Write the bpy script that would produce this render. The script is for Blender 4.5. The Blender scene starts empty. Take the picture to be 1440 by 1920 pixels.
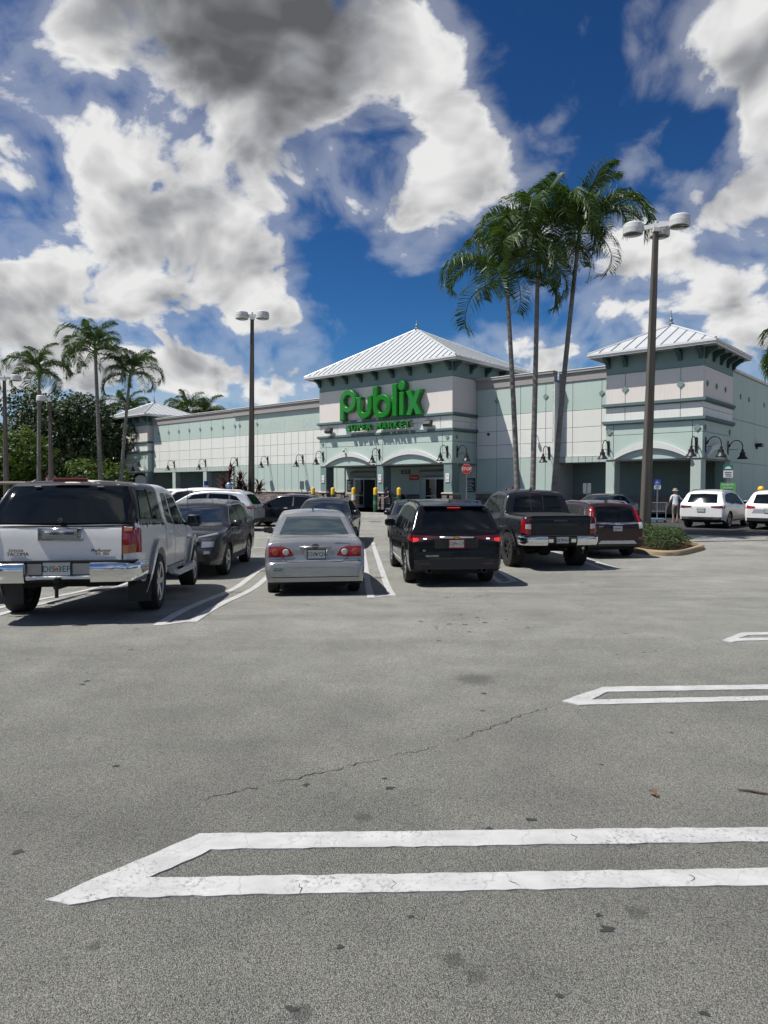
import bpy, bmesh, math, random
from mathutils import Vector, Matrix, noise as mnoise
from mathutils.bvhtree import BVHTree
R = math.radians
random.seed(7)
sc = bpy.context.scene
COL = sc.collection

# ------------------------------------------------------------------ camera
cam_d = bpy.data.cameras.new('camera')
cam = bpy.data.objects.new('camera', cam_d)
COL.objects.link(cam)
cam_d.sensor_fit = 'VERTICAL'
cam_d.sensor_height = 36.0
cam_d.lens = 36.0 * 1300.0 / 1920.0
cam_d.clip_start = 0.05
cam_d.clip_end = 4000.0
cam.location = (0, 0, 1.6)
cam.rotation_euler = (R(90) - math.atan(48.0 / 1300.0), 0, 0)
sc.camera = cam

# ------------------------------------------------------------------ exposure
sc.view_settings.view_transform = 'Standard'
sc.view_settings.look = 'None'
sc.view_settings.exposure = 0.22
sc.view_settings.gamma = 1.0
sc.view_settings.use_curve_mapping = False
sc.cycles.use_adaptive_sampling = True
sc.cycles.adaptive_threshold = 0.03
sc.cycles.max_bounces = 6
sc.cycles.diffuse_bounces = 1
sc.cycles.glossy_bounces = 3
sc.cycles.transparent_max_bounces = 6

# ------------------------------------------------------------------ sun
SUN = Vector((-0.54, -0.09, 1.0)).normalized()
sun_d = bpy.data.lights.new('sun', 'SUN')
sun_d.energy = 5.0
sun_d.angle = R(0.55)
sun_d.color = (1.0, 0.965, 0.91)
sun = bpy.data.objects.new('sun', sun_d)
COL.objects.link(sun)
sun.rotation_euler = SUN.to_track_quat('Z', 'Y').to_euler()
sun.location = (-20, 0, 60)

# ------------------------------------------------------------------ node helper
class NT:
    def __init__(self, tree):
        self.t = tree
    def n(self, typ, **kw):
        nd = self.t.nodes.new(typ)
        for k, v in kw.items():
            setattr(nd, k, v)
        return nd
    def set(self, sock, v):
        if v is None:
            return
        if hasattr(v, 'is_output') or isinstance(v, bpy.types.NodeSocket):
            self.t.links.new(v, sock)
        else:
            if hasattr(sock.default_value, '__len__') and not hasattr(v, '__len__'):
                v = [v] * len(sock.default_value)
            elif hasattr(v, '__len__') and len(v) == 3 and len(sock.default_value) == 4:
                v = list(v) + [1.0]
            sock.default_value = v
    def m(self, op, a, b=None, c=None, clamp=False):
        nd = self.n('ShaderNodeMath', operation=op, use_clamp=clamp)
        for i, v in enumerate((a, b, c)):
            self.set(nd.inputs[i], v)
        return nd.outputs[0]
    def vm(self, op, a, b=None, scale=None):
        nd = self.n('ShaderNodeVectorMath', operation=op)
        self.set(nd.inputs[0], a)
        if b is not None:
            self.set(nd.inputs[1], b)
        if scale is not None:
            self.set(nd.inputs['Scale'], scale)
        return nd.outputs['Value'] if op in ('LENGTH', 'DOT_PRODUCT', 'DISTANCE') else nd.outputs[0]
    def noise(self, vec, scale, detail=4, rough=0.5, dist=0.0, out='Fac', typ='FBM', lac=2.0):
        nd = self.n('ShaderNodeTexNoise', noise_type=typ)
        if vec is not None:
            self.set(nd.inputs['Vector'], vec)
        nd.inputs['Scale'].default_value = scale
        nd.inputs['Detail'].default_value = detail
        nd.inputs['Roughness'].default_value = rough
        nd.inputs['Distortion'].default_value = dist
        nd.inputs['Lacunarity'].default_value = lac
        return nd.outputs[out]
    def vor(self, vec, scale, feature='F1', out='Distance', rnd=1.0):
        nd = self.n('ShaderNodeTexVoronoi', feature=feature)
        if vec is not None:
            self.set(nd.inputs['Vector'], vec)
        nd.inputs['Scale'].default_value = scale
        nd.inputs['Randomness'].default_value = rnd
        return nd.outputs[out]
    def mr(self, v, a, b, c=0.0, d=1.0, smooth=False):
        nd = self.n('ShaderNodeMapRange', interpolation_type='SMOOTHSTEP' if smooth else 'LINEAR')
        self.set(nd.inputs[0], v)
        for i, q in enumerate((a, b, c, d)):
            self.set(nd.inputs[1 + i], q)
        return nd.outputs[0]
    def mix(self, f, a, b, mode='MIX'):
        nd = self.n('ShaderNodeMix', data_type='RGBA', blend_type=mode)
        self.set(nd.inputs[0], f)
        self.set(nd.inputs[6], a)
        self.set(nd.inputs[7], b)
        return nd.outputs[2]
    def xyz(self, v):
        nd = self.n('ShaderNodeSeparateXYZ')
        self.set(nd.inputs[0], v)
        return nd.outputs
    def comb(self, x, y, z):
        nd = self.n('ShaderNodeCombineXYZ')
        for i, q in enumerate((x, y, z)):
            self.set(nd.inputs[i], q)
        return nd.outputs[0]
    def pos(self):
        return self.n('ShaderNodeNewGeometry').outputs['Position']
    def obj(self):
        return self.n('ShaderNodeTexCoord').outputs['Object']

# ------------------------------------------------------------------ sky with broken cumulus
world = bpy.data.worlds.new('World')
sc.world = world
world.use_nodes = True
wt = world.node_tree
wt.nodes.clear()
W = NT(wt)
sky = W.n('ShaderNodeTexSky', sky_type='NISHITA')
sky.sun_disc = False
sky.sun_elevation = math.asin(SUN.z)
sky.sun_rotation = math.atan2(SUN.x, SUN.y)
sky.air_density = 1.0
sky.dust_density = 0.2
sky.ozone_density = 1.0
SKY_STRENGTH = 0.085
skyc = W.vm('SCALE', sky.outputs[0], scale=SKY_STRENGTH)
gm = W.n('ShaderNodeGamma')
W.set(gm.inputs[0], skyc)
gm.inputs[1].default_value = 1.5
skyc = W.vm('MULTIPLY', gm.outputs[0], (0.50, 1.06, 1.48))
dirv = W.n('ShaderNodeTexCoord').outputs['Generated']
dx, dy, dz = W.xyz(dirv)
skyc = W.mix(W.mr(dz, 0.0, 0.20, 0.9, 0.0, True), skyc, (0.36, 0.50, 0.70))      # pale air near the horizon
# cloud coordinates: directions, compressed toward the horizon
cz = W.m('ADD', W.m('MULTIPLY', dz, 0.55), 0.62)
cp = W.vm('DIVIDE', W.comb(dx, dy, W.m('MULTIPLY', dz, 1.25)), W.comb(cz, cz, cz))
warp = W.noise(cp, 3.0, 2, 0.5, out='Color')
wp = W.vm('ADD', cp, W.vm('SCALE', W.vm('SUBTRACT', warp, (0.5, 0.5, 0.5)), scale=0.22))
def billow(v2, det):
    """heaped-up lobes: inverted cellular noise in several octaves"""
    nd = W.n('ShaderNodeTexVoronoi', feature='F1')
    W.set(nd.inputs['Vector'], v2)
    nd.inputs['Scale'].default_value = 6.5
    nd.inputs['Detail'].default_value = det
    nd.inputs['Roughness'].default_value = 0.52
    nd.inputs['Lacunarity'].default_value = 2.3
    nd.normalize = True
    return nd.outputs['Distance']
def cloud_low(v2):
    b = W.m('MULTIPLY', W.m('SUBTRACT', W.noise(v2, 2.4, 2, 0.5), 0.5), 1.0)
    return W.m('MULTIPLY_ADD', W.m('SUBTRACT', 0.36, billow(v2, 2.0)), 2.1, b)
# cumulus heaps and clear gaps over the car park: (azimuth deg, elevation deg, half-width, half-height, amount, thickness)
HEAPS = [(-12.3, 32.0, 9.3, 4.3, 0.75, 0.85),
    (-17.4, 36.3, 16.5, 4.9, 0.50, 0.60),
    (-6.9, 30.6, 4.1, 2.9, 0.40, 0.60),
    (-10.7, 25.8, 6.5, 3.8, 0.45, 0.00),
    (-23.9, 30.3, 4.1, 2.0, 0.65, 0.00),
    (-26.8, 25.4, 4.9, 1.9, 0.65, -0.10),
    (-28.9, 22.4, 2.1, 1.4, 0.40, 0.00),
    (-16.5, 20.4, 7.4, 4.3, 0.62, -0.15),
    (-12.4, 16.2, 5.3, 4.5, 0.65, 0.12),
    (-21.9, 18.7, 3.4, 2.7, 0.35, -0.15),
    (-7.8, 13.2, 3.8, 1.5, 0.50, 0.10),
    (-21.6, 14.0, 5.1, 2.0, 0.45, 0.00),
    (-23.7, 22.6, 1.8, 1.5, 0.40, -0.10),
    (-26.5, 21.0, 1.4, 0.9, 0.35, 0.00),
    (0.9, 32.6, 3.3, 3.3, 0.60, 0.10),
    (5.2, 28.1, 3.0, 3.4, 0.60, 0.00),
    (7.7, 24.3, 3.5, 3.1, 0.60, 0.05),
    (3.0, 21.5, 6.0, 1.8, 0.50, 0.10),
    (-1.3, 27.0, 1.5, 1.2, -0.15, 0.00),
    (28.0, 29.7, 4.3, 3.6, 0.95, 0.00),
    (28.5, 24.3, 2.4, 3.5, 0.75, 0.00),
    (27.2, 20.0, 4.7, 2.2, 0.65, 0.00),
    (21.2, 16.6, 7.4, 2.7, 0.60, 0.05),
    (27.4, 13.4, 4.1, 3.0, 0.50, 0.25),
    (19.6, 23.2, 1.9, 1.1, 0.32, 0.00),
    (13.3, 10.2, 2.5, 1.7, 0.50, 0.00),
    (18.1, 13.5, 2.0, 0.8, 0.30, 0.00),
    (-28.1, 11.8, 4.1, 2.3, 0.55, 0.00),
    (-24.6, 8.8, 7.1, 2.2, 0.40, 0.25),
    (-13.7, 9.3, 7.6, 1.7, 0.40, 0.25),
    (-7.0, 8.7, 3.4, 1.1, 0.25, 0.20),
    (-28.0, 15.1, 2.2, 0.7, 0.35, 0.00),
    (16.0, 28.9, 6.9, 5.8, -0.50, 0.00),
    (-3.5, 18.5, 3.3, 4.1, -0.55, 0.00),
    (0.4, 15.0, 5.9, 2.9, -0.60, 0.00),
    (-19.9, 27.7, 1.3, 1.1, -0.25, 0.00),
    (-18.0, 22.2, 1.1, 1.0, -0.20, 0.00),
    (12.3, 32.0, 3.9, 4.3, -0.35, 0.00),
    (7.8, 15.7, 3.3, 3.3, -0.45, 0.00),
    (23.3, 25.0, 2.5, 2.2, -0.35, 0.00),
    (-27.3, 18.0, 1.8, 1.7, -0.20, 0.00),
    (12.0, 13.1, 3.3, 1.7, -0.30, 0.00)]
azim = W.m('MULTIPLY', W.m('ARCTAN2', dx, dy), 57.29578)
elev = W.m('MULTIPLY', W.m('ARCSINE', dz), 57.29578)
ae = W.comb(azim, elev, 0.0)
def ellip(az, el, ra, re):
    nd = W.n('ShaderNodeVectorMath', operation='MULTIPLY_ADD')
    W.set(nd.inputs[0], ae)
    nd.inputs[1].default_value = (1 / ra, 1 / re, 0)
    nd.inputs[2].default_value = (-az / ra, -el / re, 0)
    return W.m('POWER', 0.36788, W.vm('DOT_PRODUCT', nd.outputs[0], nd.outputs[0]))
cover = None
thick = None
for (az, el, ra, re, w, th) in HEAPS:
    g = ellip(az, el, ra, re)
    t = W.m('MULTIPLY', g, w * 0.85)
    cover = t if cover is None else W.m('ADD', cover, t)
    if th:
        t = W.m('MULTIPLY', g, th)
        thick = t if thick is None else W.m('ADD', thick, t)
low = W.mr(dz, 0.02, 0.34, 0.20, 0.0, True)          # more cloud is seen edge-on near the horizon
base = W.m('ADD', W.m('ADD', cover, low), -0.315)
lowf = cloud_low(wp)
damp = W.mr(cover, 0.25, 0.85, 1.0, 0.55)            # thick heaps have no holes
d0 = W.m('MULTIPLY_ADD', W.m('MULTIPLY_ADD', W.m('SUBTRACT', W.noise(wp, 9.0, 7, 0.62), 0.5), 1.30, lowf), damp, base)
so = Vector((-0.036, 0.0, 0.048))                    # a step toward the sun
d1 = cloud_low(W.vm('ADD', wp, tuple(so)))
alpha = W.mr(d0, -0.03, 0.24, 0.0, 1.0, True)
wisp = W.mr(d0, -0.42, 0.05, 0.0, 0.28, True)
relief = W.mr(W.m('SUBTRACT', d1, lowf), -0.42, 0.42, 1.0, 0.0)     # 1 = faces the sun
depth = W.mr(W.m('ADD', W.m('MULTIPLY', d0, 0.28), thick), 0.15, 1.0, 0.0, 1.0, True)
rim = W.mr(d0, 0.05, 0.42, 0.22, 0.0, True)
lit = W.m('SUBTRACT', W.m('ADD', rim, W.m('ADD', 0.42, W.m('MULTIPLY', relief, 0.68))), W.m('MULTIPLY', depth, 0.58))
lit = W.m('MAXIMUM', W.m('MINIMUM', lit, 1.0), 0.13)
ramp = W.n('ShaderNodeValToRGB')
W.set(ramp.inputs[0], lit)
cr = ramp.color_ramp
cr.elements[0].position = 0.0; cr.elements[0].color = (0.075, 0.078, 0.083, 1)
cr.elements[1].position = 1.0; cr.elements[1].color = (0.90, 0.90, 0.895, 1)
for p_, c_ in ((0.3, (0.185, 0.192, 0.205)), (0.55, (0.36, 0.372, 0.395)), (0.78, (0.65, 0.65, 0.655))):
    e_ = cr.elements.new(p_); e_.color = (*c_, 1)
cloudc = ramp.outputs[0]
full = W.mix(W.m('MAXIMUM', alpha, wisp), skyc, cloudc)
bg = W.n('ShaderNodeBackground')
W.set(bg.inputs[0], full)
bg.inputs[1].default_value = 0.78
wo = W.n('ShaderNodeOutputWorld')
wt.links.new(bg.outputs[0], wo.inputs[0])
world.cycles.sampling_method = 'NONE'

# ------------------------------------------------------------------ mesh helpers
def smoothstep(t):
    t = min(1.0, max(0.0, t))
    return t * t * (3 - 2 * t)
def gz(y):
    """height of the gently dished car park"""
    return -0.28 * smoothstep((y - 8) / 5.5) + 0.08 * smoothstep((y - 18) / 12)

class MB:
    def __init__(self):
        self.v = []; self.f = []; self.mi = []
    def add(self, verts, faces, mi=0):
        o = len(self.v)
        self.v.extend([tuple(p) for p in verts])
        self.f.extend([tuple(i + o for i in f) for f in faces])
        self.mi.extend([mi] * len(faces))
        return self
    def box(self, x0, x1, y0, y1, z0, z1, mi=0):
        v = [(x0, y0, z0), (x1, y0, z0), (x1, y1, z0), (x0, y1, z0), (x0, y0, z1), (x1, y0, z1), (x1, y1, z1), (x0, y1, z1)]
        f = [(0, 3, 2, 1), (4, 5, 6, 7), (0, 1, 5, 4), (1, 2, 6, 5), (2, 3, 7, 6), (3, 0, 4, 7)]
        return self.add(v, f, mi)
    def cbox(self, x0, x1, y0, y1, z0, z1, c=0.02, mi=0):
        """box with chamfered edges"""
        v = []; 
        for sx, X in ((-1, x0), (1, x1)):
            for sy, Y in ((-1, y0), (1, y1)):
                for sz, Z in ((-1, z0), (1, z1)):
                    v += [(X, Y - sy * c, Z - sz * c), (X - sx * c, Y, Z - sz * c), (X - sx * c, Y - sy * c, Z)]
        bm = bmesh.new()
        for p in v: bm.verts.new(p)
        bmesh.ops.convex_hull(bm, input=bm.verts)
        bm.verts.index_update()
        self.add([q.co[:] for q in bm.verts], [[q.index for q in f.verts] for f in bm.faces], mi)
        bm.free()
        return self
    def prism(self, poly, h0, h1, axis='z', mi=0):
        """polygon (list of 2d points, counter-clockwise) extruded along an axis"""
        n = len(poly)
        def P(a, b, h):
            return (a, b, h) if axis == 'z' else ((a, h, b) if axis == 'y' else (h, a, b))
        v = [P(a, b, h0) for a, b in poly] + [P(a, b, h1) for a, b in poly]
        f = [tuple(range(n))[::-1], tuple(range(n, 2 * n))]
        f += [(i, (i + 1) % n, n + (i + 1) % n, n + i) for i in range(n)]
        if axis == 'y':
            f = [q[::-1] for q in f]
        return self.add(v, f, mi)
    def tube(self, pts, rad, seg=8, mi=0, cap=True):
        pts = [Vector(p) for p in pts]
        if not hasattr(rad, '__len__'):
            rad = [rad] * len(pts)
        rings = []
        prev = None
        for i, p in enumerate(pts):
            d = (pts[min(i + 1, len(pts) - 1)] - pts[max(i - 1, 0)]).normalized()
            if prev is None:
                a = Vector((0, 0, 1)) if abs(d.z) < 0.9 else Vector((1, 0, 0))
                s = d.cross(a).normalized()
            else:
                s = (prev - d * prev.dot(d)).normalized()
            prev = s
            t = d.cross(s)
            rings.append([p + (s * math.cos(2 * math.pi * k / seg) + t * math.sin(2 * math.pi * k / seg)) * rad[i] for k in range(seg)])
        v = [q for r in rings for q in r]
        f = []
        for i in range(len(rings) - 1):
            for k in range(seg):
                f.append((i * seg + k, i * seg + (k + 1) % seg, (i + 1) * seg + (k + 1) % seg, (i + 1) * seg + k))
        if cap:
            f.append(tuple(range(seg))[::-1]); f.append(tuple(range((len(rings) - 1) * seg, len(rings) * seg)))
        return self.add(v, f, mi)
    def lathe(self, prof, seg=24, axis='z', center=(0, 0, 0), mi=0, closed=False, cap=True):
        """prof: list of (radius, height)"""
        v = []
        for r, h in prof:
            for k in range(seg):
                a = 2 * math.pi * k / seg
                c, s = r * math.cos(a), r * math.sin(a)
                p = (c, s, h) if axis == 'z' else ((s, h, c) if axis == 'y' else (h, c, s))
                v.append((p[0] + center[0], p[1] + center[1], p[2] + center[2]))
        f = []
        n = len(prof)
        for i in range(n if closed else n - 1):
            j = (i + 1) % n
            for k in range(seg):
                f.append((i * seg + k, i * seg + (k + 1) % seg, j * seg + (k + 1) % seg, j * seg + k))
        if not closed and cap:
            f.append(tuple(range(seg))[::-1]); f.append(tuple(range((n - 1) * seg, n * seg)))
        return self.add(v, f, mi)
    def mesh(self, name, mats, smooth=None):
        me = bpy.data.meshes.new(name)
        me.from_pydata(self.v, [], self.f)
        if not isinstance(mats, (list, tuple)):
            mats = [mats]
        for m_ in mats:
            me.materials.append(m_)
        if len(mats) > 1:
            me.polygons.foreach_set('material_index', self.mi)
        if smooth is not None:
            me.polygons.foreach_set('use_smooth', [True] * len(me.polygons))
            me.set_sharp_from_angle(angle=R(smooth))
        me.validate()
        me.update()
        return me
    def build(self, name, mats, parent=None, smooth=None, **tags):
        return link(name, self.mesh(name, mats, smooth), parent, **tags)

def link(name, me, parent=None, loc=None, rot=None, **tags):
    o = bpy.data.objects.new(name, me)
    COL.objects.link(o)
    if parent is not None:
        o.parent = parent
    if loc is not None:
        o.location = loc
    if rot is not None:
        o.rotation_euler = rot
    for k, v in tags.items():
        if v is not None:
            o[{'cat': 'category'}.get(k, k)] = v
    return o
def thing(name, loc, label, cat, rz=0.0, group=None, rot=None):
    o = bpy.data.objects.new(name, None)
    COL.objects.link(o)
    o.empty_display_size = 0.3
    o.location = loc
    o.rotation_euler = rot if rot is not None else (0, 0, rz)
    o['label'] = label; o['category'] = cat
    if group:
        o['group'] = group
    return o
def copy_tree(src, loc, rz=None, label=None, parent=None, rot=None):
    c = src.copy()
    COL.objects.link(c)
    c.parent = parent
    if loc is not None:
        c.location = loc
    if rz is not None:
        c.rotation_euler = (0, 0, rz)
    if rot is not None:
        c.rotation_euler = rot
    if label:
        c['label'] = label
    for ch in list(src.children):
        copy_tree(ch, None, None, None, c)
    return c
def text_mesh(body, size=1.0, extrude=0.0, bevel=0.0, align='CENTER', shear=0.0, space=1.0, offset=0.0, res=3):
    cu = bpy.data.curves.new('t', 'FONT')
    cu.body = body; cu.size = size; cu.extrude = extrude; cu.bevel_depth = bevel
    cu.align_x = align; cu.align_y = 'CENTER'; cu.shear = shear; cu.space_character = space; cu.offset = offset
    cu.resolution_u = res
    o = bpy.data.objects.new('t', cu)
    COL.objects.link(o)
    dg = bpy.context.evaluated_depsgraph_get()
    me = bpy.data.meshes.new_from_object(o.evaluated_get(dg))
    bpy.data.objects.remove(o)
    bpy.data.curves.remove(cu)
    return me
def text_obj(body, name, mat, parent, loc, rot, size, extrude=0.002, **kw):
    me = text_mesh(body, size, extrude, **kw)
    me.name = name
    me.materials.clear(); me.materials.append(mat)
    return link(name, me, parent, loc, rot)

# ------------------------------------------------------------------ materials
MATS = {}
def pmat(name, color, rough=0.6, metal=0.0, spec=0.5, coat=0.0, fn=None):
    """principled material; fn(nt, bsdf) may add procedural nodes"""
    if name in MATS:
        return MATS[name]
    m_ = bpy.data.materials.new(name)
    m_.use_nodes = True
    t = NT(m_.node_tree)
    b = m_.node_tree.nodes['Principled BSDF']
    t.set(b.inputs['Base Color'], color)
    b.inputs['Roughness'].default_value = rough
    b.inputs['Metallic'].default_value = metal
    b.inputs['Specular IOR Level'].default_value = spec
    b.inputs['Coat Weight'].default_value = coat
    b.inputs['Coat Roughness'].default_value = 0.03
    if fn:
        fn(t, b)
    MATS[name] = m_
    return m_
def bump(t, b, h, strength=0.3, dist=0.01):
    nd = t.n('ShaderNodeBump')
    nd.inputs['Strength'].default_value = strength
    nd.inputs['Distance'].default_value = dist
    t.set(nd.inputs['Height'], h)
    t.t.links.new(nd.outputs[0], b.inputs['Normal'])
def mottled(c, amt=0.12, scale=1.5, bscale=40, bstr=0.15, streak=0.0, grime=None):
    """colour with broad patches, fine grain and optional run-down streaks"""
    def fn(t, b):
        p = t.obj()
        n1 = t.noise(p, scale, 5, 0.6)
        n2 = t.noise(p, scale * 14, 3, 0.5)
        f = t.m('ADD', t.m('MULTIPLY', n1, 0.7), t.m('MULTIPLY', n2, 0.3))
        col = t.mix(f, [max(0, q * (1 - amt)) for q in c], [min(1, q * (1 + amt)) for q in c])
        if streak:
            x, y, z = t.xyz(p)
            sv = t.comb(t.m('MULTIPLY', x, 9.0), t.m('MULTIPLY', y, 9.0), t.m('MULTIPLY', z, 0.5))
            s = t.mr(t.noise(sv, 1.0, 4, 0.6), 0.52, 0.78, 0.0, streak, True)
            col = t.mix(s, col, grime or (0.16, 0.15, 0.13))
        t.set(b.inputs['Base Color'], col)
        if bstr:
            bump(t, b, t.noise(p, bscale, 4, 0.6), bstr, 0.01)
    return fn

# ------------------------------------------------------------------ ground
def asphalt_fn(base, agg=0.5):
    def fn(t, b):
        p = t.pos()
        broad = t.noise(p, 0.22, 3, 0.55)
        mid = t.noise(p, 1.7, 4, 0.6)
        blot = t.noise(p, 7.0, 2, 0.6)
        v = t.n('ShaderNodeTexVoronoi', feature='F1')
        t.set(v.inputs['Vector'], p); v.inputs['Scale'].default_value = 230.0
        v2 = t.n('ShaderNodeTexVoronoi', feature='F1')
        t.set(v2.inputs['Vector'], p); v2.inputs['Scale'].default_value = 110.0
        chip = t.xyz(v.outputs['Color'])[0]
        chip2 = t.xyz(v2.outputs['Color'])[1]
        # stones of different greys in a darker binder
        st = t.mr(chip, 0.0, 1.0, 0.55, 1.36)
        st = t.m('MULTIPLY', st, t.mr(v.outputs['Distance'], 0.30, 0.80, 1.10, 0.42, True))
        big = t.mr(chip2, 0.86, 1.0, 0.0, 0.6)
        st = t.m('ADD', st, t.m('MULTIPLY', big, t.mr(v2.outputs['Distance'], 0.2, 0.5, 1.0, 0.0, True)))
        col = t.mix(broad, [q * 0.74 for q in base], [q * 1.24 for q in base])
        col = t.mix(t.mr(mid, 0.25, 0.75, 0.0, 1.0), t.mix(1.0, col, (0.80, 0.80, 0.82), 'MULTIPLY'), t.mix(1.0, col, (1.14, 1.14, 1.12), 'MULTIPLY'))
        col = t.mix(1.0, col, t.comb(st, st, st), 'MULTIPLY')
        # polished wheel paths along the aisle and broad dirt drifts
        x, y, z = t.xyz(p)
        wv = t.noise(t.comb(t.m('MULTIPLY', x, 0.10), t.m('MULTIPLY', y, 0.55), 0.0), 1.0, 4, 0.6)
        col = t.mix(t.mr(wv, 0.46, 0.70, 0.0, 0.55, True), col, t.mix(1.0, col, (0.60, 0.60, 0.61), 'MULTIPLY'))
        # lighter with y: brightness of stones at grazing view, painted into the colour
        graze_lift = t.mr(t.m('ADD', y, t.m('MULTIPLY', t.m('SUBTRACT', t.noise(p, 0.3, 3, 0.6), 0.5), 5.0)), 3.2, 8.0, 0.90, 1.32, True)
        col = t.mix(1.0, col, t.comb(graze_lift, graze_lift, t.m('MULTIPLY', graze_lift, 0.985)), 'MULTIPLY')
        # worn-in dark oil blots
        oil = t.m('MULTIPLY', t.mr(blot, 0.62, 0.80, 0.0, 0.35, True), t.mr(t.noise(p, 0.5, 2, 0.5), 0.45, 0.7, 0.0, 1.0))
        col = t.mix(oil, col, (0.045, 0.045, 0.046))
        sp = t.n('ShaderNodeTexVoronoi', feature='F1')
        t.set(sp.inputs['Vector'], p); sp.inputs['Scale'].default_value = 1.9
        gum = t.m('MULTIPLY', t.mr(sp.outputs['Distance'], 0.025, 0.055, 1.0, 0.0, True), t.m('GREATER_THAN', t.xyz(sp.outputs['Color'])[2], 0.45))
        col = t.mix(t.m('MULTIPLY', gum, 0.72), col, (0.028, 0.028, 0.028))
        # a few old stains soaked into the surface by the near stall
        sm = None
        for (sx, sy, sr) in ((0.302, 2.21, .045), (0.235, 2.294, .05), (-1.007, 2.357, .035), (0.95, 2.55, .05), (1.1, 3.05, .05), (0.75, 5.7, .22), (-0.25, 2.05, .05), (-0.1, 3.3, .06)):
            nd = t.n('ShaderNodeVectorMath', operation='MULTIPLY_ADD')
            t.set(nd.inputs[0], p); nd.inputs[1].default_value = (1 / sr, 1 / sr, 0); nd.inputs[2].default_value = (-sx / sr, -sy / sr, 0)
            g_ = t.m('POWER', 0.36788, t.vm('DOT_PRODUCT', nd.outputs[0], nd.outputs[0]))
            sm = g_ if sm is None else t.m('ADD', sm, g_)
        sm = t.mr(t.m('ADD', sm, t.m('MULTIPLY', t.m('SUBTRACT', t.noise(p, 45.0, 3, 0.6), 0.5), 1.2)), 0.35, 0.9, 0.0, 0.55, True)
        col = t.mix(sm, col, (0.05, 0.049, 0.048))
        t.set(b.inputs['Base Color'], col)
        bump(t, b, t.m('MULTIPLY', v.outputs['Distance'], -1.0), 1.0, 0.006)
    return fn
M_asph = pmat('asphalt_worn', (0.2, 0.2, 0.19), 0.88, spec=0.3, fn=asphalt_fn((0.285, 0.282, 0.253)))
M_asph2 = pmat('asphalt_newer', (0.06, 0.06, 0.06), 0.85, spec=0.3, fn=asphalt_fn((0.055, 0.055, 0.057)))
M_conc = pmat('concrete', (0.42, 0.40, 0.36), 0.85, fn=mottled((0.40, 0.385, 0.345), 0.18, 0.8, 60, 0.2))
M_kerb = pmat('kerb_concrete', (0.4, 0.38, 0.33), 0.85, fn=mottled((0.42, 0.40, 0.35), 0.2, 2.0, 50, 0.25, 0.25))
def kerb_yellow(t, b):
    p = t.pos()
    f = t.mr(t.noise(p, 6.0, 5, 0.65), 0.36, 0.50, 0.0, 1.0, True)
    t.set(b.inputs['Base Color'], t.mix(f, (0.24, 0.22, 0.19), (0.31, 0.235, 0.13)))
    bump(t, b, t.noise(p, 60, 3, 0.6), 0.3, 0.01)
M_kyel = pmat('kerb_yellow', (0.6, 0.35, 0.05), 0.8, fn=kerb_yellow)
def paver_fn(t, b):
    nd = t.n('ShaderNodeTexBrick')
    t.set(nd.inputs['Vector'], t.vm('SCALE', t.pos(), scale=4.0))
    nd.inputs['Color1'].default_value = (0.20, 0.115, 0.085, 1); nd.inputs['Color2'].default_value = (0.27, 0.17, 0.13, 1)
    nd.inputs['Mortar'].default_value = (0.16, 0.13, 0.11, 1); nd.inputs['Mortar Size'].default_value = 0.012
    t.set(b.inputs['Base Color'], nd.outputs[0])
M_pave = pmat('walk_pavers', (0.25, 0.15, 0.11), 0.85, fn=paver_fn)

ys = [-30, -15, -5, 0, 2, 4, 6, 7] + [7.5 + 0.5 * i for i in range(50)] + [34, 40, 60, 100, 200, 500, 1500]
xs = [-1500, -400, -120, -60, -30, -15, -7, 0, 7, 15, 30, 60, 120, 400, 1500]
g = MB()
g.add([(x, y, gz(y)) for y in ys for x in xs],
      [(j * len(xs) + i, j * len(xs) + i + 1, (j + 1) * len(xs) + i + 1, (j + 1) * len(xs) + i) for j in range(len(ys) - 1) for i in range(len(xs) - 1)])
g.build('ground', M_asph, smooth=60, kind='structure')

def sheet(name, poly, mat, lift=0.004, kind='structure', parent=None, step=1.0):
    """flat polygon laid on the car park, cut into strips so that it follows the dish"""
    bm = bmesh.new()
    f = bm.faces.new([bm.verts.new((x, y, 0)) for x, y in poly])
    y0 = min(p[1] for p in poly); y1 = max(p[1] for p in poly)
    y = math.floor(y0 / 0.5) * 0.5 + 0.5
    while y < min(y1, 33):
        bmesh.ops.bisect_plane(bm, geom=bm.verts[:] + bm.edges[:] + bm.faces[:], plane_co=(0, y, 0), plane_no=(0, 1, 0))
        y += 0.5
    for v in bm.verts:
        v.co.z = gz(v.co.y) + lift
    bmesh.ops.recalc_face_normals(bm, faces=bm.faces)
    if sum(q.normal.z for q in bm.faces) < 0:
        bmesh.ops.reverse_faces(bm, faces=bm.faces)
    if mat.name == 'white_road_paint':                      # the paint has a real edge
        rim = [e for e in bm.edges if len(e.link_faces) == 1]
        ex = bmesh.ops.extrude_edge_only(bm, edges=rim)
        for v in ex['geom']:
            if isinstance(v, bmesh.types.BMVert):
                v.co.z -= lift + 0.003
    me = bpy.data.meshes.new(name)
    bm.to_mesh(me); bm.free()
    me.materials.append(mat)
    return link(name, me, parent, kind=kind)

# darker resurfaced lane by the store's right end
sheet('drive_lane', [(9.9, 27.2), (12.5, 25.6), (40, 25.0), (40, 6), (60, 6), (60, 44), (9, 41), (8.2, 33)][:3] + [(40, 40), (24.0, 33.5), (14.5, 40.5), (8.5, 45), (7.2, 36)], M_asph2, 0.004)

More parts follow.
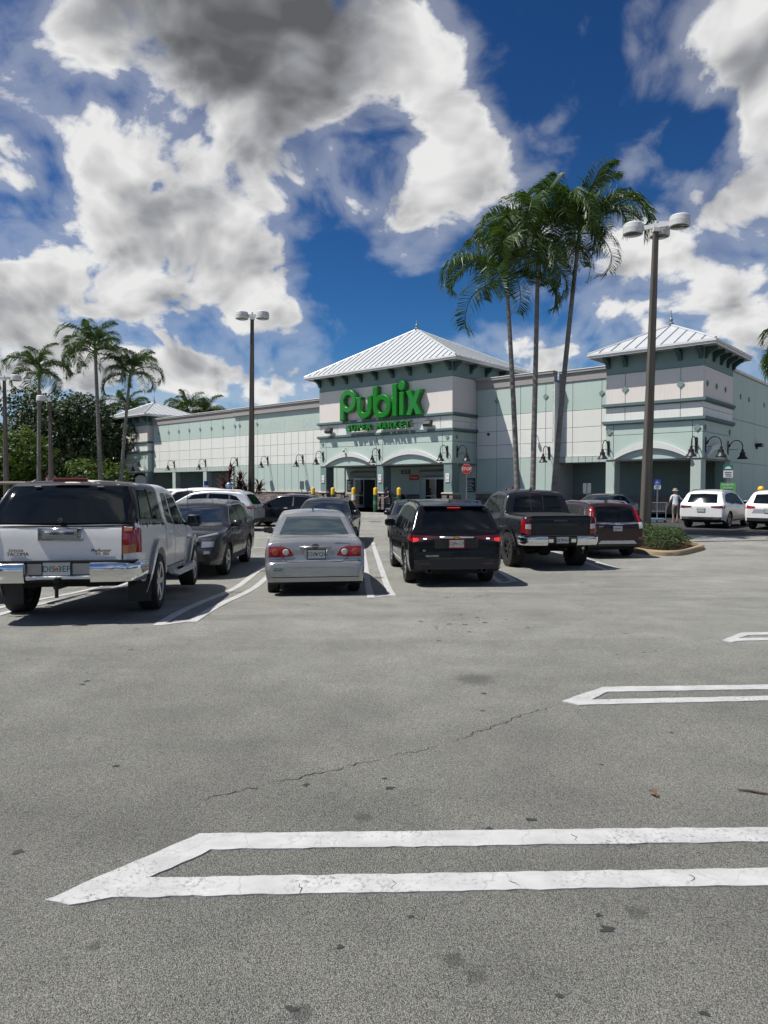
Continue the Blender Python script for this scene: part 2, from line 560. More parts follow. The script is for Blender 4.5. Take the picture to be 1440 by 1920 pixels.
# thick white thermoplastic paint, scuffed and cracked
def paint_fn(t, b):
    p = t.pos()
    n1 = t.noise(p, 5.0, 6, 0.65); n2 = t.noise(p, 60.0, 4, 0.6)
    col = t.mix(t.mr(n1, 0.3, 0.75, 0.0, 1.0), (0.38, 0.38, 0.37), (0.53, 0.53, 0.515))
    ck = t.vor(t.vm('ADD', p, t.vm('SCALE', t.noise(p, 6.0, 3, 0.6, out='Color'), scale=0.16)), 2.6, 'DISTANCE_TO_EDGE')
    cm = t.mr(ck, 0.0, 0.012, 1.0, 0.0, True)
    chips = t.m('MULTIPLY', t.mr(n2, 0.52, 0.64, 0.0, 0.85, True), t.mr(t.noise(p, 2.4, 4, 0.6), 0.44, 0.64, 0.0, 1.0))
    col = t.mix(t.m('MULTIPLY', cm, 0.32), col, (0.22, 0.21, 0.20))
    col = t.mix(chips, col, (0.16, 0.155, 0.15))
    scuff = t.mr(t.noise(t.vm('MULTIPLY', p, (3.0, 14.0, 1.0)), 1.0, 4, 0.6), 0.46, 0.72, 0.0, 0.55, True)
    col = t.mix(scuff, col, (0.36, 0.35, 0.34))
    t.set(b.inputs['Base Color'], col)
    bump(t, b, t.m('SUBTRACT', t.noise(p, 180, 3, 0.6), t.m('MULTIPLY', cm, 0.8)), 0.35, 0.004)
M_paint = pmat('white_road_paint', (0.8, 0.8, 0.78), 0.75, spec=0.4, fn=paint_fn)
def ragged(poly, amp=0.006, step=0.05, seed=0):
    rr = random.Random(seed); out = []
    for i in range(len(poly)):
        a = Vector(poly[i]); c = Vector(poly[(i + 1) % len(poly)])
        n = max(1, int((c - a).length / step)); d = (c - a)
        nn = Vector((-d.y, d.x)).normalized()
        for k in range(n):
            q = a + d * (k / n)
            w = (mnoise.noise(Vector((q.x * 9 + seed, q.y * 9, 3.3))) + 0.6 * rr.uniform(-1, 1)) * amp
            out.append(tuple(q + nn * w))
    return out
def hairpin(name, tip, tip2, ul, ul2, ur, ur2, ll, ll2, lr, lr2, ext, seed):
    """two stall lines joined by a slanted end; each stroke is one flat band"""
    def line(a, c, x):
        k = (x - a[0]) / (c[0] - a[0]); return (x, a[1] + (c[1] - a[1]) * k)
    outer = [tip, tip2, ll2, line(ll2, lr2, ext), line(ll, lr, ext), ll, ul2, line(ul2, ur2, ext), line(ul, ur, ext), ul]
    return sheet(name, ragged(outer, 0.006, 0.045, seed), M_paint, 0.007)
hairpin('parking_line', (-1.307, 2.618), (-1.199, 2.584), (-0.846, 3.131), (-0.762, 2.99), (1.798, 3.19), (1.726, 3.059), (-0.957, 2.771), (-1.056, 2.635), (1.606, 2.842), (1.537, 2.718), 4.6, 1)
hairpin('parking_line', (1.32, 5.096), (1.422, 5.009), (1.741, 5.466), (1.730, 5.330), (3.091, 5.525), (3.018, 5.400), (1.557, 5.135), (1.56, 5.02), (2.926, 5.227), (2.868, 5.112), 7.2, 2)
hairpin('parking_line', (3.507, 7.148), (3.56, 7.05), (3.901, 7.515), (3.91, 7.39), (4.207, 7.543), (4.2, 7.415), (3.723, 7.234), (3.70, 7.115), (4.059, 7.265), (3.989, 7.14), 9.6, 3)
def band(name, pts, w, seed=0, lift=0.005):
    """painted line along a polyline"""
    a, c = Vector(pts[0]), Vector(pts[1])
    d = (c - a).normalized(); nn = Vector((-d.y, d.x)) * w / 2
    return sheet(name, ragged([tuple(a + nn), tuple(a - nn), tuple(c - nn), tuple(c + nn)], 0.006, 0.12, seed), M_paint, lift)
def hairpin_y(x0, x1, y0, y1, lean, skew, seed):
    w = 0.12
    pa = [(x0, y0), (x0 + w, y0 + 0.02), (x0 + w + lean, y1), (x0 + lean, y1)]
    pb = [(x1 - w, y0 + skew), (x1, y0 + skew), (x1 + lean, y1), (x1 - w + lean, y1)]
    pc = [(x0 + w + 0.004, y0 + 0.03), (x1 - w - 0.004, y0 + skew), (x1 - w - 0.004, y0 + skew + w), (x0 + w + 0.004, y0 + 0.03 + w)]
    sheet('parking_line', ragged(pa, 0.006, 0.12, seed), M_paint, 0.007)
    sheet('parking_line', ragged(pb, 0.006, 0.12, seed + 1), M_paint, 0.007)
    sheet('parking_line', ragged(pc, 0.006, 0.12, seed + 2), M_paint, 0.007)
hairpin_y(-2.66, -2.20, 7.90, 16.3, -0.22, 0.22, 10)
hairpin_y(-0.26, 0.20, 10.75, 22.9, -0.52, 0.42, 13)
hairpin_y(2.22, 2.66, 13.4, 24.0, -0.30, 0.25, 16)
hairpin_y(4.95, 5.40, 15.5, 25.0, -0.30, 0.25, 19)
hairpin_y(-5.15, -4.70, 6.6, 15.2, -0.30, 0.25, 22)
for i, (a, c) in enumerate((((-9, 24.3), (-2.2, 24.9)), ((-2.4, 21.2), (-5.4, 21.0)), ((-8.5, 26.4), (-2.0, 27.0)))):
    band('parking_line', (a, c), 0.11, 40 + i)

# open cracks in the asphalt
def crack(pts, w0, seed, lift=0.003):
    rr = random.Random(seed)
    L = []
    for i in range(len(pts) - 1):
        a, c = Vector(pts[i]), Vector(pts[i + 1])
        n = max(2, int((c - a).length / 0.012)); d = c - a; nn = Vector((-d.y, d.x)).normalized()
        for k in range(n):
            q = a + d * k / n
            L.append(q + nn * (mnoise.noise(Vector((q.x * 7, q.y * 7, seed))) * 0.04 + mnoise.noise(Vector((q.x * 26, q.y * 26, seed))) * 0.03 + mnoise.noise(Vector((q.x * 70, q.y * 70, seed))) * 0.012))
    m = MB(); v = []; n = len(L)
    for i, q in enumerate(L):
        d = (L[min(i + 1, n - 1)] - L[max(i - 1, 0)]).normalized(); nn = Vector((-d.y, d.x))
        w = w0 * (0.25 + rr.random() * 0.9) * min(1, 4 * i / n + 0.1, 4 * (n - 1 - i) / n + 0.1)
        v += [(*(q + nn * w), gz(q.y) + lift), (*(q - nn * w), gz(q.y) + lift)]
    m.add(v, [(2 * i, 2 * i + 1, 2 * i + 3, 2 * i + 2) for i in range(n - 1)])
    m.build('asphalt_crack', M_crack, kind='structure')
M_crack = pmat('crack_dark', (0.035, 0.034, 0.032), 0.95, spec=0.1)  # flat dark strip drawn for each crack
crack([(1.30, 5.07), (0.80, 4.62), (0.365, 4.253)], 0.0035, 1)
crack([(-0.016, 4.041), (-0.28, 3.84), (-0.631, 3.674)], 0.003, 2)
crack([(0.365, 4.253), (0.15, 4.10), (-0.016, 4.041)], 0.0025, 3)
crack([(-0.631, 3.674), (-0.95, 3.45)], 0.003, 4)

# gum and tar blots trodden into the asphalt
M_blot = pmat('tar_blot', (0.03, 0.03, 0.03), 0.7, fn=mottled((0.032, 0.032, 0.033), 0.5, 30, 90, 0.3))
def blots(name, spots, mat):
    m = MB(); rr = random.Random(5)
    for (x, y, r) in spots:
        n = 24
        ring = []
        for k in range(n):
            a = 2 * math.pi * k / n
            q = r * (0.72 + 0.9 * mnoise.noise(Vector((math.cos(a) * 1.3 + x * 9, math.sin(a) * 1.3 + y * 9, 0))) + 0.25 * rr.random())
            ring.append((x + q * math.cos(a) * 1.25, y + q * math.sin(a), gz(y) + 0.0025))
        m.add([(x, y, gz(y) + 0.004)] + ring, [(0, 1 + k, 1 + (k + 1) % n) for k in range(n)])
    m.build(name, mat, kind='stuff', label='black gum and tar spots on the asphalt', smooth=60)
SP1 = [(0.805, 2.447, .022), (-0.285, 2.062, .017), (0.969, 2.049, .014), (0.03, 3.62, .02), (0.0, 3.74, .014), (0.70, 3.27, .02), (0.49, 3.18, .017), (-0.42, 3.66, .018), (1.25, 3.93, .012), (1.50, 3.12, .02), (0.55, 2.12, .01), (-0.15, 2.35, .012), (0.10, 2.52, .01), (-1.6, 2.98, .02), (0.8, 2.53, .012)]
rs = random.Random(11)
SP1 += [(rs.uniform(-5, 7), rs.uniform(3.3, 12), rs.uniform(.008, .022)) for _ in range(70)]
blots('tar_blots', SP1, M_blot)
# short breaks across the paint
for k_, (x_, y_) in enumerate(((0.02, 2.69), (0.52, 2.70), (0.85, 3.06), (-0.35, 2.66), (1.25, 2.73))):
    crack([(x_, y_), (x_ + 0.015, y_ + 0.03), (x_ - 0.005, y_ + 0.075)], 0.002, 30 + k_, 0.0085)

# oil drips in the bays and a long faint paving seam
ro = random.Random(21); OIL = []
for (bx_, by_) in ((4.2, 6.4), (0.9, 7.9), (-1.2, 9.6), (1.2, 11.2), (3.6, 13.4), (-3.4, 6.2), (6.0, 9.5)):
    for _ in range(9):
        OIL.append((bx_ + ro.gauss(0, 0.35), by_ + ro.gauss(0, 0.25), ro.uniform(0.006, 0.03)))
blots('oil_drips', OIL, M_blot)
crack([(-9.0, 6.4), (-5.0, 6.1), (-1.0, 5.75)], 0.0022, 51)
crack([(2.2, 8.9), (5.5, 8.6), (10.0, 8.7)], 0.003, 52)
crack([(5.5, 8.6), (5.9, 10.6), (5.7, 12.5)], 0.002, 53)

# ------------------------------------------------------------------ supermarket
# local frame: x along the front to the right, y into the building, z up from the pavement level
def wallpaint(name, c, streak=0.24):
    c = tuple(q * 0.93 for q in c)
    return pmat(name, c, 0.82, spec=0.3, fn=mottled(c, 0.06, 0.35, 45, 0.25, streak, tuple(q * 0.55 for q in c)))
M_mint = wallpaint('paint_mint', (0.505, 0.605, 0.54))
M_mint2 = wallpaint('paint_pale_mint', (0.50, 0.58, 0.52))
M_white = wallpaint('paint_white', (0.80, 0.80, 0.74))
M_pink = wallpaint('paint_pinkish_white', (0.78, 0.72, 0.66))
M_teal = wallpaint('paint_teal', (0.215, 0.30, 0.28))
M_coping = wallpaint('coping_grey', (0.36, 0.335, 0.315), 0.2)
M_trim = wallpaint('trim_white', (0.74, 0.73, 0.70))
M_backing = pmat('joint_backing', (0.22, 0.27, 0.255), 0.9)  # darker backing wall, seen in the open joints between panels
M_ledge = wallpaint('ledge_teal', (0.13, 0.19, 0.19))
M_dteal = pmat('bracket_teal', (0.035, 0.075, 0.072), 0.6, fn=mottled((0.035, 0.075, 0.072), 0.2, 4, 40, 0.1))
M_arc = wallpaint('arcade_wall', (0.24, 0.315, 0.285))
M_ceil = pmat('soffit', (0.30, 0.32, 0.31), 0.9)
def roof_fn(t, b):
    p = t.obj()
    col = t.mix(t.noise(p, 0.8, 5, 0.6), (0.48, 0.50, 0.50), (0.60, 0.61, 0.61))
    t.set(b.inputs['Base Color'], col)
M_roof = pmat('metal_roof', (0.75, 0.77, 0.78), 0.42, metal=0.15, fn=roof_fn)
M_seam = pmat('roof_seam', (0.30, 0.32, 0.33), 0.5, metal=0.2)
M_black = pmat('black_metal', (0.012, 0.012, 0.013), 0.45)
M_sign = pmat('sign_green', (0.010, 0.185, 0.012), 0.24, spec=0.5, coat=0.4)
M_signd = pmat('sign_green_side', (0.012, 0.17, 0.012), 0.35)
def stone_fn(t, b):
    rnd = t.n('ShaderNodeNewGeometry').outputs['Random Per Island']
    p = t.obj()
    col = t.mix(rnd, (0.22, 0.17, 0.145), (0.42, 0.34, 0.295))
    col = t.mix(t.mr(t.noise(p, 9, 5, 0.65), 0.3, 0.75), t.mix(1.0, col, (0.6, 0.6, 0.62), 'MULTIPLY'), col)
    t.set(b.inputs['Base Color'], col)
    bump(t, b, t.noise(p, 25, 5, 0.65), 0.8, 0.03)
M_stone = pmat('ledge_stone', (0.3, 0.24, 0.2), 0.9, fn=stone_fn)
M_cap = pmat('stone_cap', (0.55, 0.49, 0.43), 0.85, fn=mottled((0.55, 0.49, 0.43), 0.15, 3, 30, 0.3))
M_glassd = pmat('door_glass', (0.012, 0.016, 0.016), 0.05, spec=0.6)
M_alu = pmat('aluminium', (0.42, 0.44, 0.44), 0.4, metal=0.8)
M_dark = pmat('dark_interior', (0.012, 0.014, 0.014), 0.9)
M_signw = pmat('sign_white', (0.72, 0.72, 0.70), 0.5)
M_signr = pmat('sign_red', (0.52, 0.018, 0.022), 0.45)
M_signk = pmat('sign_black', (0.02, 0.021, 0.022), 0.5)
M_darkroof = pmat('flat_roof', (0.3, 0.3, 0.29), 0.9)

BX, BY, BZ = 4.84, 49.16, -0.2
BROT = math.atan2(-0.661, 0.750)
B = thing('supermarket', (BX, BY, BZ), 'long mint and white supermarket with three hip-roofed towers and green store sign', 'building', BROT)
CB, SB = math.cos(BROT), math.sin(BROT)
def bw(u, w, z=0.0):
    """local building point to world"""
    return (BX + CB * u - SB * w, BY + SB * u + CB * w, BZ + z)
PANELS = {}
def panel(x0, x1, y, z0, z1, mat, gap=0.014, t=0.05, name='wall_panel', axis='front'):
    """one render panel standing t proud of the backing wall, joints left open round it; meshes are shared by size"""
    w = round(x1 - x0 - 2 * gap, 3); h = round(z1 - z0 - 2 * gap, 3)
    key = (w, h, mat.name, t, axis)
    if key not in PANELS:
        m = MB()
        if axis == 'front':
            m.cbox(0, w, -t, 0.02, 0, h, 0.008)
        else:
            m.cbox(-0.02, t, 0, w, 0, h, 0.008)
        PANELS[key] = m.mesh(name, mat)
    loc = (x0 + gap, y, z0 + gap) if axis == 'front' else (y, x0 + gap, z0 + gap)
    return link(name, PANELS[key], B, loc)
def rows(xs_, y, zs_, mats, **kw):
    for j in range(len(zs_) - 1):
        for i in range(len(xs_) - 1):
            panel(xs_[i], xs_[i + 1], y, zs_[j], zs_[j + 1], mats[j] if isinstance(mats, list) else mats, **kw)
def lin(a, c, n):
    return [a + (c - a) * i / n for i in range(n + 1)]
def bbox_part(name, mat, *boxes, smooth=None):
    m = MB()
    for q in boxes:
        m.box(*q)
    return m.build(name, mat, B, smooth)

# main volume and flat roof
bbox_part('main_wall', M_backing, (-44.95, -13.62, 3.05, 6.0, 3.40, 9.05), (-29.6, -13.62, 3.051, 6.0, 0.0, 3.40), (-52.0, 16.5, 6.0, 48.0, 0.0, 8.9), (-13.62, 0.02, 3.1, 6.0, 0.0, 8.7), (0.0, 6.3, 3.05, 6.0, 0.0, 9.05), (6.3, 11.25, 3.75, 6.0, 3.40, 9.05))
bbox_part('flat_roof', M_darkroof, (-51.8, 16.3, 6.2, 47.8, 8.902, 8.95))
# parapet copings
def coping(x0, x1, y):
    m = MB()
    m.box(x0, x1, y - 0.06, y + 0.4, 8.88, 9.42)
    m.cbox(x0, x1, y - 0.16, y + 0.5, 9.424, 9.60, 0.03)
    m.build('parapet_coping', M_coping, B)
    MB().cbox(x0, x1, y - 0.19, y + 0.53, 9.604, 9.66, 0.015).build('metal_cap', M_trim, B)
coping(-44.95, -29.3, 3.0); coping(-29.29, -13.65, 2.85); coping(0.03, 6.3, 3.0); coping(6.31, 11.2, 3.7)
# left wing: mint band with diamonds, three courses of white, a mint foot
XL = [-44.95] + [-43.71 + 2.066 * i for i in range(8)]
XL[-1] = -29.28
for i in range(len(XL) - 1):
    panel(XL[i], XL[i + 1], 3.05, 6.90, 8.88, M_mint)
    for j, (a, c) in enumerate(((5.77, 6.90), (4.73, 5.77), (3.86, 4.73))):
        panel(XL[i], XL[i + 1], 3.05, a, c, M_white)
XR = [-29.28, -28.51, -27.5, -26.6, -25.69] + [-25.69 + 1.006 * i for i in range(1, 13)]
XR[-1] = -13.66
panel(-29.28, -28.51, 3.05, 6.90, 8.88, M_mint); panel(-28.51, -25.69, 3.05, 6.90, 8.88, M_mint2)
panel(-25.69, -13.66, 3.05, 6.90, 8.88, M_mint2)
for i in range(len(XR) - 1):
    for j, (a, c) in enumerate(((5.77, 6.90), (4.73, 5.77), (3.91, 4.73))):
        panel(XR[i], XR[i + 1], 3.05, a, c, M_white)
    panel(XR[i], XR[i + 1], 3.05, 1.36, 3.91, M_mint)
# faint letters of an old sign left in the band
text_obj('BAKERY  •  DELI', 'sign_ghost', pmat('paint_ghost', (0.455, 0.575, 0.525), 0.85), B, (-21.2, 2.993, 7.62), (R(90), 0, 0), 1.0, 0.003, space=1.25)
# diamonds
def diamonds(pts, y, r, axis='front'):
    for (x, z) in pts:
        m = MB()
        if axis == 'front':
            m.prism([(x - r, z), (x, z - r), (x + r, z), (x, z + r)], y - 0.05, y + 0.005, 'y')
        else:
            m.prism([(x - r, z), (x, z - r), (x + r, z), (x, z + r)], y - 0.005, y + 0.05, 'x')
        m.build('diamond_ornament', M_teal, B)
diamonds([(x, 7.95) for x in XL[1:]] + [(-28.51, 7.94), (-25.69, 7.92)], 3.0, 0.20)
# arcade in the left wing
m = MB()
for i in range(31):
    x = -44.9 + 15.3 * i / 31
    m.box(x, x + 15.3 / 31 - 0.03, 2.93, 3.04, 3.42, 3.84)
m.build('canopy_fascia', M_mint2, B)
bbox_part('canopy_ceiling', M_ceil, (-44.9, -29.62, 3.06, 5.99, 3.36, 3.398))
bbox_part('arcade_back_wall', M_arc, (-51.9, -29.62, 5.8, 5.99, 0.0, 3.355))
for x in (-40.6, -34.6, -29.9):
    m = MB(); m.cbox(x - 0.32, x + 0.32, 2.95, 3.6, 0.0, 3.41, 0.02)
    m.build('pillar', M_mint2, B)
# right wing
for i, (a, c) in enumerate(((0.03, 1.74), (1.74, 3.7), (3.7, 5.66), (5.66, 6.28))):
    panel(a, c, 3.05, 6.90, 8.88, M_mint)
    for z0, z1 in ((5.77, 6.90), (4.78, 5.77), (3.80, 4.78)):
        panel(a, c, 3.05, z0, z1, M_white)
    panel(a, c, 3.05, 1.36, 3.80, M_mint)
for i, (a, c) in enumerate(((6.33, 7.3), (7.3, 9.35), (9.35, 11.22))):
    panel(a, c, 3.75, 6.90, 8.88, M_mint)
    for z0, z1 in ((5.77, 6.90), (4.78, 5.77), (3.80, 4.78)):
        panel(a, c, 3.75, z0, z1, M_white)
diamonds([(1.74, 7.93), (5.66, 7.95)], 3.0, 0.2); diamonds([(9.35, 7.93)], 3.7, 0.2)
m = MB()
for i in range(10):
    x = 6.35 + 4.85 * i / 10
    m.box(x, x + 0.455, 3.63, 3.74, 3.42, 3.79)
m.build('canopy_fascia', M_mint2, B)
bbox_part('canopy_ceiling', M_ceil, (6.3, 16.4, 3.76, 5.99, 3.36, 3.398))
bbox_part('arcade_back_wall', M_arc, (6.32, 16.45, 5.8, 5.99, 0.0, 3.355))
bbox_part('arcade_wainscot', M_stone, (6.34, 16.43, 5.74, 5.798, 0.0, 1.2))
bbox_part('pilaster_return', M_white, (6.18, 6.32, 3.0, 3.8, 3.80, 8.88), (6.18, 6.32, 3.0, 5.8, 0.0, 3.79))
# long right side wall
rows(lin(5.75, 47.9, 14), 16.5, [0.0, 3.3, 6.0, 8.9], [M_mint, M_mint, M_mint], axis='side')
MB().cbox(16.3, 16.68, 5.7, 48.0, 8.92, 9.10, 0.02).build('metal_cap', M_trim, B)
diamonds([(8.2, 7.5), (10.2, 7.5), (14.2, 7.5), (16.2, 7.5)], 16.55, 0.17, 'side')
# stone foot of the walls
def stones(x0, x1, y, z0, z1, seed, depth=0.13):
    m = MB(); rr = random.Random(seed); z = z0
    while z < z1 - 0.06:
        h = min(rr.choice((0.14, 0.19, 0.24)), z1 - z)
        x = x0
        while x < x1 - 0.02:
            w = min(rr.uniform(0.25, 0.75), x1 - x)
            d = depth + rr.uniform(-0.03, 0.03)
            m.cbox(x + 0.008, x + w - 0.008, y - d, y + 0.02, z + 0.008, z + h - 0.008, 0.02 if min(w, h) > 0.06 else 0.004)
            x += w
        z += h
    m.build('stone_foot', M_stone, B, kind='stuff')
stones(-29.55, -13.66, 3.05, 0.0, 1.24, 1); stones(0.04, 6.25, 3.05, 0.0, 1.24, 2); stones(-13.6, -12.75, 3.1, 0.0, 1.24, 3); stones(-9.9, -5.4, 3.1, 0.0, 1.24, 4)
for a, c in ((-29.6, -13.66), (0.04, 6.3)):
    MB().cbox(a, c, 2.86, 3.07, 1.245, 1.36, 0.02).build('stone_cap', M_cap, B)

# ---- towers
def hip_roof(x0, x1, y0, y1, z0, zt, parent, nf, ns):
    """pyramid roof of standing-seam panels; every panel between two seams is a piece"""
    cx, cy = (x0 + x1) / 2, (y0 + y1) / 2
    apex = Vector((cx, cy, zt))
    core = MB()
    e = 0.03
    core.add([(x0, y0, z0 - e), (x1, y0, z0 - e), (x1, y1, z0 - e), (x0, y1, z0 - e), (cx, cy, zt - e)], [(0, 1, 4), (1, 2, 4), (2, 3, 4), (3, 0, 4), (3, 2, 1, 0)])
    r = core.build('roof', M_seam, parent)
    for (a, c, n) in (((x0, y0), (x1, y0), nf), ((x1, y0), (x1, y1), ns), ((x1, y1), (x0, y1), nf), ((x0, y1), (x0, y0), ns)):
        A = Vector((*a, z0)); D = Vector((*c, z0)); mid = (A + D) / 2
        up = apex - mid; nrm = (D - A).cross(up).normalized()
        L = (D - A).length; ex = (D - A) / L
        seams = MB()
        for i in range(n):
            s0, s1 = i / n, (i + 1) / n
            g0, g1 = s0 + 0.022 / L, s1 - 0.022 / L
            H = lambda s: min(s, 1 - s) * 2
            pts = [(g0, 0), (g1, 0), (g1, H(g1) - 0.004)]
            if g0 < 0.5 < g1:
                pts.append((0.5, 0.995))
            pts.append((g0, H(g0) - 0.004))
            P = [A + ex * (s * L) + up * max(0.0, h) for s, h in pts]
            k = len(P)
            MB().add([q for q in P] + [q + nrm * 0.012 for q in P], [tuple(range(k, 2 * k)), tuple(range(k))[::-1]] + [(j, (j + 1) % k, k + (j + 1) % k, k + j) for j in range(k)]).build('roof_panel', M_roof, r)
            if i > 0:
                p0 = A + ex * (s0 * L); p1 = A + ex * (s0 * L) + up * H(s0)
                q = ex * 0.02
                seams.add([p0 - q, p0 + q, p1 + q, p1 - q, p0 - q + nrm * 0.06, p0 + q + nrm * 0.06, p1 + q + nrm * 0.06, p1 - q + nrm * 0.06], [(4, 5, 6, 7), (0, 1, 5, 4), (1, 2, 6, 5), (2, 3, 7, 6), (3, 0, 4, 7)])
        seams.build('roof_seam', M_seam, r)
    for (a, b_) in ((x0, y0), (x1, y0), (x1, y1), (x0, y1)):
        MB().tube([(a, b_, z0 + 0.02), (cx, cy, zt + 0.03)], 0.075, 6).build('hip_cap', M_roof, r)
    MB().lathe([(0.16, 0), (0.17, 0.12), (0.09, 0.2), (0.12, 0.36), (0.075, 0.42), (0.05, 0.5), (0.012, 0.92)], 10, center=(cx, cy, zt)).build('finial', pmat('finial_zinc', (0.2, 0.24, 0.25), 0.5, metal=0.5), r, 40)
    return r
def eave(x0, x1, y0, y1, z, o):
    m = MB()
    m.box(x0 - o, x1 + o, y0 - o, y1 + o, z, z + 0.05)
    m.build('soffit', M_ceil, B)
    g = MB()
    for k in range(2):
        d = o + 0.05 * k; zz = z - 0.02 + 0.13 * k; hh = 0.125
        for (a, c, e, f) in ((x0 - d, x1 + d, y0 - d - 0.06, y0 - d), (x0 - d, x1 + d, y1 + d, y1 + d + 0.06), (x0 - d - 0.06, x0 - d, y0 - d - 0.06, y1 + d + 0.06), (x1 + d, x1 + d + 0.06, y0 - d - 0.06, y1 + d + 0.06)):
            g.box(a, c, e, f, zz, zz + hh)
    g.build('gutter', M_trim, B)
def bracket(x, y, z, ax):
    m = MB(); o = 0.62
    prof = [(0, 0), (0, -0.62), (-0.12, -0.62), (-0.2, -0.42), (-0.42, -0.26), (-o, -0.18), (-o, 0)]
    if ax == 'f':
        m.prism([(y + p, z + q) for p, q in prof][::-1], x - 0.11, x + 0.11, 'x')
    else:
        m.prism([(y - p, z + q) for p, q in prof], x - 0.11, x + 0.11, 'y')
    m.build('eave_bracket', M_dteal, B)
def ledge(x0, x1, y0, y1, z, d=0.16, h=0.16):
    m = MB()
    m.box(x0 - d, x1 + d, y0 - d, y0 + 0.02, z, z + h)
    m.box(x1 - 0.02, x1 + d, y0 + 0.021, y1, z, z + h)
    m.box(x0 - d, x0 + 0.02, y0 + 0.021, y1, z, z + h)
    m.box(x0 - d * 0.55, x1 + d * 0.55, y0 - d * 0.55, y0 + 0.02, z - 0.07, z - 0.003)
    m.box(x1 - 0.02, x1 + d * 0.55, y0 + 0.021, y1, z - 0.07, z - 0.003)
    m.build('ledge', M_ledge, B)
def arch(x0, x1, y, z0, h, band_=0.34, d=0.16, axis='front', inner=True):
    """segmental arch moulding with the mint tympanum under it"""
    n = 20; pts_o = []; pts_i = []
    for i in range(n + 1):
        t = i / n; x = x0 + (x1 - x0) * t
        s = 1 - (2 * t - 1) ** 2
        pts_o.append((x, z0 + 0.10 + h * s))
    for i in range(n + 1):
        t = i / n; x = x0 + 0.12 + (x1 - x0 - 0.24) * t
        s = 1 - (2 * t - 1) ** 2
        pts_i.append((x, z0 + max(0.0, (h + 0.10 - band_) * s)))
    m = MB()
    for i in range(n):
        q = [pts_i[i], pts_i[i + 1], pts_o[i + 1], pts_o[i]]
        if axis == 'front':
            m.prism(q, y - d, y + 0.02, 'y')
        else:
            m.prism(q, y - 0.02, y + d, 'x')
    m.build('arch_moulding', M_trim, B, 30)
def tower(x0, x1, y0, y1, zb, z_l1, z_l2, z_p, z_t, zt, o, xs_w, xs_low, xs_pink, nf, ns, brf, brs):
    """solid upper storey: mint, white course between two ledges, pinkish, teal frieze, eaves and roof"""
    MB().box(x0 + 0.05, x1 - 0.05, y0 + 0.05, y1 - 0.05, zb, z_t + 0.2).build('tower_wall', M_backing, B)
    zm = (z_l1 + zb) / 2 + 0.35
    rows(xs_low, y0 + 0.05, [zb, zm, z_l1], M_mint, name='wall_panel')
    rows([y0 + 0.05, y1 - 0.05], x1 - 0.05, [zb, zm, z_l1], M_mint, axis='side')
    rows(xs_w, y0 + 0.05, [z_l1, (z_l1 + z_l2) / 2 + 0.05, z_l2], M_white)
    rows(lin(y0 + 0.05, y1 - 0.05, max(2, int((y1 - y0) / 1.9))), x1 - 0.05, [z_l1, (z_l1 + z_l2) / 2 + 0.05, z_l2], M_white, axis='side')
    rows(xs_pink, y0 + 0.05, [z_l2, z_p], M_pink)
    rows([y0 + 0.05, y1 - 0.05], x1 - 0.05, [z_l2, z_p], M_pink, axis='side')
    rows([x0, x1], y0 + 0.05, [z_p, z_t + 0.2], M_teal)
    rows([y0 + 0.05, y1 - 0.05], x1 - 0.05, [z_p, z_t + 0.2], M_teal, axis='side')
    ledge(x0, x1, y0, y1, z_l1 - 0.08); ledge(x0, x1, y0, y1, z_l2 - 0.08)
    eave(x0, x1, y0, y1, z_t, o)
    for q in brf:
        bracket(q, y0 - 0.005, z_t - 0.005, 'f')
    for q in brs:
        bracket(q, x1 + 0.005, z_t - 0.005, 's')
    return hip_roof(x0 - o - 0.08, x1 + o + 0.08, y0 - o - 0.08, y1 + o + 0.08, z_t + 0.23, zt, B, nf, ns)

# centre tower over the entrance
tower(-13.65, 0.0, 0.0, 8.9, 3.45, 5.86, 6.97, 9.60, 10.62, 14.55, 0.8,
      lin(-13.65, 0.0, 13), [-13.65, -12.85, -7.23, -6.59, -0.89, 0.0], [-13.65, 0.0], 27, 17,
      [-13.5, -12.0, -10.4, -8.8, -7.2, -5.5, -3.8, -2.0, -0.2], [0.15, 2.2, 4.2, 6.2, 8.2])
arch(-13.0, -7.45, 0.0, 3.47, 0.95); arch(-6.75, -0.95, 0.0, 3.47, 0.95)
diamonds([(-13.25, 5.32), (-0.45, 5.32)], 0.0, 0.17); diamonds([(0.5, 5.32)], 0.0, 0.17, 'side')
MB().box(-13.6, -0.05, 0.06, 3.05, 3.38, 3.447).build('portico_ceiling', M_ceil, B)
def pillar(x0, x1, y0, y1, zt_, mat, base=True):
    MB().cbox(x0, x1, y0, y1, 1.36 if base else 0.0, zt_, 0.02).build('pillar', mat, B)
    if base:
        m = MB(); rr = random.Random(int(x0 * 10)); z = 0.0
        while z < 1.2:
            h = min(0.2, 1.24 - z); k = 0.03 * rr.random()
            m.cbox(x0 - 0.10 - k, (x0 + x1) / 2 + rr.uniform(-.15, .15), y0 - 0.10, y1 + 0.10, z + 0.006, z + h - 0.006, 0.02)
            m.cbox((x0 + x1) / 2 + 0.17, x1 + 0.10 + k, y0 - 0.095, y1 + 0.095, z + 0.006, z + h - 0.006, 0.02)
            z += h
        m.build('pillar_stone', M_stone, B)
        MB().cbox(x0 - 0.15, x1 + 0.15, y0 - 0.15, y1 + 0.15, 1.245, 1.358, 0.03).build('stone_cap', M_cap, B)
for x0, x1 in ((-13.6, -12.9), (-7.25, -6.55), (-0.8, -0.05)):
    pillar(x0, x1, 0.05, 0.95, 3.375, M_teal)
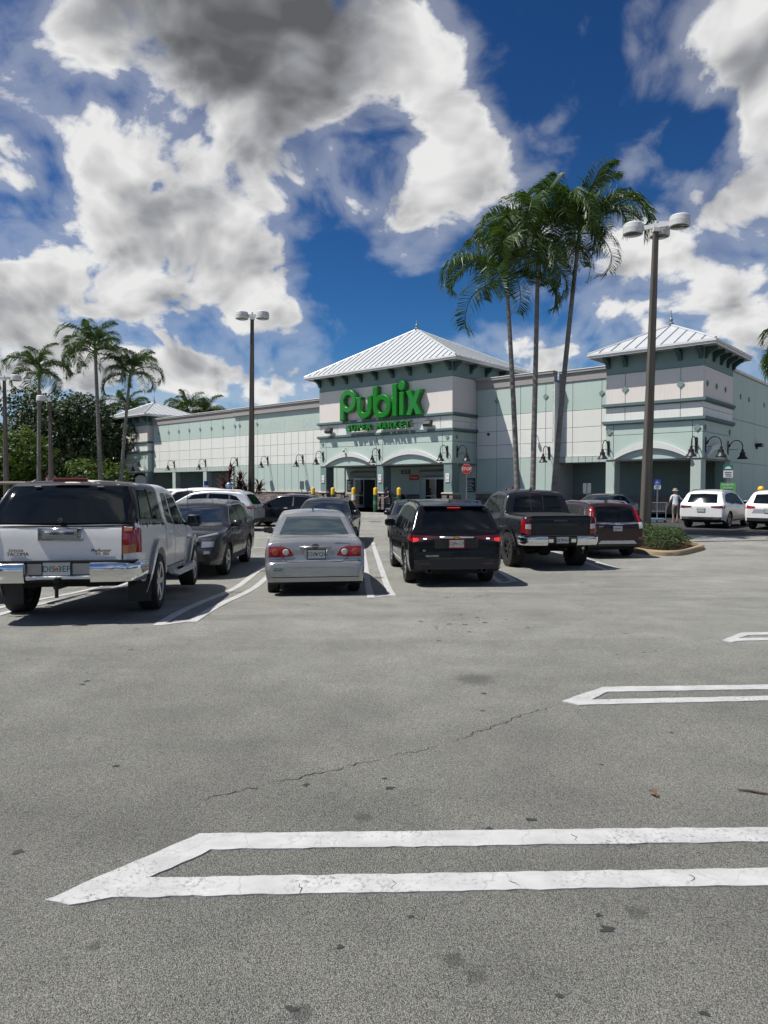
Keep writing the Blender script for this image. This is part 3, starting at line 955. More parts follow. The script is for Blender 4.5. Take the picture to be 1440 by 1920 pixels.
# entrance wall with two sliding doors
rows([-13.6, -9.9, -5.3, -0.05], 3.1, [0.0, 3.36], M_mint, t=0.03)
def sliding_door(x0, x1, zt_):
    MB().box(x0, x1, 2.98, 3.10, 0.0, zt_ + 0.12).build('door_opening', M_dark, B)
    f = MB(); w = 0.07
    f.box(x0, x1, 2.93, 2.975, zt_, zt_ + 0.14)
    for x in (x0, x0 + (x1 - x0) * 0.42, x1 - w):
        f.box(x, x + w, 2.93, 2.975, 0.0, zt_)
    f.box(x0 + w, x0 + (x1 - x0) * 0.42, 2.935, 2.97, 0.0, 0.22); f.box(x0 + w, x0 + (x1 - x0) * 0.42, 2.935, 2.97, 1.02, 1.10)
    d = f.build('sliding_door', M_alu, B)
    MB().box(x0 + w, x0 + (x1 - x0) * 0.42, 2.95, 2.96, 0.225, 1.015).build('pane', M_glassd, d)
    MB().box(x0 + w, x0 + (x1 - x0) * 0.42, 2.95, 2.96, 1.105, zt_ - 0.005).build('pane', M_glassd, d)
sliding_door(-12.4, -9.95, 2.36); sliding_door(-4.75, -2.3, 2.36)
for x0, x1 in ((-12.85, -9.7), (-5.25, -2.0)):
    MB().cbox(x0, x1, 2.62, 3.06, 2.56, 3.06, 0.12).build('shutter_box', wallpaint('shutter_paint', (0.33, 0.39, 0.36)), B)
MB().box(-4.7, -2.95, 2.99, 3.06, 2.4, 2.55).build('door_header', M_black, B)
# signs on the entrance wall
def wall_sign(name, x0, x1, z0, z1, y, mat, txt=None, tmat=None, size=0.2, d=0.04, shear=0.0):
    s = MB().cbox(x0, x1, y - d, y, z0, z1, 0.008).build(name, mat, B)
    if txt:
        for i, t_ in enumerate(txt.split('\n')):
            n = len(txt.split('\n'))
            text_obj(t_, 'lettering', tmat, s, ((x0 + x1) / 2, y - d - 0.004, z1 - (z1 - z0) * (i + 0.5) / n), (R(90), 0, 0), size, 0.003, shear=shear)
    return s
wall_sign('number_sign', -7.27, -6.35, 2.80, 3.14, 3.06, M_signk, '2270', M_signw, 0.34)
wall_sign('red_sign', -6.42, -5.44, 2.30, 2.72, 3.06, M_signr, 'Presto!', M_signw, 0.24, shear=0.2)
wall_sign('notice_board', -0.90, -0.10, 1.38, 2.42, 3.06, M_signk)
for i in range(8):
    MB().box(-0.82, -0.2 - 0.1 * (i % 3), 3.005, 3.016, 1.48 + 0.11 * i, 1.52 + 0.11 * i).build('notice_line', M_signw, B)
wall_sign('notice_board', -13.45, -12.75, 1.40, 2.40, 3.06, M_signk)
for i in range(7):
    MB().box(-13.36, -12.85 - 0.08 * (i % 3), 3.005, 3.016, 1.52 + 0.11 * i, 1.56 + 0.11 * i).build('notice_line', M_alu, B)
for x in (-13.25, -6.9, -0.45):
    s = wall_sign('pillar_sign', x - 0.17, x + 0.17, 2.10, 2.72, 0.047, M_signw, 'NO\nSMOKING', M_signr, 0.085)
# security camera and flood lamps
def flood(x, z):
    m = MB()
    m.prism([(-0.55, z + 0.02), (-0.5, z - 0.13), (-0.18, z - 0.16), (-0.12, z + 0.22), (-0.2, z + 0.3), (-0.42, z + 0.22)], x - 0.3, x + 0.3, 'x')
    m.box(x - 0.07, x + 0.07, -0.2, 0.0, z - 0.06, z + 0.06)
    m.build('flood_lamp', M_black, B)
flood(-12.2, 6.28); flood(-1.96, 6.28)
def dome_cam(x, y, z):
    MB().tube([(x, y, z + .2), (x, y - 0.25, z + 0.22), (x, y - 0.3, z + 0.1)], 0.025, 6).build('camera_arm', M_trim, B)
    MB().lathe([(0.02, 0.1), (0.11, 0.08), (0.12, 0.0), (0.08, -0.09), (0.02, -0.12)], 12, center=(x, y - 0.3, z)).build('security_camera', M_trim, B, 50)
dome_cam(-10.5, 0.0, 4.65); dome_cam(5.0, 3.0, 5.15)
MB().lathe([(0.02, 0.1), (0.10, 0.08), (0.11, 0.0), (0.02, -0.12)], 10, center=(1.1, 2.9, 5.58)).build('security_camera', M_black, B)

# right tower
tower(11.25, 16.8, 0.0, 5.65, 3.36, 5.58, 6.60, 8.42, 9.42, 11.45, 0.72,
      [11.25, 12.43, 15.58, 16.8], [11.25, 11.75, 16.25, 16.8], [11.25, 12.43, 15.58, 16.8], 10, 10,
      [11.4, 12.45, 14.0, 15.55, 16.65], [0.2, 1.6, 3.0, 4.3, 5.4])
arch(11.75, 16.22, 0.0, 3.38, 0.85); arch(0.35, 4.45, 16.8, 3.38, 0.75, axis='side')
diamonds([(12.43, 7.5), (15.58, 7.5)], 0.0, 0.21); diamonds([(11.5, 5.04), (16.5, 5.04)], 0.0, 0.2)
diamonds([(0.6, 7.49), (2.25, 7.49), (4.0, 7.49)], 16.8, 0.17, 'side'); diamonds([(0.35, 5.04), (5.0, 5.04)], 16.8, 0.17, 'side')
for (x0, x1, y0, y1) in ((11.27, 11.82, 0.05, 0.85), (16.15, 16.72, 0.05, 0.85), (16.15, 16.72, 4.5, 5.6)):
    pillar(x0, x1, y0, y1, 3.33, M_mint2 if y0 < 1 else M_teal)
MB().box(11.3, 16.7, 0.06, 5.6, 3.29, 3.357).build('portico_ceiling', M_ceil, B)
wall_sign('notice_board', 13.6, 14.4, 1.55, 2.15, 5.797, pmat('sign_faded', (0.2, 0.25, 0.23), 0.7))
# left tower
tower(-52.4, -45.2, 2.4, 8.4, 3.45, 5.86, 6.97, 8.90, 9.95, 12.05, 0.75,
      lin(-52.4, -45.2, 7), [-52.4, -51.7, -46.0, -45.2], [-52.4, -45.2], 14, 11,
      [-52.2, -50.4, -48.8, -47.2, -45.4], [2.6, 5.0])
arch(-51.9, -46.0, 2.4, 3.47, 0.95)
diamonds([(-50.8, 7.95), (-49.2, 7.95), (-47.4, 7.95)], 2.4, 0.17); diamonds([(-45.7, 5.3)], 2.4, 0.15)
for (x0, x1) in ((-52.35, -51.5), (-46.0, -45.25)):
    pillar(x0, x1, 2.45, 3.3, 3.44, M_teal)
MB().box(-52.3, -45.3, 2.46, 5.9, 3.38, 3.447).build('portico_ceiling', M_ceil, B)

# ---- store sign: chunky moulded letters
def ring_letter(outer, inner, n=40):
    """annulus polygons between two closed outlines with the same count"""
    return [(outer[i], outer[(i + 1) % n], inner[(i + 1) % n], inner[i]) for i in range(n)]
def extr_loop(mb, outer, inner, y0, y1, bev=0.07):
    """tube-section letter piece: outer loop and optional hole, front edge bevelled"""
    def off(loop, d):
        n = len(loop); out = []
        for i in range(n):
            a, b_, c = Vector(loop[i - 1]), Vector(loop[i]), Vector(loop[(i + 1) % n])
            t1 = (b_ - a).normalized(); t2 = (c - b_).normalized()
            nn = Vector((t1.y + t2.y, -(t1.x + t2.x)))
            k = nn.length
            nn = nn / k if k > 1e-6 else Vector((t1.y, -t1.x))
            cosv = max(0.5, nn.dot(Vector((t1.y, -t1.x))))
            out.append(tuple(b_ - nn * d / cosv))
        return out
    n = len(outer)
    o2 = off(outer, bev)
    L = [[(x, y1, z) for x, z in outer], [(x, y0 + bev, z) for x, z in outer], [(x, y0, z) for x, z in o2]]
    v = [p for q in L for p in q]; f = []
    for k in range(2):
        for i in range(n):
            j = (i + 1) % n
            f.append((k * n + i, (k + 1) * n + i, (k + 1) * n + j, k * n + j)[::-1])
    if inner is None:
        f.append(tuple(2 * n + i for i in range(n)))
        mb.add(v, [q[::-1] for q in f])
        return
    m = len(inner)
    i2 = off(inner, -bev)
    b0 = len(v)
    L = [[(x, y1, z) for x, z in inner], [(x, y0 + bev, z) for x, z in inner], [(x, y0, z) for x, z in i2]]
    v += [p for q in L for p in q]
    for k in range(2):
        for i in range(m):
            j = (i + 1) % m
            f.append((b0 + k * m + i, b0 + (k + 1) * m + i, b0 + (k + 1) * m + j, b0 + k * m + j))
    for i in range(n):
        j = (i + 1) % n
        f.append((2 * n + i, 2 * n + j, b0 + 2 * m + j, b0 + 2 * m + i))
    mb.add(v, [q[::-1] for q in f])
def ell(cx, cz, rx, rz, n=40):
    return [(cx + rx * math.cos(2 * math.pi * i / n), cz + rz * math.sin(2 * math.pi * i / n)) for i in range(n)]
SY0, SY1 = -0.52, -0.07
def letter(fn):
    m = MB(); fn(m)
    o = m.build('sign_letter', M_sign, B, 35)
    return o
ST = 0.50       # stroke width
def L_P(m):
    extr_loop(m, ell(-9.86, 8.54, 0.93, 0.92), ell(-9.86, 8.54, 0.43, 0.46), SY0, SY1)
    extr_loop(m, [(-10.80, 7.05), (-10.28, 7.05), (-10.28, 8.15), (-10.46, 8.6), (-10.80, 8.6)], None, SY0 + 0.012, SY1)
def L_u(m):
    cx, cz, ro, ri = -8.10, 7.86, 0.80, 0.32
    top = 8.78
    o = [(cx - ro, top)] + [(cx - ro * math.cos(a), cz - ro * 1.02 * math.sin(a)) for a in [math.pi * i / 24 for i in range(25)]] + [(cx + ro, top), (cx + ri, top)]
    o += [(cx + ri * math.cos(a), cz - ri * math.sin(a)) for a in [math.pi * i / 24 for i in range(25)]] + [(cx - ri, top)]
    extr_loop(m, o, None, SY0, SY1, 0.06)
def L_b(m):
    extr_loop(m, ell(-6.28, 7.88, 0.93, 0.92), ell(-6.28, 7.88, 0.43, 0.46), SY0, SY1)
    extr_loop(m, [(-7.22, 7.85), (-6.86, 7.85), (-6.70, 8.3), (-6.70, 9.45), (-7.22, 9.45)], None, SY0 + 0.012, SY1)
def L_l(m):
    extr_loop(m, [(-5.24, 7.02), (-4.74, 7.02), (-4.74, 9.46), (-5.24, 9.46)], None, SY0, SY1)
def L_i(m):
    extr_loop(m, [(-4.55, 7.02), (-4.05, 7.02), (-4.05, 8.80), (-4.55, 8.80)], None, SY0, SY1)
    extr_loop(m, ell(-4.29, 9.24, 0.38, 0.38, 28), None, SY0 - 0.03, SY1)
def L_x(m):
    x0, x1, z0, z1, w = -3.92, -2.42, 7.0, 8.84, 0.52
    cx, cz = (x0 + x1) / 2, (z0 + z1) / 2
    o = [(x0, z0), (x0 + w, z0), (cx, cz - 0.42), (x1 - w, z0), (x1, z0), (cx + 0.32, cz), (x1, z1), (x1 - w, z1), (cx, cz + 0.42), (x0 + w, z1), (x0, z1), (cx - 0.32, cz)]
    extr_loop(m, o, None, SY0, SY1, 0.05)
for q in (L_P, L_u, L_b, L_l, L_i, L_x):
    letter(q)
def small_word(word, x0, x1, z0, z1):
    n = len(word); cw = (x1 - x0) / n
    for i, ch in enumerate(word):
        me = text_mesh(ch, 0.66, 0.14, 0.0, offset=0.012)
        me.materials.clear(); me.materials.append(M_sign)
        o = link('sign_letter', me, B, (x0 + cw * (i + 0.5), -0.36, (z0 + z1) / 2), (R(90), 0, 0))
        xs_ = [v.co.x for v in me.vertices]; k = (cw * 0.86) / max(0.3, max(xs_) - min(xs_))
        o.scale = (min(1.25, k), 1.06, 1)
small_word('SUPER', -10.05, -7.35, 6.13, 6.62); small_word('MARKET', -6.87, -3.44, 6.13, 6.62)
MB().box(-10.0, -7.4, -0.21, -0.05, 6.20, 6.24).box(-6.8, -3.5, -0.21, -0.05, 6.20, 6.24).build('sign_rail', M_signd, B)

# ---- gooseneck wall lamps (things of their own, hung on the walls)
def lamp_proto():
    o = thing('wall_lamp', (0, 0, 0), '', 'lamp', group='gooseneck lamps along the shop walls')
    MB().cbox(-0.07, 0.07, -0.05, 0.0, -0.42, 0.42, 0.015).build('back_plate', M_black, o)
    p = [(0, -0.03, 0.05), (0, -0.22, 0.30)] + [(0, -0.52 + 0.32 * math.cos(a), 0.08 + 0.30 * math.sin(a)) for a in [math.pi * (0.25 + 0.75 * i / 8) for i in range(9)]] + [(0, -0.84, -0.10)]
    MB().tube([(0, -0.03, -0.02), (0, -0.12, 0.24)] + [(0, -0.47 + 0.35 * math.cos(math.pi * i / 10), 0.05 + 0.38 * math.sin(math.pi * i / 10)) for i in range(11)] + [(0, -0.82, -0.12)], 0.028, 8).tube([(0, -0.03, -0.12), (0, -0.60, -0.10)], 0.016, 6).build('arm', M_black, o, 40)
    MB().lathe([(0.03, 0.0), (0.07, -0.02), (0.08, -0.16), (0.15, -0.20), (0.15, -0.36), (0.19, -0.42), (0.30, -0.56), (0.30, -0.59), (0.02, -0.585)], 20, center=(0, -0.82, -0.10)).build('shade', M_black, o, 35)
    return o
LAMPS = [
    (-47.1, 2.4, 'f', 'black gooseneck lamp on the left tower of the store'),
    (-40.56, 3.0, 'f', 'black gooseneck lamp over the arcade, nearest the left tower'),
    (-34.5, 3.0, 'f', 'black gooseneck lamp over the middle of the left arcade'),
    (-28.95, 3.0, 'f', 'black gooseneck lamp over the end of the left arcade, behind the dark red plant'),
    (-24.1, 3.0, 'f', 'black gooseneck lamp on the mint wall just right of the tall left light pole'),
    (-19.05, 3.0, 'f', 'black gooseneck lamp on the mint wall midway between left pole and entrance tower'),
    (-13.2, 0.0, 'f', 'black gooseneck lamp at the left corner of the entrance tower'),
    (-6.92, 0.0, 'f', 'black gooseneck lamp between the two entrance arches'),
    (-0.45, 0.0, 'f', 'black gooseneck lamp on the entrance tower front by its right corner'),
    (0.55, 0.0, 's', 'black gooseneck lamp on the shaded side of the entrance tower above the stop sign'),
    (5.94, 3.0, 'f', 'black gooseneck lamp on the wing wall beside the rightmost palm trunk'),
    (11.45, 0.0, 'f', 'black gooseneck lamp at the left corner of the right tower'),
    (16.46, 0.0, 'f', 'black gooseneck lamp on the right tower front by its right corner'),
    (0.45, 16.8, 's', 'black gooseneck lamp on the shaded side of the right tower, near its front corner'),
    (4.7, 16.8, 's', 'rightmost black gooseneck lamp, on the shaded side of the right tower'),
]
lp = lamp_proto()
for i, (a, c, k, lab) in enumerate(LAMPS):
    if k == 'f':
        loc = bw(a, c - 0.004, 4.28 if c < 1 and a < 5 else (4.1 if a > 5 else 4.28)); rz = BROT
    else:
        loc = bw((16.8 if c > 1 else 0.0) + 0.004, a, 4.1 if c > 1 else 4.28); rz = BROT + R(90)
    if i == 0:
        lp.location = loc; lp.rotation_euler = (0, 0, rz); lp['label'] = lab
    else:
        copy_tree(lp, loc, rz, lab)
fl = thing('wall_flood', bw(16.56, 12.3, 4.6), 'small black flood lamp on the shaded right side wall of the store', 'lamp', BROT + R(90))
MB().cbox(-0.3, 0.3, -0.4, 0.0, -0.12, 0.12, 0.03).box(-0.06, 0.06, -0.1, 0.0, -0.25, -0.125).build('housing', M_black, fl)

# ---- pavement in front of the store with its kerb
def wsheet(name, pts, z, mat, zt_=0.15):
    m = MB(); m.prism([bw(u, w)[:2] for u, w in pts], BZ - 0.3, BZ + zt_)
    return m.build(name, mat, kind='structure')
wsheet('pavement', [(-53, -1.0), (-15.5, -1.0), (-14.0, -4.6), (2.0, -4.6), (3.2, -1.6), (17.5, -1.6), (17.5, 5.9), (16.4, 5.9), (-53, 5.9)], 0, M_pave, 0.0)
wsheet('kerb', [(-53.2, -1.25), (-15.7, -1.25), (-14.2, -4.85), (2.2, -4.85), (3.4, -1.85), (17.75, -1.85), (17.75, 5.0), (17.52, 5.0), (17.52, -1.62), (3.22, -1.62), (2.02, -4.62), (-14.02, -4.62), (-15.52, -1.02), (-53.2, -1.02)], 0, M_kerb, 0.004)

# ------------------------------------------------------------------ vehicles
def paint(name, c, metal=0.0, rough=0.28, dirt=0.06, coat=0.5):
    def fn(t, b):
        p = t.obj()
        n1 = t.noise(p, 2.2, 5, 0.6)
        x, y, z = t.xyz(p)
        low = t.m('MULTIPLY', t.mr(z, 0.25, 0.75, 1.0, 0.0, True), t.mr(t.noise(p, 6.0, 4, 0.6), 0.35, 0.7, 0.2, 1.0))
        col = t.mix(t.m('MULTIPLY', low, 0.32 if c[0] > 0.03 else 0.05), c, (0.22, 0.20, 0.175))
        col = t.mix(t.m('MULTIPLY', t.mr(n1, 0.45, 0.8), dirt), col, (0.30, 0.28, 0.25))
        t.set(b.inputs['Base Color'], col)
        t.set(b.inputs['Roughness'], t.mr(n1, 0.3, 0.7, rough * 0.85, rough * 1.35))
    return pmat(name, c, rough, metal=metal, coat=coat, spec=0.4 if c[0] > 0.01 else 0.25, fn=fn)
M_pwhite = paint('car_white', (0.82, 0.795, 0.75))
M_pwhite2 = paint('car_pearl_white', (0.74, 0.725, 0.695), rough=0.2)
M_psilver = paint('car_silver', (0.37, 0.37, 0.365), 0.6, 0.20, 0.02)
M_psilver2 = paint('car_light_silver', (0.48, 0.495, 0.51), 0.35, 0.28)
M_pgray = paint('car_graphite', (0.026, 0.028, 0.033), 0.4, 0.25)
M_pdark = paint('car_charcoal', (0.022, 0.023, 0.026), 0.3, 0.25, 0.03)
M_pblack = paint('car_black', (0.006, 0.0065, 0.008), 0.0, 0.14, 0.004, 0.15)
M_pblack2 = paint('car_ink', (0.008, 0.009, 0.016), 0.1, 0.16, 0.006, 0.2)
M_pmaroon = paint('car_maroon', (0.026, 0.004, 0.007), 0.25, 0.25, 0.03)
def tint(name, c, refl):
    """dark window glass: a smooth coat that mirrors part of the surroundings over a dim interior"""
    def fn(t, b):
        b.inputs['Specular IOR Level'].default_value = 0.0
        gl_ = t.n('ShaderNodeBsdfGlossy')
        gl_.inputs['Roughness'].default_value = 0.03
        gl_.inputs['Color'].default_value = (0.92, 0.97, 0.96, 1)
        lw = t.n('ShaderNodeLayerWeight')
        lw.inputs['Blend'].default_value = 0.25
        mx = t.n('ShaderNodeMixShader')
        t.set(mx.inputs[0], t.m('MULTIPLY_ADD', lw.outputs['Fresnel'], 0.25, refl))
        t.t.links.new(b.outputs[0], mx.inputs[1]); t.t.links.new(gl_.outputs[0], mx.inputs[2])
        out = [q for q in t.t.nodes if q.type == 'OUTPUT_MATERIAL'][0]
        t.t.links.new(mx.outputs[0], out.inputs[0])
    return pmat(name, c, 0.5, spec=0.0, fn=fn)
M_glass = tint('tinted_glass', (0.004, 0.005, 0.006), 0.03)
M_glass2 = tint('clear_glass', (0.010, 0.014, 0.014), 0.06)
M_glassw = tint('windscreen_glass', (0.012, 0.015, 0.016), 0.20)
M_glass3 = tint('dusty_glass', (0.045, 0.058, 0.054), 0.20)
M_chrome = pmat('chrome', (0.72, 0.73, 0.74), 0.10, metal=1.0, fn=lambda t, b: t.set(b.inputs['Roughness'], t.mr(t.noise(t.obj(), 7, 4, 0.6), 0.35, 0.75, 0.05, 0.22)))
M_alloy = pmat('alloy_rim', (0.50, 0.51, 0.53), 0.3, metal=0.85, fn=mottled((0.5, 0.51, 0.53), 0.2, 6, 40, 0.0))
M_darkrim = pmat('black_rim', (0.03, 0.03, 0.032), 0.4, metal=0.4)
M_tyre = pmat('tyre_rubber', (0.016, 0.016, 0.016), 0.85, fn=mottled((0.018, 0.0175, 0.017), 0.35, 5, 60, 0.5))
M_plast = pmat('black_plastic', (0.018, 0.018, 0.019), 0.6, fn=mottled((0.019, 0.019, 0.020), 0.3, 8, 80, 0.15))
M_under = pmat('underbody', (0.010, 0.010, 0.010), 0.9)
M_tail = pmat('tail_lens', (0.28, 0.008, 0.012), 0.12, spec=0.6, coat=0.5)
M_taild = pmat('tail_lens_dark', (0.11, 0.006, 0.010), 0.12, spec=0.6, coat=0.5)
M_clearlens = pmat('clear_lens', (0.55, 0.53, 0.50), 0.12, spec=0.6, coat=0.5)
M_amber = pmat('amber_lens', (0.40, 0.16, 0.07), 0.15, coat=0.5)
def lit_mat(name, c, e):
    def fn(t, b):
        t.set(b.inputs['Emission Color'], c); b.inputs['Emission Strength'].default_value = e
    return pmat(name, c, 0.3, fn=fn)
M_brake = lit_mat('lit_brake_lamp', (0.85, 0.04, 0.03), 0.42)
M_rev = lit_mat('lit_reverse_lamp', (1.0, 0.93, 0.86), 1.8)
M_seamm = pmat('panel_gap', (0.012, 0.012, 0.012), 0.8)
M_plate = pmat('plate_white', (0.56, 0.57, 0.55), 0.5)
M_platet = pmat('plate_green', (0.02, 0.10, 0.055), 0.5)
M_orange = pmat('plate_orange', (0.60, 0.17, 0.03), 0.5)
M_headl = pmat('headlight', (0.30, 0.31, 0.33), 0.08, metal=0.4, coat=0.8)

def interp(pts, x):
    if x <= pts[0][0]:
        return pts[0][1]
    for i in range(len(pts) - 1):
        a, c = pts[i], pts[i + 1]
        if a[0] <= x <= c[0]:
            k = (x - a[0]) / max(1e-9, c[0] - a[0])
            return a[1] + (c[1] - a[1]) * k
    return pts[-1][1]
def dense(pts, step):
    out = []
    for i in range(len(pts) - 1):
        a, c = Vector(pts[i]), Vector(pts[i + 1])
        n = max(1, int(round((c - a).length / step)))
        for k in range(n):
            out.append(tuple(a + (c - a) * k / n))
    out.append(tuple(pts[-1]))
    return out
def chaikin(pts, it=2):
    for _ in range(it):
        o = [pts[0]]
        for i in range(len(pts) - 1):
            a, c = Vector(pts[i]), Vector(pts[i + 1])
            o += [tuple(a * 0.78 + c * 0.22), tuple(a * 0.22 + c * 0.78)]
        o.append(pts[-1]); pts = o
    return pts
def resample(pts, n):
    if len(pts) == 1:
        return [Vector(pts[0])] * n
    V = [Vector(p) for p in pts]; d = [0]
    for i in range(len(V) - 1):
        d.append(d[-1] + (V[i + 1] - V[i]).length)
    out = []
    for k in range(n):
        s = d[-1] * k / (n - 1); i = 0
        while i < len(V) - 2 and d[i + 1] < s:
            i += 1
        t = (s - d[i]) / max(1e-9, d[i + 1] - d[i])
        out.append(V[i] + (V[i + 1] - V[i]) * min(1, max(0, t)))
    return out

class Car:
    """body = section swept along the side silhouette; origin on the ground under the rear axle, +y forward"""
    def __init__(self, name, label, loc, heading, prof, W, belt, zb, wb, oh, rw, mat, sill=0.06, tum=0.36, step=0.06, tw=0.21, ra=None, scale=1.0, zscale=1.0, plan_r=0.16, plan_f=0.34, waist=0.62, group='cars in the car park', cat='car', shoulder=0.03, corner=0.10, crown=0.035, pitch=0.0, smooth_it=1, zones=None):
        self.root = thing(name, (loc[0], loc[1], gz(loc[1]) if len(loc) < 3 else loc[2]), label, cat, group=group, rot=(pitch, 0, heading))
        self.root.scale = (scale, scale, scale * zscale)
        self.W, self.wb, self.rw, self.oh, self.tw = W, wb, rw, oh, tw
        self.mat = mat
        ra = ra or rw + 0.06
        self.ra = ra
        prof = [(y - oh, z) for y, z in prof]
        y0, y1 = prof[0][0], prof[-1][0]
        sm = chaikin(prof, smooth_it)
        st = dense(sm, step)
        eps = 1e-4                                           # silhouettes are single valued: nudge vertical runs
        ysn = []; last = -1e9
        for (y, z) in st:
            y = max(y, last + eps); last = y; ysn.append((y, z))
        st = ysn
        extra = []
        for yc in (0.0, wb):
            for k in range(-9, 10):
                extra.append(yc + ra * math.sin(math.pi * k / 19.0))
            extra += [yc - ra * 1.0005, yc + ra * 1.0005]
        keys = sorted(set([p[0] for p in st] + [e for e in extra if y0 < e < y1]))
        # drop near duplicates except on steep runs
        S = []
        for y in keys:
            S.append((y, interp(st, y)))
        def zbot(y):
            z = zb + 0.10 * smoothstep((y0 + 0.45 - y) / 0.45) + 0.06 * smoothstep((y - y1 + 0.5) / 0.5)
            for yc in (0.0, wb):
                d = abs(y - yc)
                if d < ra:
                    z = max(z, rw * 1.0 + math.sqrt(ra * ra - d * d))
            return z
        hw = W / 2
        def beltz(y):
            return belt[0] + (belt[1] - belt[0]) * (y - y0) / (y1 - y0)
        def plan(y):
            d = y - y0; k = 1.0
            if d < plan_r:
                t = 1 - d / plan_r; k -= 0.115 * t ** 2.2
            d = y1 - y
            if d < plan_f * 3:
                t = 1 - d / (plan_f * 3); k -= 0.20 * max(0, t) ** 2.6
            return k
        def wid(y, z):
            w = hw
            b = beltz(y)
            if z < waist:
                w -= sill * ((waist - z) / max(0.1, waist - zb)) ** 2
            else:
                w -= 0.025 * min(1.0, (z - waist) / max(0.05, b - waist)) ** 2
            if z > b:
                w -= shoulder * smoothstep((z - b) / 0.05) + tum * max(0, z - b - 0.02)
            return w * plan(y)
        self.wid = wid
        mb = MB(); ring_n = None; NR = 11; NA = 4; NT_ = 5; NB = 2
        rings = []
        for (y, zt) in S:
            z0 = zbot(y); zt = max(zt, z0 + 0.02)
            h = zt - z0
            rr = min(corner, h * 0.45)
            sec = []
            ws = wid(y, z0)
            for k in range(NB):
                sec.append((ws * k / NB * 0.97, z0))
            for k in range(NR):
                z = z0 + (h - rr) * k / (NR - 1)
                sec.append((wid(y, z), z))
            wt_ = wid(y, zt - rr); inn = min(rr * 1.15, wt_ * 0.4)
            for k in range(1, NA + 1):
                a = math.pi / 2 * k / NA
                sec.append((wt_ - inn * (1 - math.cos(a)), zt - rr + rr * math.sin(a)))
            we = wt_ - inn
            for k in range(1, NT_ + 1):
                t = 1 - k / NT_
                sec.append((we * t, zt + crown * min(1, h) * (1 - t * t)))
            rings.append((y, sec))
        n = len(rings[0][1])
        full = 2 * n - 2
        v = []; f = []; mi = []
        for (y, sec) in rings:
            row = [(x, y, z) for x, z in sec] + [(-x, y, z) for x, z in sec[-2:0:-1]]
            v += row
        for i in range(len(rings) - 1):
            for k in range(full):
                k2 = (k + 1) % full
                f.append((i * full + k, i * full + k2, (i + 1) * full + k2, (i + 1) * full + k)[::-1])
                mi.append(1 if (k < NB or k >= full - NB) else 0)
        f.append(tuple(range(full))); mi.append(0)
        f.append(tuple(range((len(rings) - 1) * full, len(rings) * full))[::-1]); mi.append(0)
        if zones:                                            # differently painted parts of the shell
            for q, face in enumerate(f):
                if mi[q] == 0:
                    c_ = sum((Vector(v[i]) for i in face[:4]), Vector()) / 4
                    nn = (Vector(v[face[1]]) - Vector(v[face[0]])).cross(Vector(v[face[2]]) - Vector(v[face[0]]))
                    nn = nn.normalized() if nn.length > 1e-12 else Vector((0, 0, 1))
                    mi[q] = zones[0](c_, nn)
        mb.v = v; mb.f = f; mb.mi = mi
        me = mb.mesh('body', [mat, M_under] + (zones[1] if zones else []), 40)
        self.body = link('body', me, self.root)
        self.bvh = BVHTree.FromPolygons([Vector(p) for p in v], f)
        self.y0, self.y1 = y0, y1
        MB().box(-hw * 0.62, hw * 0.62, y0 + 0.35, y1 - 0.45, zb - 0.04, rw + ra + 0.02).build('underbody', M_under, self.root)
    def hit(self, axis, p):
        if axis == 'rear':
            o, d = Vector((p[0], self.y0 - 2, p[1])), Vector((0, 1, 0))
        elif axis == 'front':
            o, d = Vector((p[0], self.y1 + 2, p[1])), Vector((0, -1, 0))
        elif axis == 'right':
            o, d = Vector((3, p[0] - self.oh, p[1])), Vector((-1, 0, 0))
        elif axis == 'left':
            o, d = Vector((-3, p[0] - self.oh, p[1])), Vector((1, 0, 0))
        else:
            o, d = Vector((p[0], p[1] - self.oh, 4)), Vector((0, 0, -1))
        h = self.bvh.ray_cast(o, d)
        if h[0] is None:
            q = self.bvh.find_nearest(o + d * (2.0 if axis in ('rear', 'front') else 2.2))
            return q[0], d
        return h[0], d
    def patch(self, name, axis, low, high, mat, off=0.004, res=0.07, parent=None, depth=0.03, inner=0.0):
        """piece that follows the body surface, between a lower and an upper edge line, standing off proud"""
        ln = max(sum((Vector(q[i + 1]) - Vector(q[i])).length for i in range(len(q) - 1)) if len(q) > 1 else 0 for q in (low, high))
        hh = max((Vector(high[0]) - Vector(low[0])).length, (Vector(high[-1]) - Vector(low[-1])).length, (Vector(high[len(high) // 2]) - Vector(low[len(low) // 2])).length)
        n = max(4, min(40, int(ln / res) + 2)); m_ = max(3, min(20, int(hh / res) + 2))
        A = resample(low, n); C = resample(high, n)
        P = []; D = None
        for j in range(m_):
            t = j / (m_ - 1)
            for i in range(n):
                q = A[i] + (C[i] - A[i]) * t
                h, D = self.hit(axis, q)
                P.append(h - D * off)
        v = list(P); f = []
        for j in range(m_ - 1):
            for i in range(n - 1):
                f.append((j * n + i, j * n + i + 1, (j + 1) * n + i + 1, (j + 1) * n + i))
        a, b_, c = P[0], P[n - 1], P[(m_ - 1) * n + n // 2]
        nr = (b_ - a).cross(c - a)
        if nr.dot(D) > 0:
            f = [q[::-1] for q in f]
        rim = list(range(n)) + [j * n + n - 1 for j in range(1, m_)] + [(m_ - 1) * n + i for i in range(n - 2, -1, -1)] + [j * n for j in range(m_ - 2, 0, -1)]
        k0 = len(v)
        v += [P[i] + D * depth for i in rim]
        k = len(rim)
        for i in range(k):
            j = (i + 1) % k
            q = (rim[j], rim[i], k0 + i, k0 + j)
            f.append(q if nr.dot(D) <= 0 else q[::-1])
        mb = MB(); mb.v = [tuple(p) for p in v]; mb.f = f; mb.mi = [0] * len(f)
        return mb.build(name, mat, parent or self.root, 40)
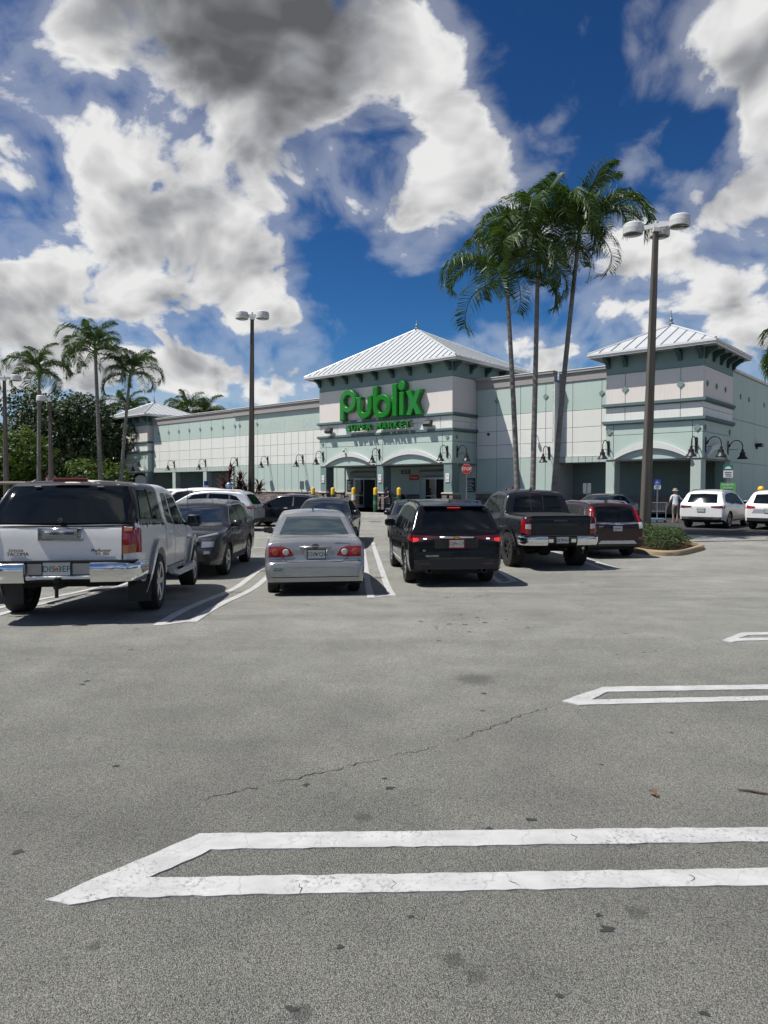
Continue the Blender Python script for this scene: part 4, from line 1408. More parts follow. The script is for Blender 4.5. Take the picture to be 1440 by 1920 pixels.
    def both(self, name, low, high, mat, **kw):
        r = []
        for ax in ('left', 'right'):
            r.append(self.patch(name, ax, low, high, mat, **kw))
        return r
    def mirror_patch(self, name, axis, low, high, mat, **kw):
        self.patch(name, axis, low, high, mat, **kw)
        return self.patch(name, axis, [(-x, z) for x, z in low], [(-x, z) for x, z in high], mat, **kw)
    def seam(self, axis, pts, w=0.014, off=0.0025, name='panel_gap', mat=None):
        P = dense(pts, 0.06); m = MB(); v = []
        for i, p in enumerate(P):
            a = Vector(P[max(0, i - 1)]); c = Vector(P[min(len(P) - 1, i + 1)])
            d = (c - a).normalized(); nn = Vector((-d.y, d.x)) * w / 2
            for s in (1, -1):
                h, D = self.hit(axis, Vector(p) + nn * s)
                v.append(h - D * off)
        m.add(v, [(2 * i, 2 * i + 1, 2 * i + 3, 2 * i + 2) for i in range(len(P) - 1)])
        return m.build(name, mat or M_seamm, self.root)
    def wheels(self, rim=None, spokes=5, rr_frac=0.66, chunky=False, inset=0.02, lug=0, track=None):
        key = (self.rw, self.tw, spokes, rr_frac, chunky, (rim or M_alloy).name)
        r, w = self.rw, self.tw
        rf = r * rr_frac
        t = MB()
        sh = 0.30 if not chunky else 0.16
        t.lathe([(rf * 0.97, -w * 0.42), (rf * 1.06, -w * 0.48), (r * 0.90, -w * 0.50), (r * 0.965, -w * (0.5 - sh * 0.12)), (r, -w * (0.5 - sh * 0.5)), (r, 0), (r, w * (0.5 - sh * 0.5)), (r * 0.965, w * (0.5 - sh * 0.12)), (r * 0.90, w * 0.50), (rf * 1.06, w * 0.48), (rf * 0.97, w * 0.42), (rf * 0.93, 0)], 36, 'x', closed=True)
        if lug:
            for k in range(lug):
                a0 = 2 * math.pi * k / lug
                for s in (-1, 1):
                    a = a0 + (0.5 if s > 0 else 0) * 2 * math.pi / lug
                    ca, sa = math.cos(a), math.sin(a)
                    x0, x1 = (0.02, w * 0.49) if s > 0 else (-w * 0.49, -0.02)
                    hw_ = r * 0.55 * math.pi / lug
                    vv = []
                    for rad in (r * 0.955, r * 1.028):
                        for x in (x0, x1):
                            for q in (-hw_, hw_):
                                vv.append((x, ca * rad - sa * q, sa * rad + ca * q))
                    t.add(vv, [(0, 2, 3, 1), (4, 5, 7, 6), (0, 1, 5, 4), (2, 6, 7, 3), (0, 4, 6, 2), (1, 3, 7, 5)])
        tm = t.mesh('wheel', M_tyre, 35)
        g_ = MB()
        # barrel, dish and spokes; outside is +x
        g_.lathe([(rf * 0.99, w * 0.44), (rf * 0.90, w * 0.40), (rf * 0.86, -w * 0.1), (rf * 0.99, -w * 0.38)], 28, 'x', mi=0, cap=False)
        g_.lathe([(rf * 0.90, w * 0.02), (0.02, w * 0.0)], 24, 'x', mi=1, cap=False)
        g_.lathe([(rf * 0.20, w * 0.10), (rf * 0.20, w * 0.36), (rf * 0.13, w * 0.40), (0.005, w * 0.40)], 16, 'x')
        for k in range(spokes):
            a = 2 * math.pi * k / spokes
            ca, sa = math.cos(a), math.sin(a)
            hw0, hw1 = rf * 0.13, rf * (0.15 if spokes < 7 else 0.10)
            vv = []
            for (rad, x, hh) in ((rf * 0.12, w * 0.36, hw0), (rf * 0.94, w * 0.40, hw1)):
                for dxx in (0, -0.03):
                    for q in (-hh, hh):
                        vv.append((x + dxx, ca * rad - sa * q, sa * rad + ca * q))
            g_.add(vv, [(0, 1, 5, 4), (2, 6, 7, 3), (0, 4, 6, 2), (1, 3, 7, 5), (4, 5, 7, 6)])
        gm_ = g_.mesh('rim', [rim or M_alloy, M_under], 35)
        xw = (track / 2) if track else self.W / 2 - w / 2 - inset
        for yy in (0.0, self.wb):
            for s in (1, -1):
                o = link('wheel', tm, self.root, (s * xw, yy, r), (0, 0, 0 if s > 0 else math.pi))
                link('rim', gm_, o)
    def mirrors(self, y, z, mat, size=(0.22, 0.11, 0.16), out=0.14):
        for s in (1, -1):
            x0 = self.wid(y - self.oh, z) 
            a = s * (x0 + out)
            m = MB(); bx_, by_, bz_ = size
            m.cbox(min(a, a + s * 0) - bx_ / 2, a + bx_ / 2, y - self.oh - by_ / 2, y - self.oh + by_ / 2, z - bz_ / 2 + 0.05, z + bz_ / 2 + 0.05, min(size) * 0.38)
            m.box(min(s * (x0 - 0.06), a), max(s * (x0 - 0.06), a), y - self.oh - 0.02, y - self.oh + 0.03, z - 0.03, z + 0.02)
            o = m.build('mirror', mat, self.root, 40)
            MB().box(a - bx_ * 0.42, a + bx_ * 0.42, y - self.oh - by_ / 2 - 0.003, y - self.oh - by_ / 2 + 0.002, z - bz_ * 0.38 + 0.05, z + bz_ * 0.38 + 0.05).build('mirror_glass', M_glass2, o)
    def plate(self, x, y, z, txt, axis='rear', red=False, tilt=0.0, tcol=None, frame=True):
        s = -1 if axis == 'rear' else 1
        m = MB().cbox(-0.153, 0.153, -0.006, 0.006, -0.077, 0.077, 0.003)
        o = m.build('number_plate', M_plate, self.root)
        o.location = (x, y, z); o.rotation_euler = (tilt, 0, 0 if axis == 'rear' else math.pi)
        if txt:
            text_obj(txt[0], 'lettering', tcol or M_platet, o, (-0.085, -0.0075, -0.004), (R(90), 0, 0), 0.098, 0.001)
            text_obj(txt[1], 'lettering', tcol or M_platet, o, (0.085, -0.0075, -0.004), (R(90), 0, 0), 0.098, 0.001)
        MB().lathe([(0.001, -0.0002), (0.022, 0.0), (0.022, -0.0016), (0.001, -0.0018)], 12, 'y', center=(0, -0.0066, -0.004)).build('emblem', M_orange, o)
        fr = MB()
        for b_ in ((-0.163, 0.163, -0.008, 0.0, 0.074, 0.086), (-0.163, 0.163, -0.008, 0.0, -0.092, -0.074), (-0.163, -0.150, -0.008, 0.0, -0.0735, 0.0735), (0.150, 0.163, -0.008, 0.0, -0.0735, 0.0735)):
            fr.box(*b_)
        fr.build('plate_frame', M_signr if red else M_plast, o)
    def handles(self, ys_, z, mat):
        for yh in ys_:
            for ax, s in (('left', -1), ('right', 1)):
                h, D = self.hit(ax, (yh, z))
                MB().cbox(h.x - 0.02 if s > 0 else h.x - 0.025, h.x + 0.025 if s > 0 else h.x + 0.02, h.y - 0.09, h.y + 0.09, h.z - 0.016, h.z + 0.016, 0.008).build('door_handle', mat, self.root)
    def text(self, txt, axis, x, z, size, mat, off=0.004):
        h, D = self.hit(axis, (x, z))
        rz = {'rear': 0, 'front': math.pi, 'right': R(90), 'left': R(-90)}[axis]
        return text_obj(txt, 'badge', mat, self.root, h - D * off, (R(90), 0, rz), size, 0.002)
    def arch_trim(self, mat, w=0.055, off=0.012):
        """lip round each wheel opening"""
        for yc in (0.0, self.wb):
            for s, ax in ((1, 'right'), (-1, 'left')):
                v = []; n = 18
                for k in range(n + 1):
                    a = math.pi * (-0.06 + 1.12 * k / n)
                    for rad in (self.ra + w, self.ra - 0.002):
                        y = yc - math.cos(a) * rad; z = self.rw + math.sin(a) * rad
                        h = self.bvh.ray_cast(Vector((3 * s, y, z)), Vector((-s, 0, 0)))[0]
                        x = (h.x if h is not None and abs(h.x) > self.W * 0.40 else s * self.wid(y, z)) + s * off
                        v.append((x, y, z))
                    rad = self.ra - 0.002
                    v.append((v[-1][0] - s * 0.09, v[-1][1], v[-1][2]))
                f = []
                for k in range(n):
                    for q in range(2):
                        z_ = (3 * k + q, 3 * k + q + 1, 3 * k + q + 4, 3 * k + q + 3)
                        f.append(z_ if s < 0 else z_[::-1])
                MB().add(v, f).build('wheel_arch', mat, self.root, 50)
def bumper_sweep(c, name, stations, z0, z1, mat, d=0.11):
    """pressed bumper: rounded section swept along plan points (x, y)"""
    zc, hh = (z0 + z1) / 2, (z1 - z0) / 2
    sec = [(0.30, 1.0), (-0.55, 1.0), (-0.85, 0.86), (-0.97, 0.55), (-0.97, 0.10), (-0.90, -0.30), (-0.72, -0.70), (-0.40, -1.0), (0.30, -0.9)]
    P = [Vector(p) for p in chaikin(stations, 2)]; n = len(P); k = len(sec); v = []
    for i in range(n):
        t = (P[min(i + 1, n - 1)] - P[max(i - 1, 0)]).normalized(); nn = Vector((-t.y, t.x))
        if nn.y > 0 and abs(nn.y) > 0.3:
            nn = -nn
        if abs(nn.y) <= 0.3 and nn.x * P[i].x < 0:
            nn = -nn
        for (a, b_) in sec:
            q = P[i] - nn * (a * d)
            v.append((q.x, q.y, zc + b_ * hh))
    f = [(i * k + j, i * k + (j + 1) % k, (i + 1) * k + (j + 1) % k, (i + 1) * k + j) for i in range(n - 1) for j in range(k)]
    f += [tuple(range(k)), tuple(range((n - 1) * k, n * k))]
    bm = bmesh.new(); vs = [bm.verts.new(p) for p in v]
    for q in f:
        bm.faces.new([vs[i] for i in q])
    bmesh.ops.recalc_face_normals(bm, faces=bm.faces)
    me = bpy.data.meshes.new(name); bm.to_mesh(me); bm.free()
    me.materials.append(mat); me.polygons.foreach_set('use_smooth', [True] * len(me.polygons)); me.set_sharp_from_angle(angle=R(50))
    return link(name, me, c.root)
def rrect(x0, x1, z0, z1):
    return [(x0, z0), (x1, z0)], [(x0, z1), (x1, z1)]

# ---- white pickup with canopy, nearest on the left
HD = R(7.5)
M_cdark = pmat('canopy_black', (0.016, 0.016, 0.018), 0.35, spec=0.35)
def canopy_paint(t, b):
    p = t.obj()
    n = t.noise(p, 2.6, 5, 0.55)
    t.set(b.inputs['Base Color'], t.mix(t.mr(n, 0.52, 0.56, 0.0, 1.0, True), (0.055, 0.052, 0.05), (0.60, 0.58, 0.55)))
    t.set(b.inputs['Roughness'], t.mr(n, 0.5, 0.56, 0.3, 0.75))
M_pcanopy = pmat('canopy_peeling_paint', (0.1, 0.1, 0.1), 0.4, fn=canopy_paint)
def white_pickup():
    prof = [(0.10, 0.62), (0.10, 0.70), (0.11, 1.10), (0.16, 1.16), (0.50, 1.60), (0.62, 1.655), (1.1, 1.68), (1.85, 1.69), (2.0, 1.70), (2.6, 1.72), (3.2, 1.69), (3.38, 1.64), (3.95, 1.18), (4.1, 1.14), (4.7, 1.09), (5.05, 1.02), (5.22, 0.86), (5.27, 0.6), (5.27, 0.5)]
    c = Car('pickup_truck', 'white crew-cab pickup with dark canopy over its bed, nearest vehicle on the left', (-3.90, 9.08), HD, prof, 1.76, (1.14, 1.08), 0.42, 3.26, 1.18, 0.37, M_pwhite, tum=0.24, tw=0.255, ra=0.455, plan_r=0.10, corner=0.12, crown=0.03, waist=0.75, shoulder=0.02, cat='pickup truck', pitch=-R(2.6), sill=0.04, zones=(lambda c_, n_: (3 if abs(n_.z) > 0.75 else 2) if (c_.z > 1.145 and c_.y < 0.68) else 0, [M_cdark, M_pcanopy]))
    r = c.root
    # canopy: dark lid panels over the rear half, glass tailgate, tinted side glass
    c.patch('canopy_rear', 'rear', [(-0.865, 1.125), (0, 1.12), (0.865, 1.125)], [(-0.72, 1.645), (0, 1.665), (0.72, 1.645)], M_cdark, off=0.008)
    c.patch('canopy_glass', 'rear', [(-0.85, 1.155), (0, 1.15), (0.85, 1.155)], [(-0.66, 1.60), (0, 1.615), (0.66, 1.60)], M_glass, off=0.022)
    for s in ('left', 'right'):
        w = c.patch('canopy_side', s, [(0.18, 1.155), (1.82, 1.15)], [(0.48, 1.60), (0.9, 1.60), (1.82, 1.60)], M_cdark, off=0.012)
        g_ = c.patch('canopy_window', s, [(0.36, 1.20), (1.72, 1.195)], [(0.58, 1.56), (1.72, 1.57)], M_glass, off=0.022)
        c.patch('window_divider', s, [(1.08, 1.20), (1.13, 1.20)], [(1.08, 1.59), (1.13, 1.59)], M_plast, off=0.028)
        # door glass
        c.patch('window', s, [(2.16, 1.14), (2.60, 1.12)], [(2.20, 1.58), (2.55, 1.59)], M_glass2, off=0.006)
        c.patch('window', s, [(2.72, 1.11), (3.74, 1.11), (3.80, 1.14)], [(2.70, 1.59), (3.08, 1.58), (3.26, 1.53)], M_glass2, off=0.006)
        for pts in ([(1.93, 0.50), (1.93, 1.66)], [(2.66, 0.52), (2.66, 1.62)], [(3.86, 0.62), (3.92, 1.12)], [(1.96, 0.50), (3.7, 0.50)]):
            c.seam(s, pts)
        c.seam(s, [(0.18, 1.135), (1.9, 1.13)], 0.02)
        c.patch('tail_light', s, [(0.12, 0.80), (0.21, 0.80)], [(0.14, 1.10), (0.26, 1.08)], M_tail, off=0.010)
        c.patch('fuel_badge', s, [(3.86, 0.86), (3.98, 0.86)], [(3.86, 0.885), (3.98, 0.885)], M_plast, off=0.006)
    c.mirror_patch('tail_light', 'rear', [(0.695, 0.885), (0.845, 0.90)], [(0.695, 1.105), (0.81, 1.09)], M_tail, off=0.012)
    c.mirror_patch('reverse_light', 'rear', [(0.695, 0.79), (0.84, 0.80)], [(0.695, 0.88), (0.845, 0.895)], M_amber, off=0.012)
    c.mirror_patch('turn_light', 'rear', [(0.71, 1.055), (0.80, 1.055)], [(0.71, 1.10), (0.80, 1.09)], M_amber, off=0.017)
    # tailgate outline
    for pts in ([(-0.69, 0.70), (-0.69, 1.11)], [(0.69, 0.70), (0.69, 1.11)], [(-0.69, 0.70), (0.69, 0.70)], [(-0.86, 1.115), (0.86, 1.115)]):
        c.seam('rear', pts, 0.018)
    ye = c.y0
    MB().cbox(-0.255, 0.255, ye - 0.022, ye + 0.02, 0.94, 1.10, 0.014).build('handle_surround', M_chrome, r, 40)
    MB().cbox(-0.19, 0.19, ye - 0.030, ye - 0.023, 0.97, 1.075, 0.003).build('handle_recess', M_psilver, r)
    MB().cbox(-0.17, 0.17, ye - 0.045, ye - 0.031, 1.01, 1.055, 0.006).build('tailgate_handle', M_chrome, r)
    # lettering
    text_obj('TOYOTA', 'badge', M_plast, r, (-0.49, ye - 0.006, 0.835), (R(90), 0, 0), 0.04, 0.003)
    text_obj('TACOMA', 'badge', M_plast, r, (-0.47, ye - 0.006, 0.795), (R(90), 0, 0), 0.056, 0.003)
    text_obj('PreRunner', 'badge', M_plast, r, (0.45, ye - 0.006, 0.83), (R(90), 0, 0), 0.052, 0.003, shear=0.3)
    text_obj('V6  SR5', 'badge', M_plast, r, (0.47, ye - 0.006, 0.79), (R(90), 0, 0), 0.045, 0.003)
    MB().cbox(-0.20, 0.20, ye + 0.34, ye + 0.40, 1.655, 1.70, 0.012).build('brake_light', M_taild, r)
    MB().lathe([(0.002, -0.02), (0.03, -0.02), (0.035, 0.0)], 14, 'y', center=(0, ye + 0.015, 1.185)).build('canopy_latch', M_chrome, r)
    for x in (-0.36, 0.36):
        MB().cbox(x - 0.04, x + 0.04, ye + 0.325, ye + 0.35, 1.585, 1.60, 0.005).build('hinge', M_psilver, r)
    # chrome step bumper
    b = MB()
    for s in (1, -1):
        pts = [(0.42, -0.12), (0.95, -0.02), (0.95, 0.06), (0.42, -0.02)]
        bumper_sweep(c, 'bumper_end', [(s * 0.36, ye - 0.075), (s * 0.62, ye - 0.07), (s * 0.80, ye - 0.03), (s * 0.845, ye + 0.05), (s * 0.86, ye + 0.30)], 0.47, 0.70, M_chrome, 0.075)
    MB().box(-0.86, 0.86, ye - 0.10, ye + 0.12, 0.703, 0.722).build('bumper_step', M_plast, r)
    MB().cbox(-0.357, 0.357, ye - 0.11, ye + 0.10, 0.50, 0.545, 0.01).build('bumper_centre', M_chrome, r)
    MB().cbox(-0.357, 0.357, ye - 0.055, ye + 0.10, 0.548, 0.695, 0.01).build('bumper_panel', M_psilver, r)
    c.plate(-0.02, ye - 0.075, 0.625, ('DIS', '3EP'))
    h = MB(); h.tube([(0, ye + 0.2, 0.42), (0, ye - 0.16, 0.42)], 0.032, 8); h.build('tow_bar', M_under, r)
    MB().tube([(0, ye - 0.14, 0.30), (0, ye - 0.14, 0.44)], 0.022, 8).build('tow_pin', M_under, r)
    MB().lathe([(0.002, 0.05), (0.032, 0.03), (0.032, -0.01), (0.012, -0.03)], 12, center=(0, ye - 0.14, 0.49)).build('tow_ball', M_under, r, 50)
    MB().tube([(0.66, ye + 1.0, 0.42), (0.70, ye + 0.45, 0.40)], 0.03, 10).build('exhaust', M_under, r)
    for s in (1, -1):
        MB().box(min(s * 0.62, s * 0.90), max(s * 0.62, s * 0.90), -0.50, -0.48, 0.16, 0.50).build('mud_flap', M_plast, r)
        b = MB(); b.tube([(s * 0.95, 0.75, 0.44), (s * 1.0, 0.9, 0.40), (s * 1.0, 2.55, 0.40), (s * 0.98, 2.68, 0.44)], 0.045, 8)
        b.box(min(s * 0.70, s * 0.98), max(s * 0.70, s * 0.98), 1.0, 1.06, 0.42, 0.46); b.box(min(s * 0.70, s * 0.98), max(s * 0.70, s * 0.98), 2.3, 2.36, 0.42, 0.46)
        b.build('side_step', M_alloy, r, 50)
    c.arch_trim(M_pwhite, 0.10, 0.06)
    c.wheels(M_alloy, 6, 0.70, inset=-0.06)
    c.mirrors(3.72, 1.12, M_plast, (0.24, 0.10, 0.20), 0.17)
    c.handles((2.20, 2.95), 1.0, M_pwhite)
    MB().tube([(0.80, 3.30, 1.10), (0.80, 3.28, 1.95)], 0.005, 5).build('antenna', M_black, r)
    return c
white_pickup()

# ---- silver saloon
def silver_sedan():
    prof = [(-0.02, 0.40), (-0.015, 0.47), (-0.01, 0.56), (0.0, 0.625), (0.02, 0.655), (0.085, 0.668), (0.10, 0.88), (0.125, 0.99), (0.26, 1.03), (0.60, 1.055), (0.95, 1.27), (1.25, 1.415), (1.55, 1.465), (2.1, 1.48), (2.55, 1.455), (2.78, 1.40), (3.42, 1.0), (3.6, 0.96), (4.1, 0.86), (4.38, 0.74), (4.51, 0.58), (4.53, 0.42), (4.53, 0.36)]
    c = Car('sedan_car', 'silver saloon with round red tail lamps, between the white pickup and the black car', (-1.225, 12.05), R(7.5), prof, 1.71, (0.95, 0.90), 0.22, 2.60, 0.98, 0.305, M_psilver, tum=0.42, tw=0.21, scale=0.945, zscale=0.99, plan_r=0.20, corner=0.11, waist=0.58, cat='car')
    r = c.root; ye = c.y0
    c.patch('rear_window', 'rear', [(-0.62, 1.095), (0, 1.085), (0.62, 1.095)], [(-0.49, 1.385), (0, 1.40), (0.49, 1.385)], M_glass3, off=0.006)
    c.patch('windscreen', 'front', [(-0.64, 1.04), (0, 1.03), (0.64, 1.04)], [(-0.50, 1.38), (0, 1.40), (0.50, 1.38)], M_glass2, off=0.006)
    for s in ('left', 'right'):
        c.patch('window', s, [(1.06, 1.03), (1.98, 1.01)], [(1.42, 1.38), (2.0, 1.405)], M_glass2, off=0.006)
        c.patch('window', s, [(2.07, 1.01), (3.10, 0.99)], [(2.08, 1.405), (2.62, 1.36)], M_glass2, off=0.006)
        for pts in ([(2.03, 0.36), (2.03, 1.38)], [(3.12, 0.40), (3.12, 0.98)], [(1.25, 0.62), (1.05, 1.0)]):
            c.seam(s, pts)
        c.patch('tail_light', s, [(0.10, 0.74), (0.24, 0.76)], [(0.12, 0.91), (0.28, 0.90)], M_tail, off=0.007)
        c.patch('side_mark', s, [(0.10, 0.40), (1.0, 0.40)], [(0.10, 0.405), (1.0, 0.405)], M_seamm, off=0.003)
    c.mirror_patch('tail_light', 'rear', [(0.36, 0.76), (0.56, 0.735), (0.79, 0.74)], [(0.44, 0.885), (0.56, 0.925), (0.79, 0.92)], M_tail, off=0.012)
    for x in (0.50, 0.68):
        for s in (1, -1):
            h, D = c.hit('rear', (s * x, 0.82))
            o = MB().lathe([(0.001, -0.012), (0.048, -0.010), (0.056, 0.004), (0.056, 0.02)], 18, 'y', center=(s * x, h.y - 0.012, 0.82)).build('lamp_lens', M_clearlens if x < 0.6 else M_amberred, r, 40)
    # boot lid and bumper lines
    c.seam('rear', [(-0.60, 1.04), (-0.57, 0.74), (-0.47, 0.66), (0.47, 0.66), (0.57, 0.74), (0.60, 1.04)], 0.012)
    c.seam('rear', [(-0.78, 0.665), (-0.49, 0.665)], 0.012); c.seam('rear', [(0.49, 0.665), (0.78, 0.665)], 0.012)
    h, D = c.hit('rear', (0, 0.9))
    MB().cbox(-0.27, 0.27, h.y - 0.028, h.y + 0.03, 0.885, 0.925, 0.012).build('boot_trim', M_psilver, r, 40)
    MB().cbox(-0.20, 0.20, h.y - 0.012, h.y + 0.02, 0.69, 0.875, 0.008).build('plate_recess', M_psilver, r)
    em = MB(); em.tube([(0.055 * math.cos(a), h.y - 0.034, 0.925 + 0.038 * math.sin(a)) for a in [2 * math.pi * i / 20 for i in range(21)]], 0.007, 6)
    em.tube([(0.022 * math.cos(a), h.y - 0.034, 0.93 + 0.036 * math.sin(a)) for a in [2 * math.pi * i / 16 for i in range(17)]], 0.006, 6)
    em.tube([(0.045 * math.cos(a), h.y - 0.034, 0.945 + 0.014 * math.sin(a)) for a in [2 * math.pi * i / 16 for i in range(17)]], 0.006, 6)
    em.build('emblem', M_signk, r, 50)
    text_obj('COROLLA LE', 'badge', M_signk, r, (0.46, h.y - 0.006 + 0.02, 0.968), (R(90), 0, 0), 0.034, 0.002, space=1.2)
    c.plate(0.02, h.y - 0.022, 0.785, ('520', 'VQH'))
    h2, D = c.hit('rear', (-0.62, 0.53))
    MB().cbox(-0.70, -0.56, h2.y - 0.004, h2.y + 0.03, 0.515, 0.565, 0.002).build('bumper_sticker', pmat('sticker_green', (0.02, 0.16, 0.09), 0.5), r)
    text_obj('ALAMO', 'badge', M_signw, r, (-0.63, h2.y - 0.0075, 0.54), (R(90), 0, 0), 0.036, 0.001)
    c.seam('rear', [(-0.80, 0.40), (0.80, 0.40)], 0.014)
    MB().prism([(1.42 - 0.98, 1.50), (1.52 - 0.98, 1.50), (1.46 - 0.98, 1.565)], -0.014, 0.014, 'x').build('antenna', M_black, r)
    MB().tube([(0.55, ye + 0.06, 0.26), (0.55, ye + 0.5, 0.26)], 0.03, 8).build('exhaust', M_under, r)
    c.wheels(M_alloy, 6, 0.66); c.mirrors(3.08, 0.98, M_plast, (0.21, 0.10, 0.13), 0.12); c.handles((1.55, 2.35), 0.86, M_psilver)
    h3 = MB(); h3.box(-0.55, -0.12, 1.15 - .98, 1.2 - .98, 1.0, 1.02)
    c.mirror_patch('headlight', 'front', [(0.42, 0.62), (0.74, 0.66)], [(0.44, 0.74), (0.70, 0.80)], M_headl, off=0.008)
    return c
M_amberred = pmat('amber_red_lens', (0.36, 0.07, 0.03), 0.12, coat=0.5)
silver_sedan()

# ---- black SUV with its brake lamps lit
def black_suv():
    prof = [(0.05, 0.40), (0.0, 0.50), (0.0, 0.62), (0.015, 0.655), (0.07, 0.67), (0.085, 0.98), (0.11, 1.12), (0.16, 1.20), (0.42, 1.58), (0.50, 1.68), (0.62, 1.725), (1.2, 1.785), (2.1, 1.80), (2.9, 1.75), (3.3, 1.65), (4.1, 1.17), (4.4, 1.11), (4.9, 1.02), (5.1, 0.85), (5.17, 0.6), (5.17, 0.45)]
    c = Car('black_suv', 'large black SUV with lit red brake lamps, right of the silver saloon', (1.26, 13.70), R(5.0), prof, 1.99, (1.15, 1.05), 0.30, 3.07, 1.12, 0.385, M_pblack, tum=0.33, tw=0.25, scale=0.885, zscale=1.0, plan_r=0.20, corner=0.10, waist=0.75, cat='car', crown=0.04)
    r = c.root; ye = c.y0
    c.patch('rear_window', 'rear', [(-0.74, 1.23), (0, 1.215), (0.74, 1.23)], [(-0.62, 1.63), (0, 1.655), (0.62, 1.63)], M_glass, off=0.006)
    c.patch('windscreen', 'front', [(-0.76, 1.20), (0, 1.20), (0.76, 1.20)], [(-0.62, 1.62), (0, 1.65), (0.62, 1.62)], M_glass, off=0.006)
    for s in ('left', 'right'):
        c.patch('window', s, [(0.36, 1.22), (1.02, 1.20)], [(0.62, 1.62), (1.08, 1.66)], M_glass, off=0.006)
        c.patch('window', s, [(1.20, 1.19), (2.15, 1.16)], [(1.22, 1.665), (2.12, 1.69)], M_glass, off=0.006)
        c.patch('window', s, [(2.25, 1.155), (3.55, 1.13)], [(2.22, 1.69), (2.98, 1.63)], M_glass, off=0.006)
        c.patch('pillar_trim', s, [(1.0, 1.205), (2.3, 1.16)], [(1.06, 1.655), (2.3, 1.685)], M_plast, off=0.004)
        c.seam(s, [(2.2, 0.45), (2.2, 1.2)]); c.seam(s, [(1.25, 0.9), (1.15, 1.2)])
        c.patch('sill_trim', s, [(1.75, 0.42), (3.6, 0.42)], [(1.75, 0.47), (3.6, 0.47)], M_chrome, off=0.012)
        c.patch('tail_light', s, [(0.10, 0.98), (0.30, 1.02)], [(0.12, 1.14), (0.34, 1.12)], M_tail, off=0.008)
    c.mirror_patch('tail_light', 'rear', [(0.36, 1.055), (0.62, 1.00), (0.93, 0.95)], [(0.36, 1.085), (0.62, 1.10), (0.93, 1.12)], M_taild, off=0.012)
    c.mirror_patch('brake_light', 'rear', [(0.80, 0.995), (0.915, 0.97)], [(0.80, 1.045), (0.915, 1.06)], M_brake, off=0.022)
    c.mirror_patch('reverse_light', 'rear', [(0.63, 1.025), (0.70, 1.025)], [(0.63, 1.045), (0.70, 1.045)], M_rev, off=0.022)
    MB().box(-0.135, 0.135, ye + 0.345, ye + 0.42, 1.662, 1.680).build('brake_light', M_brake, r)
    sp = MB(); sp.prism([(ye + 0.34, 1.69), (ye + 0.62, 1.735), (ye + 0.62, 1.755), (ye + 0.36, 1.715)], -0.66, 0.66, 'x'); sp.build('spoiler', M_pblack, r, 30)
    h, D = c.hit('rear', (0, 1.06))
    MB().cbox(-0.37, 0.37, h.y - 0.03, h.y + 0.02, 1.035, 1.085, 0.012).build('chrome_bar', M_chrome, r, 40)
    bt = MB(); z = 1.058; bt.prism([(-0.085, z - 0.018), (-0.03, z - 0.018), (-0.025, z - 0.03), (0.025, z - 0.03), (0.03, z - 0.018), (0.085, z - 0.018), (0.075, z + 0.018), (0.03, z + 0.018), (0.025, z + 0.03), (-0.025, z + 0.03), (-0.03, z + 0.018), (-0.075, z + 0.018)], h.y - 0.042, h.y - 0.031, 'y')
    bt.build('emblem', pmat('emblem_gold', (0.50, 0.36, 0.10), 0.25, metal=0.8), r)
    h, D = c.hit('rear', (0, 0.92))
    MB().cbox(-0.46, 0.46, h.y - 0.004, h.y + 0.05, 0.80, 1.02, 0.003).build('plate_recess', M_plast, r)
    c.plate(0.0, h.y - 0.02, 0.93, ('GJP', '127'), red=True)
    text_obj('TRAVERSE', 'badge', M_chrome, r, (-0.52, ye - 0.004, 0.675), (R(90), 0, 0), 0.055, 0.003, space=1.15)
    text_obj('RS', 'badge', M_chrome, r, (-0.68, c.hit('rear', (-0.6, 0.78))[0].y - 0.004, 0.785), (R(90), 0, 0), 0.05, 0.003)
    c.patch('bumper_trim', 'rear', [(-0.88, 0.40), (0, 0.40), (0.88, 0.40)], [(-0.90, 0.595), (0, 0.60), (0.90, 0.595)], M_plast, off=0.012)
    c.patch('bumper_step', 'rear', [(-0.60, 0.605), (0.60, 0.605)], [(-0.56, 0.64), (0.56, 0.64)], M_pdark, off=0.02)
    c.mirror_patch('reflector', 'rear', [(0.55, 0.50), (0.78, 0.50)], [(0.55, 0.52), (0.78, 0.52)], M_taild, off=0.02)
    for x in (-0.58, 0.58):
        MB().lathe([(0.045, -0.06), (0.058, -0.06), (0.058, 0.2), (0.045, 0.2)], 14, 'y', center=(x, ye + 0.04, 0.37), closed=True).build('exhaust', M_plast, r, 40)
    MB().tube([(0.18, ye + 0.22, 1.27), (-0.20, ye + 0.20, 1.255)], [0.014, 0.008], 6).build('wiper', M_black, r)
    MB().prism([(0.75 + ye, 1.76), (0.95 + ye, 1.77), (0.82 + ye, 1.85)], -0.02, 0.02, 'x').build('antenna', M_black, r)
    for s in (1, -1):
        MB().tube([(s * 0.68, ye + 0.75, 1.74), (s * 0.69, ye + 0.9, 1.79), (s * 0.69, ye + 2.6, 1.80), (s * 0.68, ye + 2.8, 1.75)], 0.018, 6).build('roof_rail', M_plast, r)
    c.arch_trim(M_plast, 0.05, 0.008)
    c.wheels(M_chrome, 7, 0.70); c.mirrors(3.50, 1.16, M_pblack, (0.26, 0.12, 0.18), 0.15); c.handles((1.85, 2.75), 1.02, M_pblack)
    return c
black_suv()

